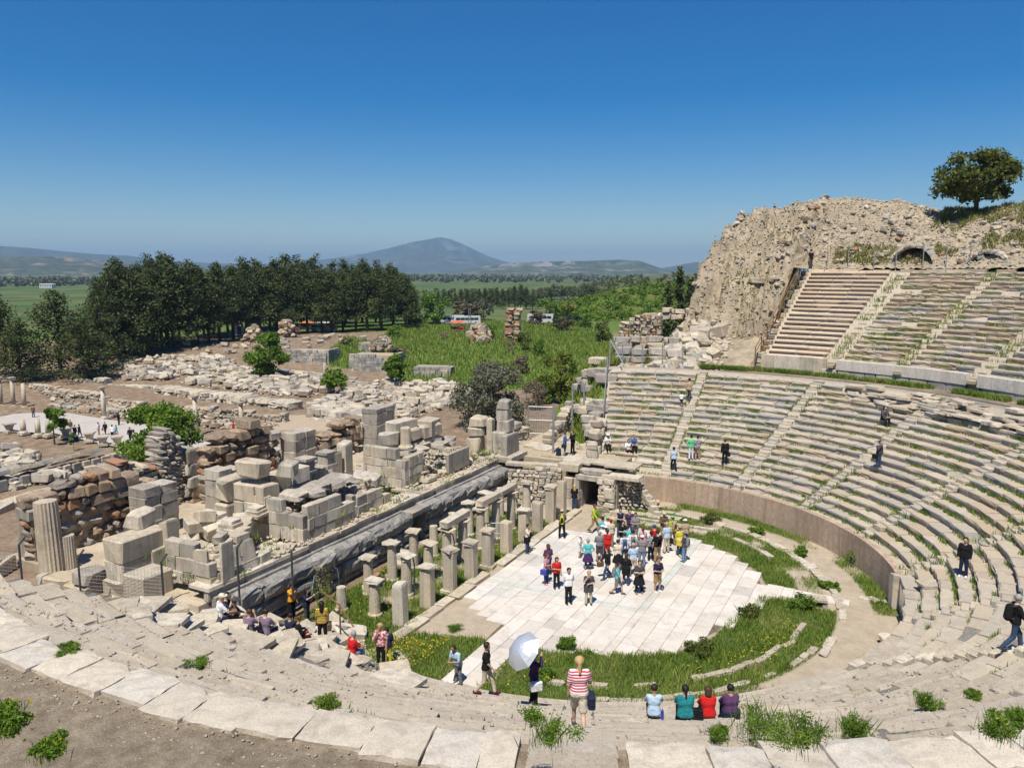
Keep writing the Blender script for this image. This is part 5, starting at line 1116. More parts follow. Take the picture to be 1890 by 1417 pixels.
# ------------------------------------------------------------------ leaves, trees
def leaf_quads(C, size, r, up=.3, asp=.55):
    """diamond leaves at centres C (n,3)"""
    n = len(C); d = r.normal(0, 1, (n, 3)); d /= np.linalg.norm(d, axis=1)[:, None]+1e-9
    e = r.normal(0, 1, (n, 3)); e[:, 2] += up; e -= d*(e*d).sum(1)[:, None]; e /= np.linalg.norm(e, axis=1)[:, None]+1e-9
    s = np.asarray(size).reshape(-1, 1)*np.ones((n, 1))
    V = np.stack([C-d*s, C+e*s*asp, C+d*s, C-e*s*asp], 1).reshape(-1, 3)
    F = np.arange(n*4).reshape(n, 4); return V, F
def crown_mesh(name, seed, centers, rads, nleaf, lsize, mat, flat=.75, shell=.55):
    r = np.random.default_rng(seed); k = len(centers); w_ = np.asarray(rads)**2; w_ = w_/w_.sum(); idx = r.choice(k, nleaf, p=w_)
    d = r.normal(0, 1, (nleaf, 3)); d /= np.linalg.norm(d, axis=1)[:, None]; rad = r.random(nleaf)**shell
    C = np.asarray(centers)[idx]+d*(np.asarray(rads)[idx]*rad)[:, None]*np.array([1, 1, flat])
    V, F = leaf_quads(C, lsize*r.uniform(.6, 1.3, nleaf), r)
    ct = r.random(k); tone = np.clip(.55*ct[idx]+.45*r.random(nleaf), 0, 1)
    return mesh_from(name, V, F, [mat], False, attr={'tone': np.repeat(tone, 4)})
def limb_mesh(name, seed, h, r0, branches, mat, lean=(0, 0)):
    r = np.random.default_rng(seed); mb = MB(); top = np.array([lean[0], lean[1], h])
    pts = [np.array([0, 0, -.3]), top*.25+r.normal(0, .04*h*.1, 3)*[1, 1, 0], top*.6+r.normal(0, .05*h*.1, 3)*[1, 1, 0], top]
    mb.tube(pts, [r0*1.3, r0, r0*.75, r0*.35], 8)
    for b_ in branches:
        b_ = np.array(b_); f = np.clip(b_[2]/h*.75, .25, .95); st = top*f; md = (st+b_)/2+np.array([0, 0, -.04*h]); mb.tube([st, md, b_], [r0*.42, r0*.28, r0*.1], 5)
    return mb.mesh(name, mat)
M['bark'] = plain((.10, .075, .055), .95, name='bark'); M['barkpale'] = plain((.26, .22, .17), .95, name='pale_bark'); M['barkpine'] = plain((.055, .04, .032), .95, name='pine_bark')
M['pine'] = leaf_mat('pine_needles', [(0.031, 0.046, 0.017), (0.056, 0.078, 0.026), (0.093, 0.116, 0.039), (0.155, 0.163, 0.056)], .2)
M['leaf'] = leaf_mat('fresh_green_leaves', [(0.069, 0.127, 0.016), (0.115, 0.207, 0.023), (0.172, 0.276, 0.037), (0.241, 0.345, 0.057)], .4)
M['leafd'] = leaf_mat('dark_green_leaves', [(0.052, 0.072, 0.017), (0.085, 0.111, 0.026), (0.13, 0.15, 0.039), (0.182, 0.182, 0.052)], .3)
M['olive'] = leaf_mat('grey_olive_leaves', [(.075, .082, .05), (.11, .118, .075), (.16, .165, .11), (.22, .22, .16)], .2)
M['yleaf'] = leaf_mat('yellow_green_leaves', [(.06, .09, .012), (.12, .16, .02), (.20, .24, .04), (.36, .36, .10)], .3)
M['brownleaf'] = leaf_mat('bare_brown_twigs', [(.10, .075, .05), (.15, .115, .08), (.2, .16, .11), (.14, .13, .08)], .1)
M['pink'] = leaf_mat('pink_blossom', [(.20, .07, .12), (.32, .13, .2), (.4, .2, .28)], .3)
M['grass'] = leaf_mat('grass_blades', [(0.069, 0.125, 0.018), (0.125, 0.213, 0.027), (0.188, 0.275, 0.044), (0.275, 0.325, 0.075), (0.413, 0.375, 0.15)], .4)
M['straw'] = leaf_mat('dry_grass', [(0.115, 0.138, 0.034), (0.196, 0.207, 0.057), (0.299, 0.276, 0.103), (0.414, 0.356, 0.172)], .3)
M['flower'] = leaf_mat('yellow_flowers', [(.55, .42, .02), (.7, .55, .03)], .3)
def pine_variant(seed, h=20.0, low=.22, wid=.27):
    r = np.random.default_rng(seed); cs = []; rs = []
    n = 62
    for i in range(n):
        f = low+(1-low)*(i/n)**.9; a = r.uniform(0, 6.28); w_ = wid*h*(.10+1.0*((1.03-f)/(1.03-low))**.75)*(1 if f > low+.06 else .75); rr_ = w_*math.sqrt(r.random())*.95
        cs.append((rr_*math.cos(a), rr_*math.sin(a), f*h+r.normal(0, .35))); rs.append(h*(.085+.04*r.random())*(1.0 if f < .85 else .62))
    cs.append((0, 0, h*.97)); rs.append(h*.045)
    br = [c for c in cs if r.random() < .5]
    return limb_mesh('trunk', seed, h*.95, h*.016, br, M['barkpine'], (r.normal(0, .4), r.normal(0, .4))), crown_mesh('crown', seed, cs, rs, 5200, .30, M['pine'], .75, .6)
PINES = [pine_variant(40+i) for i in range(5)]; PLOW = [pine_variant(60+i, low=.06, wid=.34) for i in range(2)]
def put_tree(name, label, cat, meshes, loc, sc, rot=0, group=None):
    t = thing(name, label, cat, loc, rot, group); add('trunk', meshes[0], t, None, None, sc); add('crown', meshes[1], t, None, None, sc); return t
def top_h(base, px, ytop):
    r = ray(px, ytop); hd = math.hypot(base.x-CX, base.y-CY)/math.hypot(r[0], r[1]); return CH+r[2]*hd-base.z
SKY_X = [170, 200, 235, 265, 315, 345, 385, 415, 440, 490, 520, 560, 600, 640, 680, 720, 745, 768]; SKY_Y = [540, 505, 482, 490, 473, 482, 486, 486, 490, 470, 482, 467, 482, 480, 478, 490, 500, 520]
ONES = ['', 'first', 'second', 'third', 'fourth', 'fifth', 'sixth', 'seventh', 'eighth', 'ninth', 'tenth', 'eleventh', 'twelfth', 'thirteenth', 'fourteenth', 'fifteenth', 'sixteenth', 'seventeenth', 'eighteenth', 'nineteenth']
def nth(n): return ONES[n] if n < 20 else {20: 'twentieth', 30: 'thirtieth'}[n] if n % 10 == 0 else {2: 'twenty ', 3: 'thirty '}[n//10]+ONES[n % 10]
ROWN = ['front', 'middle', 'back']
i = 0
for row, (dy, x0, x1, st) in enumerate(((0, 205, 770, 23), (-8, 190, 772, 25), (-15, 230, 765, 28))):
    px = x0; nr_i = 0
    while px < x1:
        nr_i += 1; LBP = f'tall dark pine, {nth(nr_i)} from the left in the {ROWN[row]} row of the wood'
        by = np.interp(px, [200, 260, 330, 420, 500, 640, 770], [668, 654, 640, 628, 618, 612, 606])+dy*(1 if px > 300 else 1.6)
        b_ = G(px, by, -3); ty = np.interp(px, SKY_X, SKY_Y)+RNG.uniform(-6, 22)+(6 if row == 0 else 0); h = max(top_h(b_, px, ty), 9)
        put_tree('pine_tree', LBP, 'tree', (PLOW if px < 300 and row == 0 and RNG.random() < .7 else PINES)[i % (2 if px < 300 and row == 0 and False else 2)] if px < 300 else PINES[i % 5], b_, (h/20*RNG.uniform(1.0, 1.25), h/20*RNG.uniform(1.0, 1.25), h/20), RNG.uniform(0, 6.28), 'pines of the dark wood'); i += 1
        px += st*RNG.uniform(.8, 1.2)
for (px, by, ty, wd, lb) in ((-10, 700, 525, 1.15, 'large dark pine cut by the left edge of the picture'), (40, 706, 590, 1.2, 'lower dark pine beside the left edge pine'), (112, 694, 536, 1.3, 'broad dark pine with branches to the ground, left of the wood'), (160, 702, 585, 1.5, 'low spreading dark pine beside the street ruins'), (190, 682, 560, 1.2, 'dark pine between the broad pine and the wood')):
    b_ = G(px, by); h = top_h(b_, px, ty); put_tree('pine_tree', lb, 'tree', PLOW[i % 2], b_, (h/20*wd, h/20*wd, h/20), RNG.uniform(0, 6), None); i += 1
# broadleaf trees
def broad(seed, w_, h, trunk_h, mat, nleaf=5200, lsize=.22, ncl=34, bark='bark', r0=None, lean=(0, 0), clr=.2):
    r = np.random.default_rng(seed); cs = []; rs = []
    for i in range(ncl):
        a = r.uniform(0, 6.28); f = r.random(); zc = trunk_h+(h-trunk_h)*(.08+.84*f); ww = w_/2*math.sin(math.pi*min(.97, max(.18, f*.8+.15)))**.6; rr_ = ww*math.sqrt(r.uniform(.12, 1))*.92
        cs.append((rr_*math.cos(a)+lean[0], rr_*math.sin(a)+lean[1], zc)); rs.append(w_*clr*r.uniform(.55, 1.1))
    return limb_mesh('trunk', seed, trunk_h+(h-trunk_h)*.55, r0 or w_*.028, [c for c in cs if r.random() < .45], M[bark], lean), crown_mesh('crown', seed, cs, rs, nleaf, lsize, M[mat], .8, .7)
def ptree(label, px, by, tx, ty, wpx, mat, z=None, name='leafy_tree', trunk=.3, base=None, **kw):
    b_ = base or G(px, by); h = top_h(b_, tx, ty); w_ = wpx*mpp(b_)
    return put_tree(name, label, 'tree', broad(int(px*7+by), w_, h, h*trunk, mat, **kw), b_, 1.0, RNG.uniform(0, 6.28))
def spread(label, px, by, tx, ty, wpx, mat, **kw): return ptree(label, px, by, tx, ty, wpx, mat, **kw)
ptree('bright green bushy tree rising behind the stage ruins at left', 300, 862, 300, 742, 146, 'leaf', trunk=.06, nleaf=12000, lsize=.22, ncl=64, clr=.15)
ptree('small leaning green tree by the street at the left', 101, 820, 90, 750, 52, 'leaf', nleaf=1500, lsize=.24, ncl=12, trunk=.35)
ptree('thin sapling on the brown soil near the street', 137, 832, 137, 795, 16, 'leaf', nleaf=200, lsize=.16, ncl=6, trunk=.3)
ptree('rounded light green tree standing in the stone field', 497, 697, 500, 613, 76, 'leaf', nleaf=6000, lsize=.3, trunk=.12, bark='barkpale')
ptree('small green tree at the end of the white block row', 617, 730, 618, 680, 48, 'leaf', nleaf=2600, lsize=.28, trunk=.25)
ptree('small green tree beside the grey corner ruin', 731, 712, 731, 655, 42, 'leaf', nleaf=2600, lsize=.3, trunk=.25)
ptree('big grey green olive tree behind the far stage end', 908, 792, 905, 672, 150, 'olive', nleaf=13000, lsize=.2, ncl=60, trunk=.04, clr=.16, name='olive_tree')
ptree('grey lilac bare bush right of the olive tree', 985, 755, 985, 702, 60, 'brownleaf', nleaf=2600, lsize=.14, trunk=.05, name='bare_bush')
ptree('yellow green tree above the metal gate', 1035, 742, 1035, 648, 88, 'yleaf', nleaf=7000, lsize=.2, ncl=44, trunk=.06, clr=.16)
ptree('dark green shrub at the foot of the yellow green tree', 1005, 745, 1008, 700, 42, 'leaf', nleaf=2000, lsize=.2, trunk=.04, name='shrub')
a = R_(68.4); tb = Vector((52*math.cos(a), 52*math.sin(a), float(mass_z(68.4, 52))-.2))
ptree('round dark tree alone on the hilltop at the upper right', 1797, 395, 1797, 279, 152, 'leafd', base=tb, nleaf=9500, lsize=.19, ncl=70, trunk=.2, clr=.13, name='hilltop_tree')
# cypresses and mid distance trees
r_c = np.random.default_rng(5)
def cypress_variant(seed):
    r = np.random.default_rng(seed); cs = []; rs = []
    for i in range(30):
        f = i/30; w_ = 1.5*(1-f**1.6)+.25; a = r.uniform(0, 6.28); rr_ = w_*.6*math.sqrt(r.random()); cs.append((rr_*math.cos(a), rr_*math.sin(a), .8+f*13.6)); rs.append(.55+.5*(1-f))
    return limb_mesh('trunk', seed, 12, .2, [], M['barkpine']), crown_mesh('crown', seed, cs, rs, 2200, .30, M['pine'], 1.2, .6)
CYP = [cypress_variant(70+i) for i in range(3)]
for k, (px, ty, d, lb) in enumerate(((1255, 489, 150, 'tallest slim cypress left of the masonry mass'), (1236, 520, 155, 'short cypress at the left of the group'), (1275, 510, 148, 'cypress right of the tallest one'), (1292, 508, 152, 'cypress close to the masonry mass'), (1309, 500, 150, 'cypress half hidden by the masonry mass'))):
    r = ray(px, HZ); r = r/math.hypot(r[0], r[1]); b_ = Vector((CX+r[0]*d, CY+r[1]*d, 0)); b_.z = terr1(b_.x, b_.y); h = top_h(b_, px, ty); put_tree('cypress', lb, 'tree', CYP[k % 3], b_, (1.25, 1.25, h/14.6), k)
def at_dist(px, d):
    r = ray(px, HZ); r = r/math.hypot(r[0], r[1]); b_ = Vector((CX+r[0]*d, CY+r[1]*d, 0)); b_.z = terr1(b_.x, b_.y); return b_
def tree_row(lb, name, group, variants, xs, d, tops, wscale=1.0, hv=20.0):
    for k, px in enumerate(xs):
        dd = d*RNG.uniform(.94, 1.06); b_ = at_dist(px, dd); h = max(top_h(b_, px, tops(px)+RNG.uniform(-3, 5)), 2.5); put_tree(name, f'{lb}, {nth(k+1)} from the left', 'tree', variants[k % len(variants)], b_, (h/hv*wscale, h/hv*wscale, h/hv), RNG.uniform(0, 6.28), group)
FP = [pine_variant(90+i, low=.15) for i in range(3)]
tree_row('distant dark pine in the row beyond the car park', 'distant_pine', 'distant pines beyond the car park', FP, np.arange(785, 1000, 11), 420, lambda x: np.interp(x, [780, 860, 920, 960, 1000], [540, 536, 530, 524, 545]), 1.0)
BT = [broad(300+i, 9, 9, 1.2, m, nleaf=1500, lsize=.42, ncl=22, clr=.22) for i, m in enumerate(('leaf', 'leafd', 'olive', 'yleaf', 'brownleaf'))]
tree_row('grey green round tree on the far plain', 'plain_tree', 'round trees on the far plain', [BT[2], BT[1]], np.arange(1000, 1150, 12), 640, lambda x: np.interp(x, [1000, 1040, 1090, 1150], [528, 524, 526, 534]), 1.1, 9)
for (lb, px, by, ty, wpx, v) in (('green round tree left of the bare bushes by the car park', 800, 600, 540, 60, 0), ('dark green bush at the pine wood edge', 765, 606, 572, 46, 1), ('bare brown bush behind the car park, left', 845, 590, 556, 60, 4), ('bare brown bush behind the car park, middle', 880, 590, 562, 60, 4), ('pale blossoming bush among the bare bushes', 893, 590, 552, 34, 2), ('bare brown bush right of the tower stub', 985, 600, 572, 44, 4), ('green tree behind the tower stub', 1015, 592, 550, 50, 0), ('light green tree right of the tower stub', 1045, 590, 552, 46, 3), ('dark bush right of the white van', 1040, 612, 585, 50, 1), ('green bush at the right end of the meadow', 1075, 606, 570, 46, 0), ('green bush left of the terrace walls', 1112, 640, 590, 36, 1), ('green bush beside the brown lump', 905, 628, 596, 30, 0), ('dark bush at the foot of the tower stub', 965, 636, 612, 34, 1), ('green bush in the meadow right of the tower', 995, 664, 622, 28, 0), ('round dark green bush on the meadow', 970, 650, 632, 24, 1), ('brownish bush on the meadow near the olive tree', 965, 690, 656, 40, 4), ('green shrub behind the stone field edge', 725, 622, 600, 34, 0), ('dark shrub by the broken walls left of the meadow', 640, 640, 622, 24, 1), ('reddish brown bush above the small tree', 735, 668, 640, 44, 4), ('green bush on the bank near the gate', 1080, 700, 676, 26, 0)):
    b_ = G(px, by); h = top_h(b_, px, ty); w_ = wpx*mpp(b_); put_tree('shrub', lb, 'shrub', BT[v], b_, (w_/9, w_/9, h/9), RNG.uniform(0, 6.28))
PK = broad(333, 4, 4, .4, 'pink', nleaf=900, lsize=.16, ncl=14)
for (lb, px, by, ty, wpx) in (('pink flowering bush left of the olive tree', 882, 705, 678, 22), ('pink flowering bush on the meadow below the tower', 943, 650, 628, 18), ('pink bush beside the tall brown lump', 548, 622, 602, 16), ('small pink bush left of the wide lump', 818, 628, 615, 18), ('lilac bush near the parked coaches', 1040, 612, 594, 26)):
    b_ = G(px, by); h = top_h(b_, px, ty); w_ = wpx*mpp(b_); put_tree('flowering_bush', lb, 'shrub', PK, b_, (w_/4, w_/4, h/4), RNG.uniform(0, 6.28))
# far woods on the plain that read as one mass
def wood(name, label, px0, px1, d0, d1, n, h, mat, lsize=1.6):
    hill = {'scrub': (330, 120)}.get(name)
    r = np.random.default_rng(int(px0+d0)); C = []
    for k in range(n):
        d = r.uniform(d0, d1); px = r.uniform(px0, px1); rr_ = ray(px, HZ); rr_ = rr_/math.hypot(rr_[0], rr_[1]); hh = h*r.uniform(.6, 1.2); c = np.array([CX+rr_[0]*d, CY+rr_[1]*d, -8]); m = 40
        q = r.normal(0, 1, (m, 3)); q /= np.linalg.norm(q, axis=1)[:, None]; C.append(c+q*(r.random((m, 1))**.5)*np.array([hh*.45, hh*.45, hh*.5])+np.array([0, 0, hh*.5]))
    C = np.concatenate(C); V, F = leaf_quads(C, lsize*r.uniform(.6, 1.3, len(C)), r, asp=.8)
    tag(add(name, mesh_from(name, V, F, [M[mat]], attr={'tone': np.repeat(r.random(len(C)), 4)})), label, kind='stuff')
wood('far_wood', 'grey tree belt across the far plain', -120, 260, 1350, 1700, 260, 13, 'olive', 2.2)
wood('distant_wood', 'dim tree belt at the foot of the grey ridge', 560, 1180, 1500, 2600, 420, 12, 'olive', 2.6)
wood('thicket', 'green thicket around the car park', 760, 1130, 250, 380, 90, 5.5, 'leaf', .55)
wood('far_scrub', 'scrub and small trees around the far lots', 780, 1200, 400, 900, 260, 5, 'leafd', .9)
wood('wood_undergrowth', 'green undergrowth behind the pine trunks', 200, 790, 262, 300, 200, 4.2, 'leaf', .6)
def hill_scrub(name, label, hill, n, rr, mat, ls, seed):
    r = np.random.default_rng(seed); me = bpy.data.objects[hill].data; V = np.zeros(len(me.vertices)*3, np.float32); me.vertices.foreach_get('co', V); V = V.reshape(-1, 3); V = V[:len(V)*6//10]; c = V[r.integers(0, len(V), n)]+r.normal(0, 2, (n, 3))*[1, 1, 0]
    m = 36; rad = rr*r.uniform(.5, 1.3, n); q = r.normal(0, 1, (n, m, 3)); q /= np.linalg.norm(q, axis=2)[..., None]; C = (c[:, None, :]+q*(r.random((n, m, 1))**.5)*rad[:, None, None]*np.array([1, 1, .8])+np.array([0, 0, .4])*rad[:, None, None]).reshape(-1, 3)
    W_, F = leaf_quads(C, ls*r.uniform(.6, 1.3, len(C)), r, asp=.8); tn = np.repeat(np.clip(np.repeat(r.random(n), m)*.6+r.random(n*m)*.4, 0, 1), 4); tag(add(name, mesh_from(name, W_, F, [M[mat]], attr={'tone': tn})), label, kind='stuff')
hill_scrub('hillside_scrub', 'green and yellow scrub covering the bank by the cypresses', 'scrub_hill', 520, 1.7, 'leaf', .45, 3)
hill_scrub('yellow_scrub', 'yellow flowering broom on the bank', 'scrub_hill', 160, 1.1, 'yleaf', .35, 4)
hill_scrub('far_hill_scrub', 'dark scrub dotted over the olive green hill', 'green_hill', 420, 3.2, 'leafd', 1.1, 5)
# ------------------------------------------------------------------ grass and weeds
def blades(name, label, pts, h, w_, mat='grass', seed=0, parent=None, lean=.5, tone_lo=0, tone_hi=1, kind='stuff'):
    r = np.random.default_rng(seed); n = len(pts); a = r.uniform(0, 6.28, n); L = np.asarray(h)*np.ones(n)*r.uniform(.6, 1.3, n)
    d = np.stack([np.cos(a), np.sin(a), np.zeros(n)], 1); ln = r.normal(0, lean, (n, 1)); b_ = np.stack([-np.sin(a), np.cos(a), np.zeros(n)], 1)
    ww = (np.asarray(w_)*np.ones(n))[:, None]; pts = np.asarray(pts, float)
    V = np.stack([pts-d*ww, pts+d*ww, pts+d*ww*.6+b_*ln*L[:, None]*.5+np.c_[np.zeros((n, 2)), L*.6], pts+b_*ln*L[:, None]+np.c_[np.zeros((n, 2)), L]], 1).reshape(-1, 3)
    F = np.arange(n*4).reshape(n, 4); tn = np.clip(.5*vnoise(pts[:, 0]*.9, pts[:, 1]*.9, 3)+.5*r.random(n), 0, 1)*(tone_hi-tone_lo)+tone_lo
    o = add(name, mesh_from(name, V, F, [M[mat]], attr={'tone': np.repeat(tn, 4)}), parent)
    return tag(o, label, kind=kind) if kind else o
def ring_pts(n, R1, R2, a0, a1, thr=.4, sc=.5, seed=0):
    R = np.sqrt(RNG.uniform(R1**2, R2**2, n)); a = np.radians(RNG.uniform(a0, a1, n)); x = R*np.cos(a); y = R*np.sin(a); ok = fbm(x*sc, y*sc, seed, 3) > thr; return np.stack([x[ok], y[ok], np.zeros(ok.sum())], 1)
def rect_pts(n, x0, x1, y0, y1, thr=.4, sc=.5, seed=0):
    x = RNG.uniform(x0, x1, n); y = RNG.uniform(y0, y1, n); ok = fbm(x*sc, y*sc, seed, 3) > thr; return np.stack([x[ok], y[ok], np.zeros(ok.sum())], 1)
n = 230000; x = RNG.uniform(-10, 15.2, n); y = RNG.uniform(-15, 15, n); tv = turf(x, y); ok = (RNG.random(n) < tv*.9) & (np.hypot(x, y) < 15.1); A = np.stack([x[ok], y[ok], np.zeros(ok.sum())], 1)
keep = np.ones(len(A), bool)
A = A[keep]; blades('orchestra_grass', 'green grass and weeds growing round the paving and piers', A, .10+.24*fbm(A[:, 0]*.7, A[:, 1]*.7, 21, 3), .020, seed=1)
Bk = A[fbm(A[:, 0]*.4, A[:, 1]*.4, 77, 2) > .56][::9]; Y = np.concatenate([Bk[:350], rect_pts(450, -4.6, -2.2, -12.6, -9.8, .3), ring_pts(260, 10.5, 12.6, -35, -5, .5)])
def flowers(name, label, pts, hz, s, mat='flower', parent=None, kind='stuff'):
    r = np.random.default_rng(len(pts)); C = np.asarray(pts)+np.c_[r.normal(0, .05, (len(pts), 2)), hz*r.uniform(.6, 1.2, len(pts))]; V, F = leaf_quads(C, s*np.ones(len(C)), r, asp=1); o = add(name, mesh_from(name, V, F, [M[mat]], attr={'tone': np.repeat(r.random(len(C)), 4)}), parent); return tag(o, label, kind=kind) if kind else o
flowers('yellow_flowers', 'small yellow flowers in the orchestra grass', Y, .38, .035)
# leafy weed bushes in the orchestra
def bush(label, loc, w_, h, mat='leaf', n=900, ls=.07, group=None, seed=0, name='weed_bush', fl=0, feather=False):
    t = thing(name, label, 'weed', loc, 0, group); r = np.random.default_rng(seed+int(abs(loc[0])*97+abs(loc[1])*31)); cs = [(r.normal(0, w_*.22), r.normal(0, w_*.22), h*r.uniform(.2, .75)) for _ in range(10)]
    add('leaves', crown_mesh('leaves', seed+3, cs, [w_*.26*r.uniform(.6, 1.2) for _ in cs], n, ls, M[mat], h/w_, .7), t)
    m = max(14, n//14); p_ = np.c_[r.normal(0, w_*.2, (m, 2)), np.zeros(m)]; blades('stems', None, p_, h*.8, .004, 'grass', seed, t, .3, kind=None)
    if fl: flowers('flowers', None, np.c_[r.normal(0, w_*.3, (fl, 2)), np.zeros(fl)], h*1.0, .02, parent=t, kind=None)
    return t
GB = 'dark weed bushes in the orchestra grass'
for k, (px, py, w_, h, lb) in enumerate(((1383, 1140, 1.1, .7, 'dark round weed bush beside the right corner of the paving'), (1480, 1125, 1.2, .8, 'dark weed bush near the thin paved path'), (1046, 1200, .8, .7, 'dark round weed bush at the near paving edge'), (1310, 965, 1.2, .7, 'leafy weed bush beyond the far corner of paving'), (1475, 1025, .9, .7, 'leafy weed bush by the sandy path'), (1530, 1085, .8, .4, 'low weed bush at the bend of the sandy path'), (1265, 915, 1.1, .7, 'weed bush at the foot of the podium wall, left'), (1360, 940, 1.3, .8, 'weed bush at the foot of the podium wall, second'), (1580, 1040, 1.3, .8, 'weed bush at the foot of the podium wall, third'), (1615, 1060, 1.0, .7, 'weed bush at the foot of the podium wall, right'), (1130, 908, 1.5, .5, 'low ivy bush under the rubble steps'), (1000, 1255, .9, .5, 'weed bush behind the umbrella'), (1290, 1205, 1.2, .6, 'weed bush in the near grass left of the yellow flowers'), (1400, 985, .9, .5, 'weed bush on the far grass strip'))):
    bush(lb, P(px, py, 0), w_, h, 'leaf' if k % 3 else 'leafd', 1100, .07, GB, k)
q = P(600, 1140, .3); t = bush('tall yellow flowering fennel beside the near columns', q, .9, 2.2, 'yleaf', 260, .05, None, 55, 'fennel_plant', 160)
# weeds on the near seats
for k, (px, py, w_, h, fl, lb) in enumerate(((608, 1305, .5, .3, 0, 'small feathery weed on the near seats, left of the stairway'), (1008, 1368, .7, .4, 0, 'green weed tuft left of the foreground stairway'), (1400, 1362, 1.2, .75, 2, 'large feathery fennel bush on the near seats'), (1475, 1375, .8, .5, 2, 'smaller fennel bush right of the large one'), (1575, 1365, .7, .55, 0, 'single green bush above the right slabs'), (1708, 1308, .6, .5, 5, 'bushy weed on the near seats below the white steps'), (1795, 1290, .4, .25, 6, 'small yellow flowered weed at the right'), (1845, 1360, .6, .4, 8, 'large weed with yellow flowers at the right edge'), (1880, 1335, .5, .4, 5, 'green bush cut by the right edge'), (370, 1232, .6, .25, 0, 'grass tuft above the left slabs'), (130, 1205, .5, .25, 0, 'grass tuft at the left end of the slab row'), (8, 1352, .38, .36, 12, 'yellow flowered bush in the bottom left corner'), (90, 1395, .35, .2, 8, 'low yellow flowers at the bottom left'), (840, 1165, .6, .4, 8, 'yellow weed beside the dirt patch'), (1330, 1365, .5, .3, 3, 'thin flowering weed left of the fennel bush'))):
    q = march(px, py, rowz, 8, 60, .02); bush(lb, q, w_, h, 'leaf', 2200, .02, 'weeds on the near seats', 100+k, fl=fl, feather=True)
# tufts between far seats
def seat_weeds(n, a0, a1, i0, i1, Rb, zb, seed, hh=.2, m=26):
    r = np.random.default_rng(seed); out = []
    for _ in range(n):
        i = int(r.integers(i0, i1)); R = Rb+i*DR-.04; a = R_(r.uniform(a0, a1)); ln = r.uniform(.05, .5)
        s = r.normal(0, ln, m); rr_ = R-abs(r.normal(0, .07, m)); aa_ = a+s/R; out.append(np.stack([rr_*np.cos(aa_), rr_*np.sin(aa_), np.full(m, zb+(i-1)*DZ)], 1))
    return np.concatenate(out)
W = np.concatenate([seat_weeds(520, 12, 107, 1, 18, R0, Z0, 1), seat_weeds(90, -40, 12, 1, 18, R0, Z0, 2), seat_weeds(60, -108, -40, 1, 18, R0, Z0, 3), seat_weeds(260, 30, 71, 1, 20, RU, ZU, 4), seat_weeds(40, 62, 70, 4, 8, RU, ZU, 5)])
blades('seat_weeds', 'weeds and grass growing in the joints of the seats', W, .20, .022, seed=5)
S = []
for th in (91.0, 71.5, 52.5, 33.0, 13.5):
    m = 420; R = RNG.uniform(R0, RD, m); sd = np.where(RNG.random(m) < .5, -.40, .40)+RNG.normal(0, .05, m); aa_ = R_(th)+sd/R; ok = fbm(R*.8, R*0+th, 9, 2) > .42; S.append(np.stack([R*np.cos(aa_), R*np.sin(aa_), Z0+(R-R0)*.5224-.12], 1)[ok])
for th in (71.5, 61.3, 50.6):
    m = 700; R = RNG.uniform(RU, RU+13, m); aa_ = R_(th)+RNG.normal(0, .35, m)/R; ok = fbm(R*.8, R*0+th, 9, 2) > .40; S.append(np.stack([R*np.cos(aa_), R*np.sin(aa_), ZU+(R-RU)*.5224-.2], 1)[ok])
S = np.concatenate(S); blades('stair_weeds', 'weeds along the edges of the stairways', S, .26, .03, seed=15)
def pol(n, R1, R2, a0, a1, zf, thr=.0, seed=0, sc=.6):
    R = RNG.uniform(R1, R2, n); th = RNG.uniform(a0, a1, n); a = np.radians(th); x = R*np.cos(a); y = R*np.sin(a); ok = fbm(x*sc, y*sc, seed, 3) > thr; return np.stack([x[ok], y[ok], (zf(th, R) if callable(zf) else np.full(n, zf))[ok]], 1)
S = np.concatenate([pol(9000, 28.3, 29.0, 30, 84, ZD, .40, 11), pol(2500, 27.9, 28.6, 84, 92, ZD, .42, 12)])
blades('terrace_weeds', 'green weeds along the walkway below the upper seats', S, .34, .03, seed=6)
S = np.concatenate([pol(4500, 43.4, 45.5, 58, 80, lambda th, R: mass_z(th, np.maximum(R, 43.3)), .54, 13, .35), pol(16000, 49, 62, 56, 71.5, mass_z, .30, 14), pol(2500, 45.5, 48, 56, 66, mass_z, .5, 15), pol(1600, 33, 44, 83.6, 92, mass_z, .62, 17, .4)])
blades('hilltop_grass', 'long yellow green grass on the hilltop around the tree', S, .42, .05, 'straw', seed=7)
S = np.concatenate([pol(7000, 29, 36, 99, 108, lambda th, R: 7.9+np.maximum(0, R-28.5)*.3*np.clip((101-th)/6, .22, 1), .38, 18, .4), pol(9000, 17, 40, 108.5, 118, lambda th, R: terr(R*np.cos(np.radians(th)), R*np.sin(np.radians(th))), .3, 19, .4)])
blades('bank_grass', 'grass on the green bank beside the end wedge', S, .5, .05, 'grass', seed=8, tone_lo=.25)
# meadow
mp = []
for pl, n in zip(GRASS_POLYS, (52000, 5000, 9000)):
    xs = [p_[0] for p_ in pl]; ys = [p_[1] for p_ in pl]; x = RNG.uniform(min(xs), max(xs), n); y = RNG.uniform(min(ys), max(ys), n); ok = poly_mask(x, y, pl); mp.append(np.stack([x[ok], y[ok], terr(x[ok], y[ok])], 1))
mp = np.concatenate(mp); blades('meadow_grass', 'tall green meadow grass beyond the stone fields', mp, .5+.7*fbm(mp[:, 0]*.08, mp[:, 1]*.08, 41, 3), .14, 'grass', seed=9, lean=.35, tone_lo=.15)
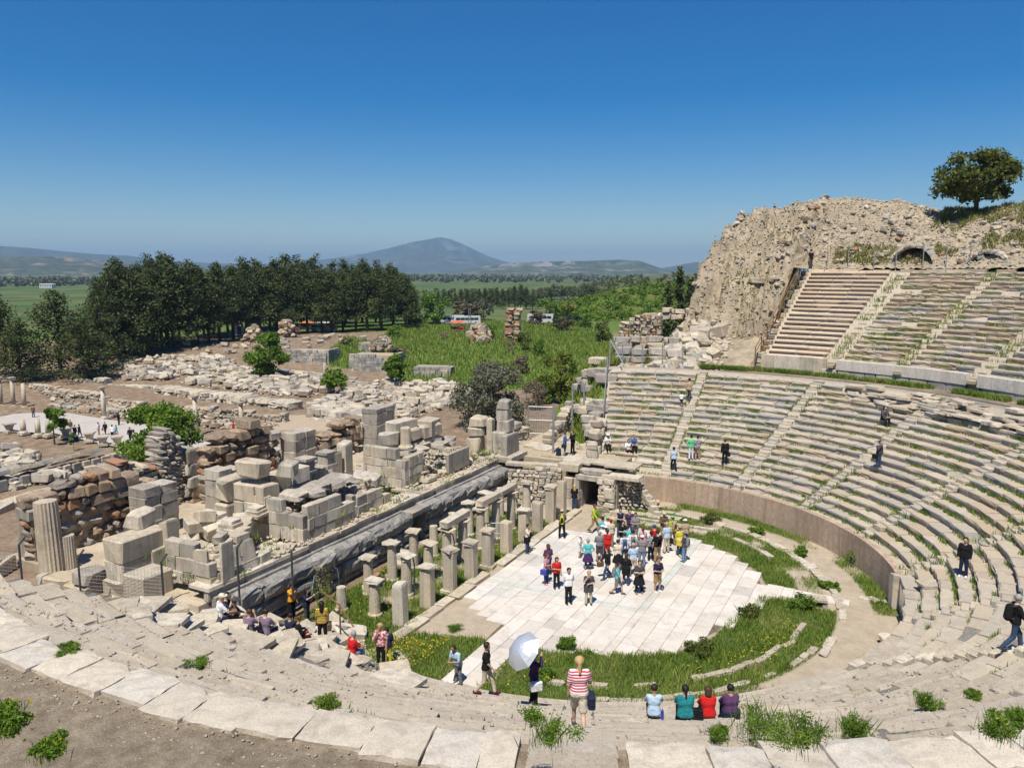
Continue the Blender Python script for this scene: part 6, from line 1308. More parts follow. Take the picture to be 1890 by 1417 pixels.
# stage weeds
S = []
for _ in range(150):
    x = RNG.uniform(-16, -11.2); y = RNG.uniform(-14.5, 13.5); m = 22; S.append(np.c_[RNG.normal(x, .22, m), RNG.normal(y, .3, m), np.full(m, RNG.choice([2.62, 2.7, 2.75, 3.3]))])
S = np.concatenate(S); blades('stage_weeds', 'weeds growing on the ruined stage', S, .22, .022, seed=10)

S = []
for o_ in [c_ for c_ in pv_.children if RNG.random() < .5]:
    lx, ly = o_.scale.x/2, o_.scale.y/2; edge = 1 if not on_paving(o_.location.x+1.0, o_.location.y) or not on_paving(o_.location.x, o_.location.y-1.2) else .25
    if RNG.random() > edge: continue
    m = int(RNG.integers(4, 16)); s_ = RNG.uniform(-1, 1, m); S.append(np.c_[o_.location.x+lx+RNG.normal(0, .008, m), o_.location.y+s_*ly*RNG.uniform(.3, 1), np.full(m, .03)])
S = np.concatenate(S); blades('joint_weeds', 'small weeds in the joints of the paving', S, .09, .012, seed=16)
# ------------------------------------------------------------------ people: one continuous body surface each, clothes, hair and bags as parts
def snets(v, o, h):
    s = v < 0; nx, ny, nz = v.shape; c = s[:-1, :-1, :-1].astype(np.int8)*0; acc = np.zeros((nx-1, ny-1, nz-1, 3)); cnt = np.zeros((nx-1, ny-1, nz-1))
    sl = lambda a, n: slice(a, n-1+a)
    for ax in range(3):
        for b1 in (0, 1):
            for b2 in (0, 1):
                off0 = [0, 0, 0]; o2 = [i for i in range(3) if i != ax]; off0[o2[0]] = b1; off0[o2[1]] = b2; off1 = list(off0); off1[ax] = 1
                v0 = v[sl(off0[0], nx), sl(off0[1], ny), sl(off0[2], nz)]; v1 = v[sl(off1[0], nx), sl(off1[1], ny), sl(off1[2], nz)]
                m = (v0 < 0) != (v1 < 0); t = np.where(m, v0/np.where(m, v0-v1, 1), 0); p_ = np.zeros(acc.shape); p_[..., ax] = t; p_[..., o2[0]] = b1; p_[..., o2[1]] = b2
                acc += p_*m[..., None]; cnt += m
    act = cnt > 0; idx = -np.ones(act.shape, int); idx[act] = np.arange(act.sum()); ii = np.argwhere(act)
    V = (ii+acc[act]/cnt[act][:, None])*h+np.array(o); F = []
    for ax in range(3):
        a0 = [slice(1, nx-1), slice(1, ny-1), slice(1, nz-1)]; o2 = [i for i in range(3) if i != ax]; a0[ax] = slice(0, v.shape[ax]-1); a1 = list(a0); a1[ax] = slice(1, v.shape[ax])
        s0 = s[tuple(a0)]; s1 = s[tuple(a1)]; e = np.argwhere(s0 != s1)
        if not len(e): continue
        sg = s0[tuple(e.T)]; base = e.copy(); base[:, o2[0]] += 1; base[:, o2[1]] += 1; q = []
        for (d1, d2) in ((-1, -1), (0, -1), (0, 0), (-1, 0)):
            g_ = base.copy(); g_[:, o2[0]] += d1; g_[:, o2[1]] += d2; q.append(idx[tuple(g_.T)])
        q = np.stack(q, 1); fl = sg if ax != 1 else ~sg; q = np.where(fl[:, None], q, q[:, ::-1]); F.append(q)
    F = np.concatenate(F) if F else np.zeros((0, 4), int); F = F[(F >= 0).all(1)]; return V, F
def cap(Pg, a, b, ra, rb):
    a = np.array(a); b = np.array(b); d = b-a; L = (d*d).sum()+1e-9; t = np.clip(((Pg-a)@d)/L, 0, 1); return np.linalg.norm(Pg-a-t[..., None]*d, axis=-1)-(ra+(rb-ra)*t)
def smin(a, b, k=.045):
    h = np.clip(.5+.5*(b-a)/k, 0, 1); return b+(a-b)*h-k*h*(1-h)
def union(Pg, caps, k=.045, inf=0.0):
    d = None
    for c in caps:
        e = cap(Pg, c[0], c[1], c[2]+inf, c[3]+inf); d = e if d is None else smin(d, e, k)
    return d
SKIN = [(.50, .32, .22), (.42, .26, .17), (.56, .38, .28), (.36, .22, .14)]
HAIR = dict(black=(.012, .010, .009), brown=(.055, .032, .018), dark=(.025, .017, .012), blonde=(.42, .30, .13), red=(.10, .035, .015), grey=(.30, .29, .28))
COLR = dict(white=(.78, .78, .78), black=(.014, .014, .016), navy=(.02, .026, .055), red=(.55, .02, .02), blue=(.06, .12, .32), jeans=(.045, .075, .14), ltjeans=(.16, .24, .36), ltblue=(.42, .56, .70), grey=(.20, .20, .21), dgrey=(.07, .07, .075), khaki=(.33, .23, .12), beige=(.55, .47, .36), cream=(.65, .58, .46), purple=(.10, .045, .12), mauve=(.20, .15, .21), pink=(.55, .28, .36), teal=(.02, .20, .22), turq=(.10, .45, .48), green=(.12, .50, .22), lime=(.42, .48, .05), yellow=(.62, .55, .06), orange=(.75, .32, .02), brown=(.13, .09, .055), maroon=(.12, .02, .03), silver=(.6, .62, .66), tan=(.40, .30, .20), dpurple=(.06, .03, .10), royal=(.05, .08, .38))
def striped(name, a, b_, scale, axis='Z'):
    m, t, b = nodes_of(name); tc = t.nodes.new('ShaderNodeTexCoord'); wv = t.nodes.new('ShaderNodeTexWave'); wv.bands_direction = axis; wv.inputs['Scale'].default_value = scale; wv.inputs['Distortion'].default_value = .8; t.links.new(tc.outputs['Object'], wv.inputs['Vector'])
    r = ramp(t, wv.outputs[0], [(.42, a), (.56, b_)]); t.links.new(r.outputs[0], b.inputs['Base Color']); b.inputs['Roughness'].default_value = .85; return m
def blotch(name, a, b_, scale):
    m, t, b = nodes_of(name); n = noise(t, scale, 2, .5); r = ramp(t, n.outputs[0], [(.45, a), (.55, b_)], 'LINEAR'); t.links.new(r.outputs[0], b.inputs['Base Color']); b.inputs['Roughness'].default_value = .85; return m
SPECIAL = dict(redstripe=striped('red_white_stripes', (.72, .68, .68), (.50, .03, .08), 5.5), ystripe=striped('yellow_brown_stripes', (.6, .42, .05), (.08, .05, .03), 6), floral=blotch('pink_floral', (.65, .45, .42), (.35, .05, .10), 14), orangewhite=blotch('orange_white', (.75, .34, .02), (.75, .72, .68), 3), pattern=blotch('grey_pattern', (.4, .4, .42), (.12, .12, .14), 16))
_cm = {}
def cmat(c):
    if c in SPECIAL: return SPECIAL[c]
    if c not in _cm:
        col = COLR[c]; m, t, b = nodes_of('cloth'); n = noise(t, 9, 4, .6, dist=1.2); r = ramp(t, n.outputs[0], [(.3, tuple(x*.72 for x in col)), (.55, col), (.75, tuple(min(1, x*1.18) for x in col))]); t.links.new(r.outputs[0], b.inputs['Base Color']); b.inputs['Roughness'].default_value = .9; b.inputs['Specular IOR Level'].default_value = .15; bump(t, b, n.outputs[0], .8, .05); _cm[c] = m
    return _cm[c]
PCOUNT = [0]
def person(label, pos, face, pose='stand', arms='down', top='white', sleeve='short', bottom='jeans', legs='trousers', hair='brown', hl='short', h=1.72, hat=None, pack=None, bag=None, waist=None, shoes='dgrey', vox=None, fat=1.0, seed=None, arms2=None, group=None, skin=None, head_turn=0, skirt=None):
    PCOUNT[0] += 1; seed = PCOUNT[0] if seed is None else seed; r = np.random.default_rng(1000+seed); s = h/1.72; pos = Vector(pos)
    d = (pos-Vector(ORG)).length; vox = vox or (.021 if d < 26 else .026 if d < 48 else .03 if d < 75 else .042)
    fwv = Vector((-math.sin(YAW), math.cos(YAW), 0)); rt = Vector((math.cos(YAW), math.sin(YAW), 0)); f = -math.cos(R_(face))*fwv+math.sin(R_(face))*rt; rz = math.atan2(f.y, f.x)-math.pi/2
    sk = plain(SKIN[int(r.integers(4))] if skin is None else skin, .6, name='skin')
    t = thing('person', label, 'person', pos, rz, group)
    # joints (facing +y)
    sit = pose == 'sit'; hz = .10 if sit else .90
    if pose == 'lean': hz = .84
    tl = .16 if sit else (.30 if pose == 'lean' else .02)       # forward lean of the torso
    def tor(x, y, z): return np.array([x, y+tl*(z-hz)*(.9 if sit else 1), z])
    hp = [np.array([-.085, 0, hz]), np.array([.085, 0, hz])]
    if sit: kn = [np.array([-.12-.03*r.random(), .42, hz+.07]), np.array([.12+.03*r.random(), .42, hz+.07])]; an = [np.array([-.11, .50, -.33]), np.array([.11, .52, -.33])]
    elif pose == 'walk': kn = [np.array([-.09, .20, .50]), np.array([.09, -.04, .48])]; an = [np.array([-.09, .27, .07]), np.array([.09, -.33, .12])]
    elif pose == 'climb': kn = [np.array([-.09, .26, .66]), np.array([.09, -.02, .48])]; an = [np.array([-.09, .22, .26]), np.array([.09, -.18, .08])]
    else:
        sp = .09+.05*r.random(); kn = [np.array([-sp, .02, .49]), np.array([sp, .03*r.random(), .49])]; an = [np.array([-sp-.02, -.01, .07]), np.array([sp+.02, .03*r.random(), .07])]
    sz = hz+.50; sh = [tor(-.175, 0, sz), tor(.175, 0, sz)]; nk = tor(0, .0, sz+.09); hd0 = tor(0, .02, sz+.19); hd1 = tor(0, .03, sz+.265)
    A = {'down': ((.235, .0, sz-.29), (.235, .07, sz-.54)), 'fold': ((.26, .04, sz-.27), (-.05, .24, sz-.25)), 'hold': ((.24, .06, sz-.27), (.07, .30, sz-.24)), 'cam': ((.25, .16, sz-.17), (.06, .24, sz+.14)), 'hip': ((.36, -.06, sz-.25), (.16, .04, sz-.42)), 'raise': ((.26, .22, sz-.06), (.24, .46, sz+.10)), 'back': ((.25, -.10, sz-.28), (.06, -.17, sz-.46)), 'knee': ((.24, .20, sz-.24), (.12, .40, hz+.20)), 'up': ((.30, .12, sz+.02), (.20, .16, sz+.26)), 'swing': ((.23, .12, sz-.26), (.22, .30, sz-.44)), 'chin': ((.22, .20, sz-.26), (.06, .20, sz+.04))}
    el = []; hn = []
    for k, sg in enumerate((-1, 1)):
        nm = arms if k == 1 or arms2 is None else arms2
        if pose == 'walk' and nm == 'down' and k == 1: nm = 'swing'
        e, q = A[nm]; off = tl*.5
        el.append(np.array([sg*e[0], e[1]+off, e[2]])); hn.append(np.array([sg*q[0], q[1]+off, q[2]]))
    F_ = fat
    torso = [(tor(-.15, 0, sz-.01), tor(.15, 0, sz-.01), .066, .066), (tor(-.085*F_, .01, sz-.14), tor(.085*F_, .01, sz-.14), .108*F_, .108*F_), (tor(-.06*F_, .01, hz+.17), tor(.06*F_, .01, hz+.17), .105*F_, .105*F_), (hp[0]*[.95*F_, 1, 1]+[0, 0, .03], hp[1]*[.95*F_, 1, 1]+[0, 0, .03], .115*F_, .115*F_)]
    thigh = [(hp[k], kn[k], .088*F_, .06) for k in (0, 1)]; calf = [(kn[k], an[k], .058, .038) for k in (0, 1)]
    foot = [(an[k]+[0, -.04, -.025], an[k]+[0, .15, -.04], .042, .034) for k in (0, 1)]
    up = [(sh[k], el[k], .052*min(F_, 1.25), .041) for k in (0, 1)]; fo = [(el[k], hn[k], .040, .029) for k in (0, 1)]
    pd = [(hn[k]-el[k])/np.linalg.norm(hn[k]-el[k]) for k in (0, 1)]
    palm = [(hn[k], hn[k]+pd[k]*.065, .033, .030) for k in (0, 1)]
    head = [(hd0, hd1, .082, .094), (hd0+[0, .035, -.035], hd0+[0, .02, .02], .05, .06), (hd0+[0, .088, .035], hd0+[0, .105, .015], .012, .016), (hd0+[-.092, 0, .03], hd0+[-.092, 0, .05], .014, .014), (hd0+[.092, 0, .03], hd0+[.092, 0, .05], .014, .014)]
    neck = [(tor(0, 0, sz+.01), hd0, .056, .05)]
    allc = torso+thigh+calf+foot+up+fo+palm+head+neck
    pts = np.array([c[i] for c in allc for i in (0, 1)]); lo = pts.min(0)-.24; hi = pts.max(0)+.24; n = np.ceil((hi-lo)/(vox/s)).astype(int); hv = vox/s
    gx, gy, gz = [lo[i]+np.arange(n[i])*hv for i in range(3)]; Pg = np.stack(np.meshgrid(gx, gy, gz, indexing='ij'), -1)
    def emit(name, val, mat, smooth=True):
        V, F = snets(val, lo, hv)
        if len(F) == 0: return None
        return add(name, mesh_from(name, V*s, F, [mat], smooth), t)
    X, Y, Z = Pg[..., 0], Pg[..., 1], Pg[..., 2]
    bd = union(Pg, torso+neck, .07); bd = smin(bd, union(Pg, thigh+calf+foot, .035), .05); bd = smin(bd, union(Pg, up+fo+palm, .025), .04); bd = smin(bd, union(Pg, head, .02), .03)
    V, F = snets(bd, lo, hv); mbb = MB(); mbb.addm(V, F)
    for k in (0, 1):                                            # five fingers rooted in the palm
        sd = np.cross(pd[k], [0, 1, 0] if abs(pd[k][1]) < .8 else [0, 0, 1]); sd = sd/np.linalg.norm(sd); nn = np.cross(sd, pd[k]); b0 = hn[k]+pd[k]*.07
        for q, (off, L) in enumerate(((-.026, .062), (-.009, .074), (.009, .070), (.026, .055))):
            p0 = b0+sd*off; mbb.tube([p0-pd[k]*.02, p0+pd[k]*L*.5+nn*.006, p0+pd[k]*L+nn*.022], [.0105, .0095, .007], 5)
        p0 = hn[k]+pd[k]*.02+sd*(-.026)*(1 if k else -1); mbb.tube([p0, p0+pd[k]*.03-sd*.028*(1 if k else -1)+nn*.01, p0+pd[k]*.06-sd*.03*(1 if k else -1)+nn*.02], [.013, .011, .008], 5)
    mm = mbb.mesh('body', [sk], True); mm.transform(Matrix.Scale(s, 4)); add('body', mm, t)
    # face
    fb = MB()
    for sx in (-.034, .034): fb.box(hd0+np.array([sx, .083, .045]), (.028, .012, .012), m=0)
    fb.box(hd0+np.array([0, .086, -.03]), (.045, .012, .010), m=1)
    fm = fb.mesh('face', [plain((.02, .015, .012), .4, name='eyes'), plain((.35, .12, .10), .6, name='lips')]); fm.transform(Matrix.Scale(s, 4)); add('face', fm, t)
    # clothes
    inf = .016
    tp = union(Pg, torso, .07, inf)
    if sleeve != 'none':
        tp = smin(tp, union(Pg, up if sleeve == 'long' else [(u[0], u[0]+(u[1]-u[0])*.75, u[2], u[3]) for u in up], .02, inf+.006), .04)
        if sleeve == 'long': tp = smin(tp, union(Pg, [(u[0], u[0]+(u[1]-u[0])*.95, u[2], u[3]) for u in fo], .02, inf+.002), .02)
    tp = np.maximum(tp, (hz-.03 if not skirt else hz)-Z); emit('shirt', tp, cmat(top))
    cut = {'trousers': 0, 'shorts': .52, 'capri': .30}.get(legs, 0)
    bt = union(Pg, [torso[3]]+thigh, .04, .011)
    if legs == 'shorts' : bt = union(Pg, [torso[3]]+[(c[0], c[0]+(c[1]-c[0])*.88, c[2], c[3]+.02) for c in thigh], .04, .018)
    else: bt = smin(bt, union(Pg, [(c[0], c[0]+(c[1]-c[0])*(.96 if legs == 'trousers' else .55), c[2], c[3]+.012) for c in calf], .03, .014), .03)
    bt = np.maximum(bt, Z-(hz+.10)); emit('trousers' if legs != 'shorts' else 'shorts', bt, cmat(bottom))
    if legs == 'skirt' or skirt:
        z1, z0 = hz+.10, hz-.42; tt = np.clip((z1-Z)/(z1-z0), 0, 1); rr_ = np.hypot(X/1.15, Y)-(.15+.13*tt)*F_; emit('skirt', np.maximum(rr_, np.maximum(Z-z1, z0-Z)), cmat(skirt or bottom))
    emit('shoes', union(Pg, foot, .02, .014), cmat(shoes))
    # hair / hat
    hc = hd1+np.array([0, -.012, .005]); hr = np.linalg.norm(Pg-hc, axis=-1)-.112; hr = np.maximum(hr, -(np.linalg.norm(Pg-(hd0+np.array([0, .14, -.005])), axis=-1)-.135)); hr = np.maximum(hr, (hd0[2]-.02)-Z)
    if hl == 'long': hr = smin(hr, cap(Pg, hd1+[0, -.05, -.02], hd0+[0, -.09, -.20], .10, .085), .03)
    if hl == 'pony': hr = smin(hr, cap(Pg, hd1+[0, -.10, .0], hd0+[0, -.14, -.16], .045, .03), .02)
    if hl == 'bob': hr = smin(hr, np.maximum(cap(Pg, hd1, hd0+[0, -.03, -.05], .118, .112), -(np.linalg.norm(Pg-(hd0+np.array([0, .14, 0])), axis=-1)-.15)), .02)
    if hl != 'bald': emit('hair', hr, plain(HAIR[hair], .6, name='hair'))
    if hat:
        ht = np.maximum(np.linalg.norm(Pg-(hd1+[0, -.005, .012]), axis=-1)-.122, (hd1[2]+.015)-Z); brim = np.maximum(np.hypot(X-hd1[0], (Y-hd1[1]-.06))-.14, abs(Z-hd1[2]-.02)-.016); emit('hat', np.minimum(ht, brim), cmat(hat))
    if pack: pk = emit('backpack', cap(Pg, tor(0, -.20, sz-.34), tor(0, -.18, sz-.05), .135, .12), cmat(pack))
    if pack and pk:
        sb = MB()
        for sx in (-.11, .11): sb.tube([tor(sx, -.14, sz+.01)*s, tor(sx, .02, sz+.075)*s, tor(sx, .135, sz-.10)*s, tor(sx*1.2, .06, sz-.34)*s, tor(sx*1.1, -.14, sz-.36)*s], .02*s, 5)
        sb.build('strap', cmat('dgrey'), pk)
    if bag:
        q = hn[1] if arms in ('down', 'swing', 'back') else np.array([.24, -.02, hz+.02]); bx = np.maximum(np.maximum(abs(X-q[0]-.03)-.07, abs(Y-q[1])-.17), abs(Z-q[2]+.17)-.13); emit('bag', bx-.015, cmat(bag))
    if waist: emit('tied_jacket', np.maximum(np.maximum(np.hypot(X/1.2, Y)-.20*F_, Z-(hz+.12)), (hz-.26+.25*Y)-Z), cmat(waist))
    return t
def onpave(px, py): return P(px, py, .085)
def onseat(px, py, dz=0): 
    q = march(px, py, rowz, 6, 120, .02); q.z = rowz(q.x, q.y)+dz; return q
def dk(**k): return k
# visitors on the orchestra paving
for lb, px, py, fc, kw in (
    ('man in white shirt and black trousers standing on the near paving', 1049, 1113, 15, dk(arms='back', top='white', sleeve='long', bottom='black', hair='black', h=1.78, shoes='black')),
    ('blonde woman in charcoal top and beige trousers raising a hand', 1086, 1115, 5, dk(arms='cam', arms2='fold', top='dgrey', bottom='beige', hair='blonde', waist='dgrey', h=1.70)),
    ('woman with red vest over white sleeves and black trousers', 1027, 1085, 12, dk(arms='fold', arms2='down', top='red', sleeve='short', bottom='black', hair='black', hl='long', h=1.62)),
    ('woman in purple jacket behind the one with a blue bag', 1012, 1060, 200, dk(arms='hold', top='purple', sleeve='long', bottom='navy', hair='red', hl='bob', h=1.64)),
    ('woman in pink top carrying a bright blue bag', 1008, 1077, 60, dk(arms='hold', arms2='down', top='pink', bottom='jeans', hair='red', hl='pony', bag='royal', h=1.62, shoes='pink')),
    ('photographer in cream shirt with black jacket tied at the waist, by the piers', 973, 1020, 70, dk(arms='cam', top='cream', bottom='jeans', hair='black', waist='black', h=1.68)),
    ('man in black with a pale backpack near the piers', 1037, 993, 175, dk(arms='hold', top='brown', bottom='black', hat='beige', pack='lime', h=1.74)),
    ('man in lime green jacket walking near the dark doorway', 1096, 981, 60, dk(pose='walk', top='lime', sleeve='long', bottom='khaki', hair='red', h=1.74)),
    ('child in white with a white hat on the paving', 1070, 1028, 60, dk(arms='hold', top='white', bottom='white', legs='shorts', hat='white', h=1.28)),
    ('woman in turquoise top, dark skirt and grey hair, hands on hips', 1085, 1050, 180, dk(arms='hip', top='turq', bottom='black', legs='capri', skirt='dpurple', hair='grey', h=1.66)),
    ('man in navy shirt and tan shorts at the right of the crowd', 1213, 1092, 20, dk(arms='hold', top='navy', bottom='khaki', legs='shorts', hair='red', shoes='white', h=1.78)),
    ('woman in dark top and black skirt standing in front of the crowd', 1179, 1094, 8, dk(arms='fold', top='dgrey', bottom='black', skirt='black', hair='red', shoes='grey', h=1.70)),
    ('boy in turquoise shirt with grey backpack walking right', 1139, 1096, 70, dk(pose='walk', top='turq', bottom='grey', legs='shorts', hair='dark', pack='grey', h=1.60)),
    ('woman in black with shoulder bag and jeans striding left', 1121, 1068, -70, dk(pose='walk', arms='down', top='black', sleeve='long', bottom='jeans', hair='brown', hl='long', bag='brown', h=1.68)),
    ('woman in black jacket with hands folded before the crowd', 1155, 1079, 150, dk(arms='fold', top='black', sleeve='long', bottom='jeans', hair='brown', hl='long', waist='black', h=1.66)),
    ('woman in pale grey top and black skirt seen from behind', 1140, 1052, 185, dk(arms='hold', top='cream', bottom='beige', legs='shorts', skirt='black', hair='dark', h=1.68)),
    ('man in pale blue shirt and beige shorts in the crowd', 1168, 1062, 190, dk(arms='fold', top='ltblue', bottom='beige', legs='shorts', hair='grey', h=1.76)),
    ('man in grey shirt and white cap with a blue bag', 1184, 1046, 170, dk(arms='fold', top='grey', bottom='ltjeans', hat='white', h=1.74)),
    ('woman in bright red top and trousers in the crowd', 1120, 1030, 160, dk(top='red', bottom='red', hair='dark', hl='pony', h=1.64)),
    ('man in grey shirt and grey shorts at the left of the crowd', 1106, 1036, 185, dk(arms='fold', top='grey', bottom='dgrey', legs='shorts', hair='grey', h=1.72)),
    ('woman in white with a white hat behind the grey man', 1112, 1020, 190, dk(arms='fold', top='white', bottom='white', hat='white', h=1.60)),
    ('visitor in light blue with a navy cap at the back left of the crowd', 1112, 1004, 200, dk(top='turq', bottom='jeans', hat='navy', h=1.62)),
    ('visitor in white with a green cap at the back left', 1121, 1004, 180, dk(top='white', bottom='jeans', hat='green', h=1.62)),
    ('visitor in beige with a red hat at the back left', 1127, 1010, 190, dk(top='beige', bottom='khaki', hat='red', h=1.66)),
    ('man in white shirt with a blue backpack in the middle of the crowd', 1152, 1040, 175, dk(top='white', bottom='jeans', hair='brown', pack='blue', h=1.74)),
    ('man in white with a grey backpack in the crowd', 1167, 1034, 180, dk(top='white', bottom='grey', hair='black', pack='grey', h=1.72)),
    ('woman in black at the centre of the crowd', 1148, 1012, 20, dk(arms='hold', top='black', bottom='black', hair='black', hl='long', h=1.64)),
    ('guide in sleeveless navy top facing the crowd', 1144, 990, 5, dk(arms='hold', top='navy', sleeve='none', bottom='jeans', hair='black', h=1.76)),
    ('man in dark shirt with orange straps at the back of the crowd', 1161, 992, 10, dk(arms='down', top='dpurple', bottom='jeans', hair='black', pack='orange', h=1.76)),
    ('man in grey shirt and grey trousers at the back right', 1172, 999, 350, dk(arms='fold', top='grey', bottom='grey', hair='dark', fat=1.15, h=1.74)),
    ('woman in sleeveless pink top seen from behind in the crowd', 1186, 1026, 185, dk(top='pink', sleeve='none', bottom='grey', hair='red', hl='pony', h=1.66)),
    ('woman with patterned backpack and black trousers', 1201, 1034, 185, dk(top='pattern', bottom='black', hair='black', hl='pony', pack='pattern', h=1.66)),
    ('visitor in red with a blue cap behind the backpacks', 1207, 1020, 190, dk(top='red', bottom='jeans', hat='royal', h=1.62)),
    ('man in black shirt and khaki trousers with a black pack', 1213, 1037, 190, dk(top='black', bottom='khaki', hair='dark', pack='black', h=1.80)),
    ('man in light blue shirt with a black bag at the right of the crowd', 1230, 1020, 200, dk(top='ltblue', bottom='beige', hair='grey', hat='tan', bag='black', h=1.76)),
    ('visitor in lime vest and green cap at the right of the crowd', 1241, 1006, 200, dk(top='lime', bottom='khaki', hat='green', pack='tan', h=1.74)),
    ('man in olive jacket and pale hat at the back right', 1224, 996, 5, dk(arms='hold', top='brown', sleeve='long', bottom='khaki', hat='beige', h=1.72)),
    ('woman with yellow shawl at the right edge of the crowd', 1254, 1024, 200, dk(arms='fold', top='yellow', bottom='jeans', hat='tan', waist='yellow', h=1.66)),
    ('visitor in jeans with a grey backpack, far right of the crowd', 1263, 1036, 230, dk(arms='hold', top='dgrey', bottom='ltjeans', hat='grey', pack='grey', h=1.68)),
    ('person in white with a cap behind the yellow shawl', 1264, 1010, 190, dk(top='tan', bottom='jeans', hat='white', h=1.66)),
    ('visitor in white and a cap half hidden at the left of the crowd', 1117, 1024, 160, dk(arms='fold', top='white', bottom='ltjeans', hat='white', h=1.66)),
    ('dark haired woman in turquoise behind the blue backpack', 1157, 1022, 170, dk(top='turq', bottom='jeans', hair='dark', h=1.62)),
    ('woman with long blond hair in black before the dark doorway', 1060, 940, 185, dk(top='black', bottom='jeans', hair='blonde', hl='long', h=1.70))):
    person(lb, onpave(px, py), fc, **kw)
# visitors on the seats
for lb, px, py, fc, kw in (
    ('woman in pale blue top and black trousers at the foot of the far seats', 1243, 868, 190, dk(pose='walk', top='ltblue', bottom='black', hair='dark', h=1.66)),
    ('man in green shirt and white trousers with a dark bag on the far seats', 1275, 852, 185, dk(arms='hip', top='green', bottom='white', hair='dark', bag='brown', h=1.74)),
    ('person in grey pattern top beside the man in green', 1287, 848, 200, dk(arms='fold', top='pattern', bottom='tan', hair='dark', h=1.70)),
    ('man in black suit standing on the far seats', 1337, 864, 185, dk(top='black', sleeve='long', bottom='black', hair='red', bag='black', h=1.78)),
    ('shirtless looking man in grey trousers climbing the narrow stairway', 1271, 740, 150, dk(pose='climb', top='tan', sleeve='none', bottom='dgrey', hat='black', h=1.74)),
    ('small child in white behind the climbing man', 1257, 754, 160, dk(pose='climb', top='white', bottom='navy', legs='shorts', hair='dark', h=1.15)),
    ('woman with dark jacket and bags halfway up the far stairway', 1620, 870, 20, dk(arms='cam', arms2='down', top='dgrey', sleeve='long', bottom='jeans', hair='dark', bag='black', h=1.68)),
    ('man in black jacket with striped track trousers at the right', 1777, 1064, 320, dk(arms='down', top='black', sleeve='long', bottom='navy', hair='dark', shoes='white', h=1.78)),
    ('man in black jacket with backpack and jeans at the right edge', 1868, 1200, 80, dk(pose='walk', top='black', sleeve='long', bottom='jeans', hair='grey', pack='black', h=1.78)),
    ('woman in red striped shirt and grey shorts walking down the near stairway', 1068, 1348, 180, dk(pose='walk', arms='hold', arms2='down', top='redstripe', bottom='cream', legs='shorts', hair='blonde', hl='pony', bag='navy', waist=None, h=1.60, skin=(.55, .36, .25))),
    ('man in black polo and beige trousers striding right', 897, 1280, 80, dk(pose='walk', top='black', bottom='beige', hair='dark', h=1.80, shoes='maroon')),
    ('man in yellow and white jacket standing with outstretched arm', 540, 1142, 60, dk(arms='raise', arms2='down', top='orange', sleeve='short', bottom='black', hair='black', h=1.74)),
    ('woman in navy vest and white sleeves pointing', 567, 1150, 70, dk(arms='raise', top='navy', bottom='dgrey', hair='black', hl='bob', h=1.66)),
    ('woman in yellow striped top with a brown handbag', 596, 1188, 190, dk(arms='down', top='ystripe', bottom='black', hair='black', hl='long', bag='brown', h=1.66)),
    ('blonde woman in pink flowered blouse and black shorts', 704, 1232, 350, dk(arms='chin', arms2='down', top='floral', bottom='black', legs='capri', hair='blonde', hl='bob', h=1.66)),
    ('woman in navy and yellow behind the flowered blouse', 716, 1228, 200, dk(top='navy', bottom='yellow', hair='black', h=1.62)),
    ('tiny person at the top of the restored seat block', 1496, 499, 190, dk(top='black', bottom='dgrey', hair='dark', h=1.7))):
    person(lb, onseat(px, py), fc, **kw)
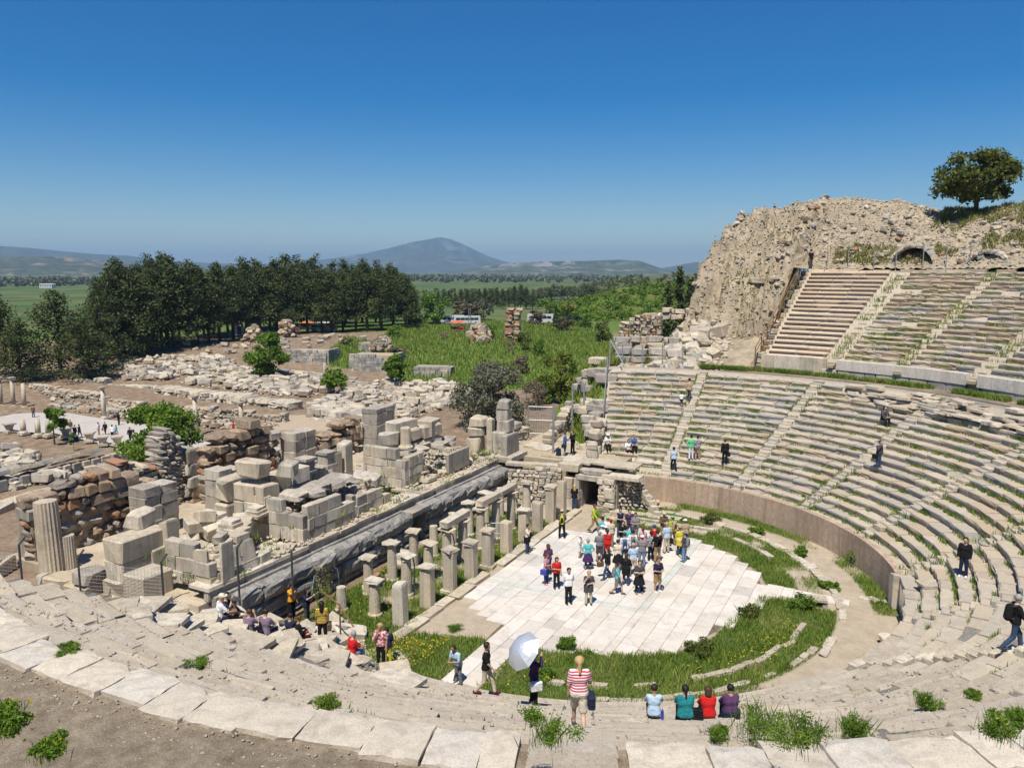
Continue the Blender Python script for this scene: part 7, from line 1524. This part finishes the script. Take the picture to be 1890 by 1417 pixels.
for lb, px, py, fc, kw in (
    ('seated man in light blue shirt with a bottle on the near seats', 1207, 1322, 175, dk(top='ltblue', bottom='khaki', hair='dark', arms='knee', h=1.5)),
    ('seated woman in teal shirt, one of four on the near seats', 1265, 1325, 180, dk(top='teal', sleeve='short', bottom='black', hair='black', hl='pony', fat=1.25, arms='knee', h=1.5)),
    ('seated woman in red sweater on the near seats', 1307, 1323, 180, dk(top='red', sleeve='long', bottom='dgrey', hair='brown', hl='bob', fat=1.2, arms='knee', h=1.42)),
    ('seated woman in purple shawl at the right of the four', 1349, 1322, 185, dk(top='purple', sleeve='long', bottom='navy', hair='black', fat=1.2, arms='knee', waist='navy', h=1.5)),
    ('seated person in black beside the end wedge', 1099, 822, 10, dk(top='black', sleeve='long', bottom='beige', hair='red', arms='chin')),
    ('seated person with white cap and red book on the end wedge', 1121, 828, 5, dk(top='white', bottom='black', hat='white', arms='hold')),
    ('seated woman in white on the end wedge', 1159, 833, 5, dk(top='white', bottom='black', hair='black', arms='knee')),
    ('seated man in blue shirt on the end wedge', 1169, 833, 0, dk(top='blue', bottom='black', hair='red', arms='knee')),
    ('seated woman in dark clothes high on the far seats', 1630, 776, 10, dk(top='dgrey', sleeve='long', bottom='black', hair='black', hl='long', arms='knee')),
    ('seated woman in white blouse with sun hat at the left', 404, 1146, 120, dk(top='white', bottom='navy', hair='blonde', hat='cream', arms='knee')),
    ('seated person in navy raising a camera beside the sun hat', 414, 1140, 100, dk(top='navy', bottom='navy', hair='black', arms='cam')),
    ('seated man in brown shirt and cap bending forward', 428, 1152, 110, dk(top='brown', bottom='black', hat='dgrey', arms='knee', fat=1.2)),
    ('seated boy in grey mauve shirt scratching his head', 458, 1172, 160, dk(top='mauve', bottom='dgrey', hair='brown', arms='cam', h=1.6)),
    ('seated man in mauve shirt at the left', 488, 1174, 160, dk(top='mauve', sleeve='short', bottom='navy', hair='dark', arms='knee', fat=1.1)),
    ('seated person in dark blue beside the one in black at left', 534, 1176, 160, dk(top='navy', bottom='dgrey', hair='black', arms='knee', h=1.6)),
    ('seated woman in black looking at a phone', 548, 1180, 120, dk(top='black', sleeve='long', bottom='maroon', hair='red', arms='hold', h=1.62)),
    ('seated grey haired man in bright red shirt', 648, 1211, 130, dk(top='red', bottom='ltjeans', hair='grey', arms='knee', fat=1.1))):
    person(lb, onseat(px, py), fc, pose='sit', **kw)
q = P(846, 1262, .02); person('man in light blue shirt and camera bending at the near grass', q, 320, pose='lean', arms='hold', top='ltblue', bottom='grey', hair='dark', h=1.74)
person('man in blue jacket with a bag standing on the platform', P(1042, 840, 2.72), 80, arms='hold', top='blue', sleeve='long', bottom='ltjeans', hair='red', bag='navy', h=1.72)
person('man in black hooded jacket on the platform above the doorway', P(1057, 838, 2.72), 300, arms='hold', top='black', sleeve='long', bottom='black', hair='red', h=1.78)
# umbrella carrier
ub = onseat(985, 1299); up_ = person('person carrying a silver umbrella on the near seats', ub, 110, arms='up', arms2='down', top='dpurple', sleeve='long', bottom='black', hair='black', bag='white', h=1.66)
rt = Vector((math.cos(YAW), math.sin(YAW), 0)); fw = Vector((-math.sin(YAW), math.cos(YAW), 0))
t = thing('umbrella', 'open silver umbrella held over a shoulder', 'umbrella', ub+Vector((0, 0, 1.42))+rt*.12)
tip = -rt*.62-fw*.42+Vector((0, 0, .62)); ax = tip.normalized(); mb = MB(); mb.tube([Vector((0, 0, -.1))-ax*.1, tip*1.02], .012, 6); mb.build('shaft', plain((.1, .1, .1), .4, name='black_metal'), t)
e1 = ax.orthogonal().normalized(); e2 = ax.cross(e1); V = []; F = []; nr_, ns = 6, 16
for j in range(nr_):
    fr = j/(nr_-1)
    for k in range(ns):
        sc = 1.0 if k % 2 == 0 else 1-.07*fr; a = 2*math.pi*k/ns; V.append(tip+ax*(.02-.30*fr**2)+(e1*math.cos(a)+e2*math.sin(a))*.60*fr*sc)
for j in range(nr_-1):
    for k in range(ns): F.append((j*ns+k, j*ns+(k+1) % ns, (j+1)*ns+(k+1) % ns, (j+1)*ns+k))
m, tt, b = nodes_of('silver_fabric'); b.inputs['Base Color'].default_value = (.62, .66, .70, 1); b.inputs['Metallic'].default_value = .55; b.inputs['Roughness'].default_value = .42; n1 = noise(tt, 14, 3); bump(tt, b, n1.outputs[0], .15, .01)
cp = add('canopy', mesh_from('canopy', V, F, [m], False), t); md = cp.modifiers.new('thickness', 'SOLIDIFY'); md.thickness = .006
for k in range(8):
    a = 2*math.pi*k/8; mb = MB(); mb.tube([tip-ax*.005, tip-ax*.09+(e1*math.cos(a)+e2*math.sin(a))*.33, tip-ax*.285+(e1*math.cos(a)+e2*math.sin(a))*.60], .006, 4); mb.build('rib', plain((.3, .3, .32), .4, .8, name='rib_metal'), cp)
# small things people carry or left beside them
def prop(name, label, cat, loc, dims, col, rot=0):
    t = thing(name, label, cat, loc, rot); mb = MB(); mb.box((0, 0, dims[2]/2), dims, taper=.85); mb.build('body', cmat(col), t); mb = MB(); mb.tube([(-dims[0]*.25, 0, dims[2]*.98), (0, 0, dims[2]*1.25), (dims[0]*.25, 0, dims[2]*.98)], .012, 5); mb.build('handle', cmat(col), t)
prop('handbag', 'black handbag between the seated women in teal and red', 'bag', onseat(1288, 1326), (.28, .2, .26), 'black', .3)
prop('water_bottle', 'blue bottle beside the seated man in light blue', 'bottle', onseat(1222, 1326), (.07, .07, .22), 'royal')
prop('travel_bag', 'dark blue bag on the platform by the two men', 'bag', P(1031, 840, 2.72), (.35, .25, .5), 'navy', .2)
# visitors far off on the marble street
CL = ['black', 'white', 'navy', 'red', 'grey', 'blue', 'khaki', 'beige']
SP = [(62, 770, 'brown', 'jeans', 'visitor in brown far left on the street'), (114, 768, 'blue', 'beige', 'visitor in blue on the street above the leaning tree'), (105, 777, 'black', 'black', 'dark visitor beside the leaning tree crown'), (131, 799, 'brown', 'jeans', 'man in brown jacket and jeans on the street'), (139, 808, 'black', 'black', 'left of two visitors in black on the street'), (147, 808, 'black', 'dgrey', 'right of two visitors in black on the street'), (183, 803, 'white', 'tan', 'visitor in white top and tan shorts on the street'), (195, 802, 'black', 'black', 'visitor in black with a red bag on the street'), (208, 810, 'white', 'black', 'visitor with white top and black trousers on the street'), (215, 808, 'turq', 'white', 'visitor in turquoise with white skirt on the street'), (220, 784, 'black', 'black', 'visitor in black near the lone tall column'), (241, 815, 'black', 'black', 'dark visitor left of the bushy tree'), (362, 798, 'red', 'navy', 'visitor in red at the foot of the capped column'), (431, 803, 'red', 'black', 'visitor in red shirt near the slim columns'), (440, 803, 'black', 'black', 'dark visitor beside the one in red shirt'), (478, 802, 'black', 'ltjeans', 'dark haired visitor in jeans by the rear wall'), (352, 800, 'white', 'jeans', 'visitor in white right of the bushy tree'), (237, 698, 'grey', 'jeans', 'lone visitor in grey near the pines'), (465, 800, 'white', 'black', 'visitor in white half hidden behind the rear wall')]
for k, (px, py, a, b_, lb) in enumerate(SP):
    q = P(px, py, ZG+.07) if py > 740 else G(px, py); person(lb, q, (180, 90, 270, 10)[k % 4], pose='walk' if k % 2 else 'stand', top=a, sleeve='long', bottom=b_, hair='dark', h=RNG.uniform(1.62, 1.82), bag='red' if 'red bag' in lb else None, skirt='white' if 'white skirt' in lb else None)
# ------------------------------------------------------------------ metal gate, fences, handrail, poles
M['metal'] = plain((.42, .43, .44), .5, .7, name='galvanised_steel'); M['rust'] = plain((.20, .11, .06), .85, .2, name='rusty_steel'); M['dkmetal'] = plain((.10, .105, .11), .55, .6, name='dark_steel')
def bars(label, p0, p1, h, nb, name='metal_gate', cat='gate', z0=None):
    p0 = Vector(p0); p1 = Vector(p1); t = thing(name, label, cat, p0); d = p1-p0
    mb = MB()
    for f in (.0, .5, 1.0): mb.tube([(0, 0, h*f+.05), d+Vector((0, 0, h*f+.05))], .035, 6)
    for f in (0, 1): mb.tube([d*f, d*f+Vector((0, 0, h+.1))], .045, 6)
    mb.build('gate_frame', M['metal'], t)
    for k in range(1, nb): mb = MB(); mb.tube([d*(k/nb)+Vector((0, 0, .05)), d*(k/nb)+Vector((0, 0, h+.05))], .02, 5); mb.build('bar', M['metal'], t)
bars('tall pale barred gate in front of the olive tree', P(975, 800, 2.4), P(1024, 802, 2.4), 2.3, 16)
bars('small metal gate among the columns', Vector((-7.1, 1.6, 0)), Vector((-6.2, 2.2, 0)), 1.3, 7, 'small_gate')
# handrail beside the restored block
t = thing('handrail', 'rusty handrail climbing the left side of the restored block', 'handrail', (0, 0, 0)); a = R_(83.0)
pts = [Vector(((RU-1.0+k*1.55)*math.cos(a), (RU-1.0+k*1.55)*math.sin(a), ZU-.4+k*1.55*.5224)) for k in range(10)]; t.location = pts[0]
for p_ in pts: mb = MB(); mb.tube([p_-pts[0]-Vector((0, 0, .4)), p_-pts[0]+Vector((0, 0, 1.05))], .045, 6); mb.build('post', M['rust'], t)
for hh in (.55, 1.02): mb = MB(); mb.tube([p_-pts[0]+Vector((0, 0, hh)) for p_ in pts], .04, 6); mb.build('rail', M['rust'], t)
# thin posts of the wire fence at the top of the seats
k = 0
for th in (64.5, 67, 69.5, 72.5, 75, 78, 80.5):
    a = R_(th); t = thing('fence_post', f'{NTH[k]} thin fence post above the upper seats counted from the right', 'post', (43.1*math.cos(a), 43.1*math.sin(a), 16.2), 0, 'fence posts above the upper seats'); mb = MB(); mb.tube([(0, 0, -.2), (0, 0, 2.0)], .045, 6); mb.build('pole', M['metal'], t); mb = MB(); mb.tube([(0, 0, 1.95), (-.25*math.cos(a), -.25*math.sin(a), 2.25)], .04, 6); mb.build('angled_top', M['metal'], t); k += 1
for k, th in enumerate((95, 98.5, 102, 105.5)):
    a = R_(th); t = thing('fence_post', f'{NTH[k]} thin fence post above the end wedge counted from the right', 'post', (27.9*math.cos(a), 27.9*math.sin(a), 7.9), 0, 'fence posts above the end wedge'); mb = MB(); mb.tube([(0, 0, -.2), (0, 0, 1.9)], .05, 6); mb.build('pole', M['metal'], t); mb = MB(); mb.box((0, 0, .12), (.3, .3, .3)); mb.build('footing', M['concrete'], t)
a = R_(107.8); t = thing('fence_brace', 'leaning metal post with a brace at the corner of the end wedge', 'post', (27.6*math.cos(a), 27.6*math.sin(a), 7.9)); mb = MB(); mb.tube([(0, 0, -.6), (.1, 0, 2.4)], .07, 6); mb.build('pole', M['metal'], t); mb = MB(); mb.tube([(.1, 0, 2.3), (1.7, -.5, 0)], .045, 6); mb.build('brace', M['metal'], t)
a = R_(108); t = thing('handrail', 'grey handrail down the left side of the end wedge', 'handrail', (26.8*math.cos(a), 26.8*math.sin(a), 7.7)); pts = [Vector(((26.8-k*1.2)*math.cos(a), (26.8-k*1.2)*math.sin(a), 7.75-k*1.2*.5224))-t.location for k in range(6)]
for p_ in pts: mb = MB(); mb.tube([p_-Vector((0, 0, .3)), p_+Vector((0, 0, 1.0))], .035, 6); mb.build('post', M['metal'], t)
mb = MB(); mb.tube([p_+Vector((0, 0, 1.0)) for p_ in pts], .035, 6); mb.build('rail', M['metal'], t)
# tall poles by the passage and the stage
for lb, px, by, z, h in (('tall grey pole left of the passage above the platform', 1021, 838, 2.6, 3.6), ('tall pale pole right of the passage gate', 1056, 800, 2.6, 4.2), ('second pale pole beside the ruined side wall', 1077, 800, 2.6, 4.2)):
    t = thing('metal_pole', lb, 'pole', P(px, by, z), 0, 'poles by the passage'); mb = MB(); mb.tube([(0, 0, -.2), (0, 0, h)], .09, 8); mb.build('pole', M['metal'], t); mb = MB(); mb.box((0, 0, .05), (.3, .3, .1)); mb.build('base_plate', M['metal'], t)
for k, (lb, px, by, z, h) in enumerate((('bent fence post left of the pale marble stack', 150, 1105, 2.0, 1.9), ('bent fence post in front of the marble cube', 303, 1118, 1.9, 2.0), ('bent fence post at the far left by the slab', 42, 1082, 2.6, 1.9), ('dark fence post at the left end of the ledge', 444, 1140, 1.2, 3.2), ('bent post beside the sign on the stage wall', 541, 1095, 1.6, 2.0))):
    t = thing('fence_post', lb, 'post', P(px, by, z), 0, 'bent fence posts by the stage'); mb = MB(); mb.tube([(0, 0, -.3), (0, 0, h)], .05, 6); mb.build('pole', M['dkmetal'], t); mb = MB(); mb.tube([(0, 0, h-.02), (.15, .2, h+.3)], .045, 6); mb.build('angled_top', M['dkmetal'], t)
t = thing('warning_sign', 'grey triangular sign leaning on the dark stage wall', 'sign', (-10.05, -9.6, .9), R_(20)); mb = MB(); mb.addm([(0, -.42, 0), (0, .42, 0), (0, 0, .74), (-.02, -.42, 0), (-.02, .42, 0), (-.02, 0, .74)], [(0, 1, 2), (5, 4, 3), (0, 3, 4, 1), (1, 4, 5, 2), (2, 5, 3, 0)]); mb.build('plate', plain((.33, .33, .33), .6, name='sign_grey'), t); mb = MB(); mb.box((.012, 0, .28), (.012, .34, .06), tilt=(.5, 0, 0)); mb.box((.012, 0, .28), (.012, .06, .30), tilt=(.5, 0, 0)); mb.build('mark', M['dkmetal'], t)
for k, (x, y) in enumerate(((-8.9, -9.2), (-6.6, -6.2), (-6.6, -2.4), (-6.6, 5.2))):
    t = thing('bracing_rod', f'{NTH[k]} thin grey rod propping a column counted from the near end', 'rod', (x, y, 0), 0, 'rods propping the columns'); mb = MB(); mb.tube([(0, 0, 0), (0, 0, 1.6), (-.15, .1, 1.95), (-.3, .1, 2.0)], .035, 6); mb.build('rod', M['dkmetal'], t)
t = thing('guard_rail', 'rusty rail beside the seated visitors at the left', 'handrail', P(628, 1152, 1.6)); mb = MB(); mb.tube([(0, 0, -.6), (0, 0, .9)], .035, 6); mb.build('post', M['rust'], t); mb = MB(); p1 = P(640, 1160, 1.6)-t.location; mb.tube([(-1.2, .3, 1.1), (0, 0, .85), tuple(Vector((.9, -.25, .2)))], .035, 6); mb.build('rail', M['rust'], t)
# chain link mesh
def mesh_fence(label, p0, p1, h):
    p0 = Vector(p0); p1 = Vector(p1); t = thing('wire_fence', label, 'fence', p0); d = p1-p0; n = int(d.length/.16); mb = MB()
    for k in range(n+1):
        a = d*(k/n); mb.tube([a, a+Vector((0, 0, h))], .005, 3, cap=False)
    for k in range(int(h/.16)+1): mb.tube([(0, 0, k*.16), d+Vector((0, 0, k*.16))], .005, 3, cap=False)
    mb.build('mesh', M['metal'], t)
mesh_fence('fine wire fence in front of the marble cube', P(150, 1105, 2.0), P(303, 1118, 1.9), 1.7)
mesh_fence('fine wire fence at the far left', P(-10, 1075, 2.6), P(42, 1082, 2.6), 1.6)
# ------------------------------------------------------------------ coaches, vans, stalls and poster beyond the meadow
M['vanw'] = plain((.55, .56, .57), .35, name='white_vehicle_paint'); M['glass'] = plain((.02, .025, .03), .12, name='dark_glass'); M['tyre'] = plain((.02, .02, .02), .9, name='rubber'); M['carred'] = plain((.5, .06, .03), .4, name='red_vehicle_paint')
def vehicle(label, px, py, L, W, H, rot, body='vanw', name='coach', cat='coach', nwin=5):
    t = thing(name, label, cat, G(px, py, -3), rot); mb = MB(); mb.box((0, 0, .45+(H-.45)*.5), (L, W, H-.45), taper=.97); mb.build('body', M[body], t)
    for s in (-1, 1):
        for k in range(nwin): mb = MB(); mb.box((-L*.42+L*.84*(k+.5)/nwin, s*(W/2+.01), H*.68), (L*.78/nwin, .03, H*.26)); mb.build('window', M['glass'], t)
        for x in (-L*.3, L*.32): mb = MB(); mb.tube([(x, s*(W/2-.25), .48), (x, s*(W/2+.02), .48)], .48, 12); wh = mb.build('wheel', M['tyre'], t); mb = MB(); mb.tube([(x, s*(W/2), .48), (x, s*(W/2+.035), .48)], .26, 10); mb.build('rim', M['metal'], wh)
    mb = MB(); mb.box((L/2+.005, 0, H*.66), (.04, W*.86, H*.36)); mb.build('windscreen', M['glass'], t)
vehicle('white coach parked behind the bare bushes, left', 830, 599, 10, 2.5, 3.1, .5); vehicle('grey white coach beside the left parked coach', 862, 599, 9, 2.5, 2.9, .6)
vehicle('white coach parked right of the tower stub', 998, 597, 9, 2.5, 3.2, .3); vehicle('long dark windowed coach near the lilac bush', 1048, 600, 10, 2.5, 2.8, .35, 'glass')
vehicle('white truck parked on the pale lot at right', 1098, 577, 8, 2.5, 3.4, .2, name='truck', cat='truck', nwin=1); vehicle('red car beside the left coach', 845, 612, 4.2, 1.8, 1.5, .4, 'carred', 'parked_car', 'car', 2)
vehicle('white van standing among the pine trunks', 590, 612, 5, 2.0, 2.4, .3, 'vanw', 'van', 'van', 2)
t = thing('poster_board', 'pale poster board under the pines', 'board', G(441, 622), .75); mb = MB(); mb.box((0, 0, 2.2), (2.6, .12, 3.4)); mb.build('panel', plain((.62, .68, .72), .6, name='poster_white'), t); mb = MB(); mb.box((.2, -.08, 1.9), (1.1, .02, 2.2)); mb.build('picture', plain((.06, .08, .12), .6, name='poster_dark'), t)
for s in (-1, 1): mb = MB(); mb.tube([(s*1.1, 0, -.2), (s*1.1, 0, .6)], .07, 6); mb.build('leg', M['dkmetal'], t)
for k, (px, col, lb) in enumerate(((568, (.55, .20, .08), 'orange stall awning behind the pine trunks'), (600, (.62, .60, .55), 'white stall awning behind the pine trunks'), (845, (.65, .10, .04), 'red orange stall awning by the car park'))):
    t = thing('market_stall', lb, 'stall', G(px, 609), .6); mb = MB(); mb.box((0, 0, 2.5), (5, 3, .5), taper=.3); mb.build('awning', plain(col, .7, name='awning_cloth'), t)
    for (x, y) in ((-2.3, -1.3), (2.3, -1.3), (-2.3, 1.3), (2.3, 1.3)): mb = MB(); mb.tube([(x, y, 0), (x, y, 2.3)], .05, 5); mb.build('leg', M['metal'], t)
    mb = MB(); mb.box((0, 0, .5), (4.2, 1.0, .9)); mb.build('counter', plain((.3, .22, .15), .8, name='counter_wood'), t)
t = thing('lattice_pylon', 'slim grey lattice mast behind the bare bushes', 'mast', G(867, 612), .3); mb = MB()
for s in ((-.6, -.6), (.6, -.6), (.6, .6), (-.6, .6)): mb.tube([(s[0], s[1], 0), (s[0]*.4, s[1]*.4, 7)], .05, 4)
for k in range(7): mb.tube([(-.6+.05*k, -.6, k), (.6-.05*k, -.6, k+1)], .035, 4); mb.tube([(.6-.05*k, .6, k), (-.6+.05*k, .6, k+1)], .035, 4)
mb.build('lattice', M['metal'], t)
t = thing('farm_building', 'small white building far across the plain', 'building', Vector(at_dist(85, 1250)), .4); mb = MB(); mb.box((0, 0, 2.5), (18, 8, 5)); mb.build('wall', M['vanw'], t); mb = MB(); mb.box((0, 0, 5.4), (19, 9, .9), taper=.8); mb.build('roof', plain((.5, .42, .38), .9, name='pale_roof'), t)
for k in range(5): mb = MB(); mb.box((-7+3.5*k, -4.03, 2.6), (1.4, .1, 1.6)); wn = mb.build('window', M['glass'], t); mb = MB(); mb.box((-7+3.5*k, -4.05, 1.75), (1.7, .2, .12)); mb.build('sill', M['vanw'], wn)
t = thing('blue_tarp', 'small blue tarpaulin bundle behind the rubble pier', 'tarp', P(283, 843, -4.5)); mb = MB(); mb.box((0, 0, .4), (1.6, 1.0, .8), taper=.8); mb.build('cover', cmat('royal'), t); mb = MB(); mb.tube([(-.8, -.52, .3), (.8, -.52, .3)], .02, 4); mb.build('rope', M['metal'], t)
# flagstone patch and broken slabs where the left visitors sit
t = thing('flagstone_patch', 'bright uneven flagstones under the seated visitors at the left', 'paving', onseat(520, 1170))
for k in range(70):
    px = RNG.uniform(230, 745); py = np.interp(px, [230, 400, 560, 745], [1110, 1150, 1185, 1240])+RNG.uniform(-26, 24); q = onseat(px, py); s = RNG.uniform(.6, 1.25)
    add('slab', blk('marble', 'slab' if RNG.random() < .7 else 'rough'), t, q-t.location-Vector((0, 0, .10)), (RNG.normal(0, .05), RNG.normal(0, .05), RNG.uniform(0, 6.28)), (s*1.25, s*.85, .16))
t = thing('loose_stone', 'single pale block at the foot of the near podium', 'block', P(1645, 1190, 0.0)); add('stone', blk('marble', 'rough'), t, (0, 0, 0), .5, (.9, .5, .45))
t = thing('loose_stone', 'flat pale hexagonal slab on the first seat row at the right', 'block', onseat(1717, 1080)); add('stone', blk('marble', 'slab'), t, (0, 0, 0), .5, (1.0, .8, .12))
t = thing('loose_stones', 'white slabs lying on the sandy path', 'stones', P(1600, 1105, 0)); 
for (px, py) in ((1612, 1108), (1598, 1106), (1640, 1112), (1655, 1092)): add('stone', blk('marble', 'slab'), t, P(px, py, 0)-t.location, RNG.uniform(0, 3), (.55, .4, .1))
t = thing('drain_opening', 'small dark drain opening with slab cover in the grass', 'drain', P(1505, 1118, 0)); add('stone', blk('marble', 'slab'), t, (0, 0, .32), .2, (1.0, .6, .14)); add('stone', blk('grey', 'ashlar'), t, (-.4, .1, 0), .2, (.25, .6, .34)); add('stone', blk('grey', 'ashlar'), t, (.4, .15, 0), .2, (.25, .6, .34)); mb = MB(); mb.box((0, .3, .16), (.6, .1, .3)); mb.build('back', M['dark'], t)
# gravel on the walkway and worn seats
def nearpts(n, R1, R2, a0, a1):
    R = RNG.uniform(R1, R2, n); a = np.radians(RNG.uniform(a0, a1, n)); x = R*np.cos(a); y = R*np.sin(a); z = np.array([rowz(xx, yy) for xx, yy in zip(x, y)]); return np.stack([x, y, z], 1)
g_ = nearpts(6000, 28.2, 32.0, -110, -25); g_[:, 2] = ZD+.02+np.clip(g_[:, 0]*0, 0, 0); stuff_stones('gravel', 'pebbles on the near walkway', g_, np.abs(RNG.normal(.022, .022, len(g_)))+.012, M['eroded'], seed=11)
g_ = nearpts(7000, R0+.4, RD-.1, -109, -22); stuff_stones('seat_gravel', 'broken pebbles on the worn near seats', g_, np.abs(RNG.normal(.02, .03, len(g_)))+.012, M['eroded'], seed=12)
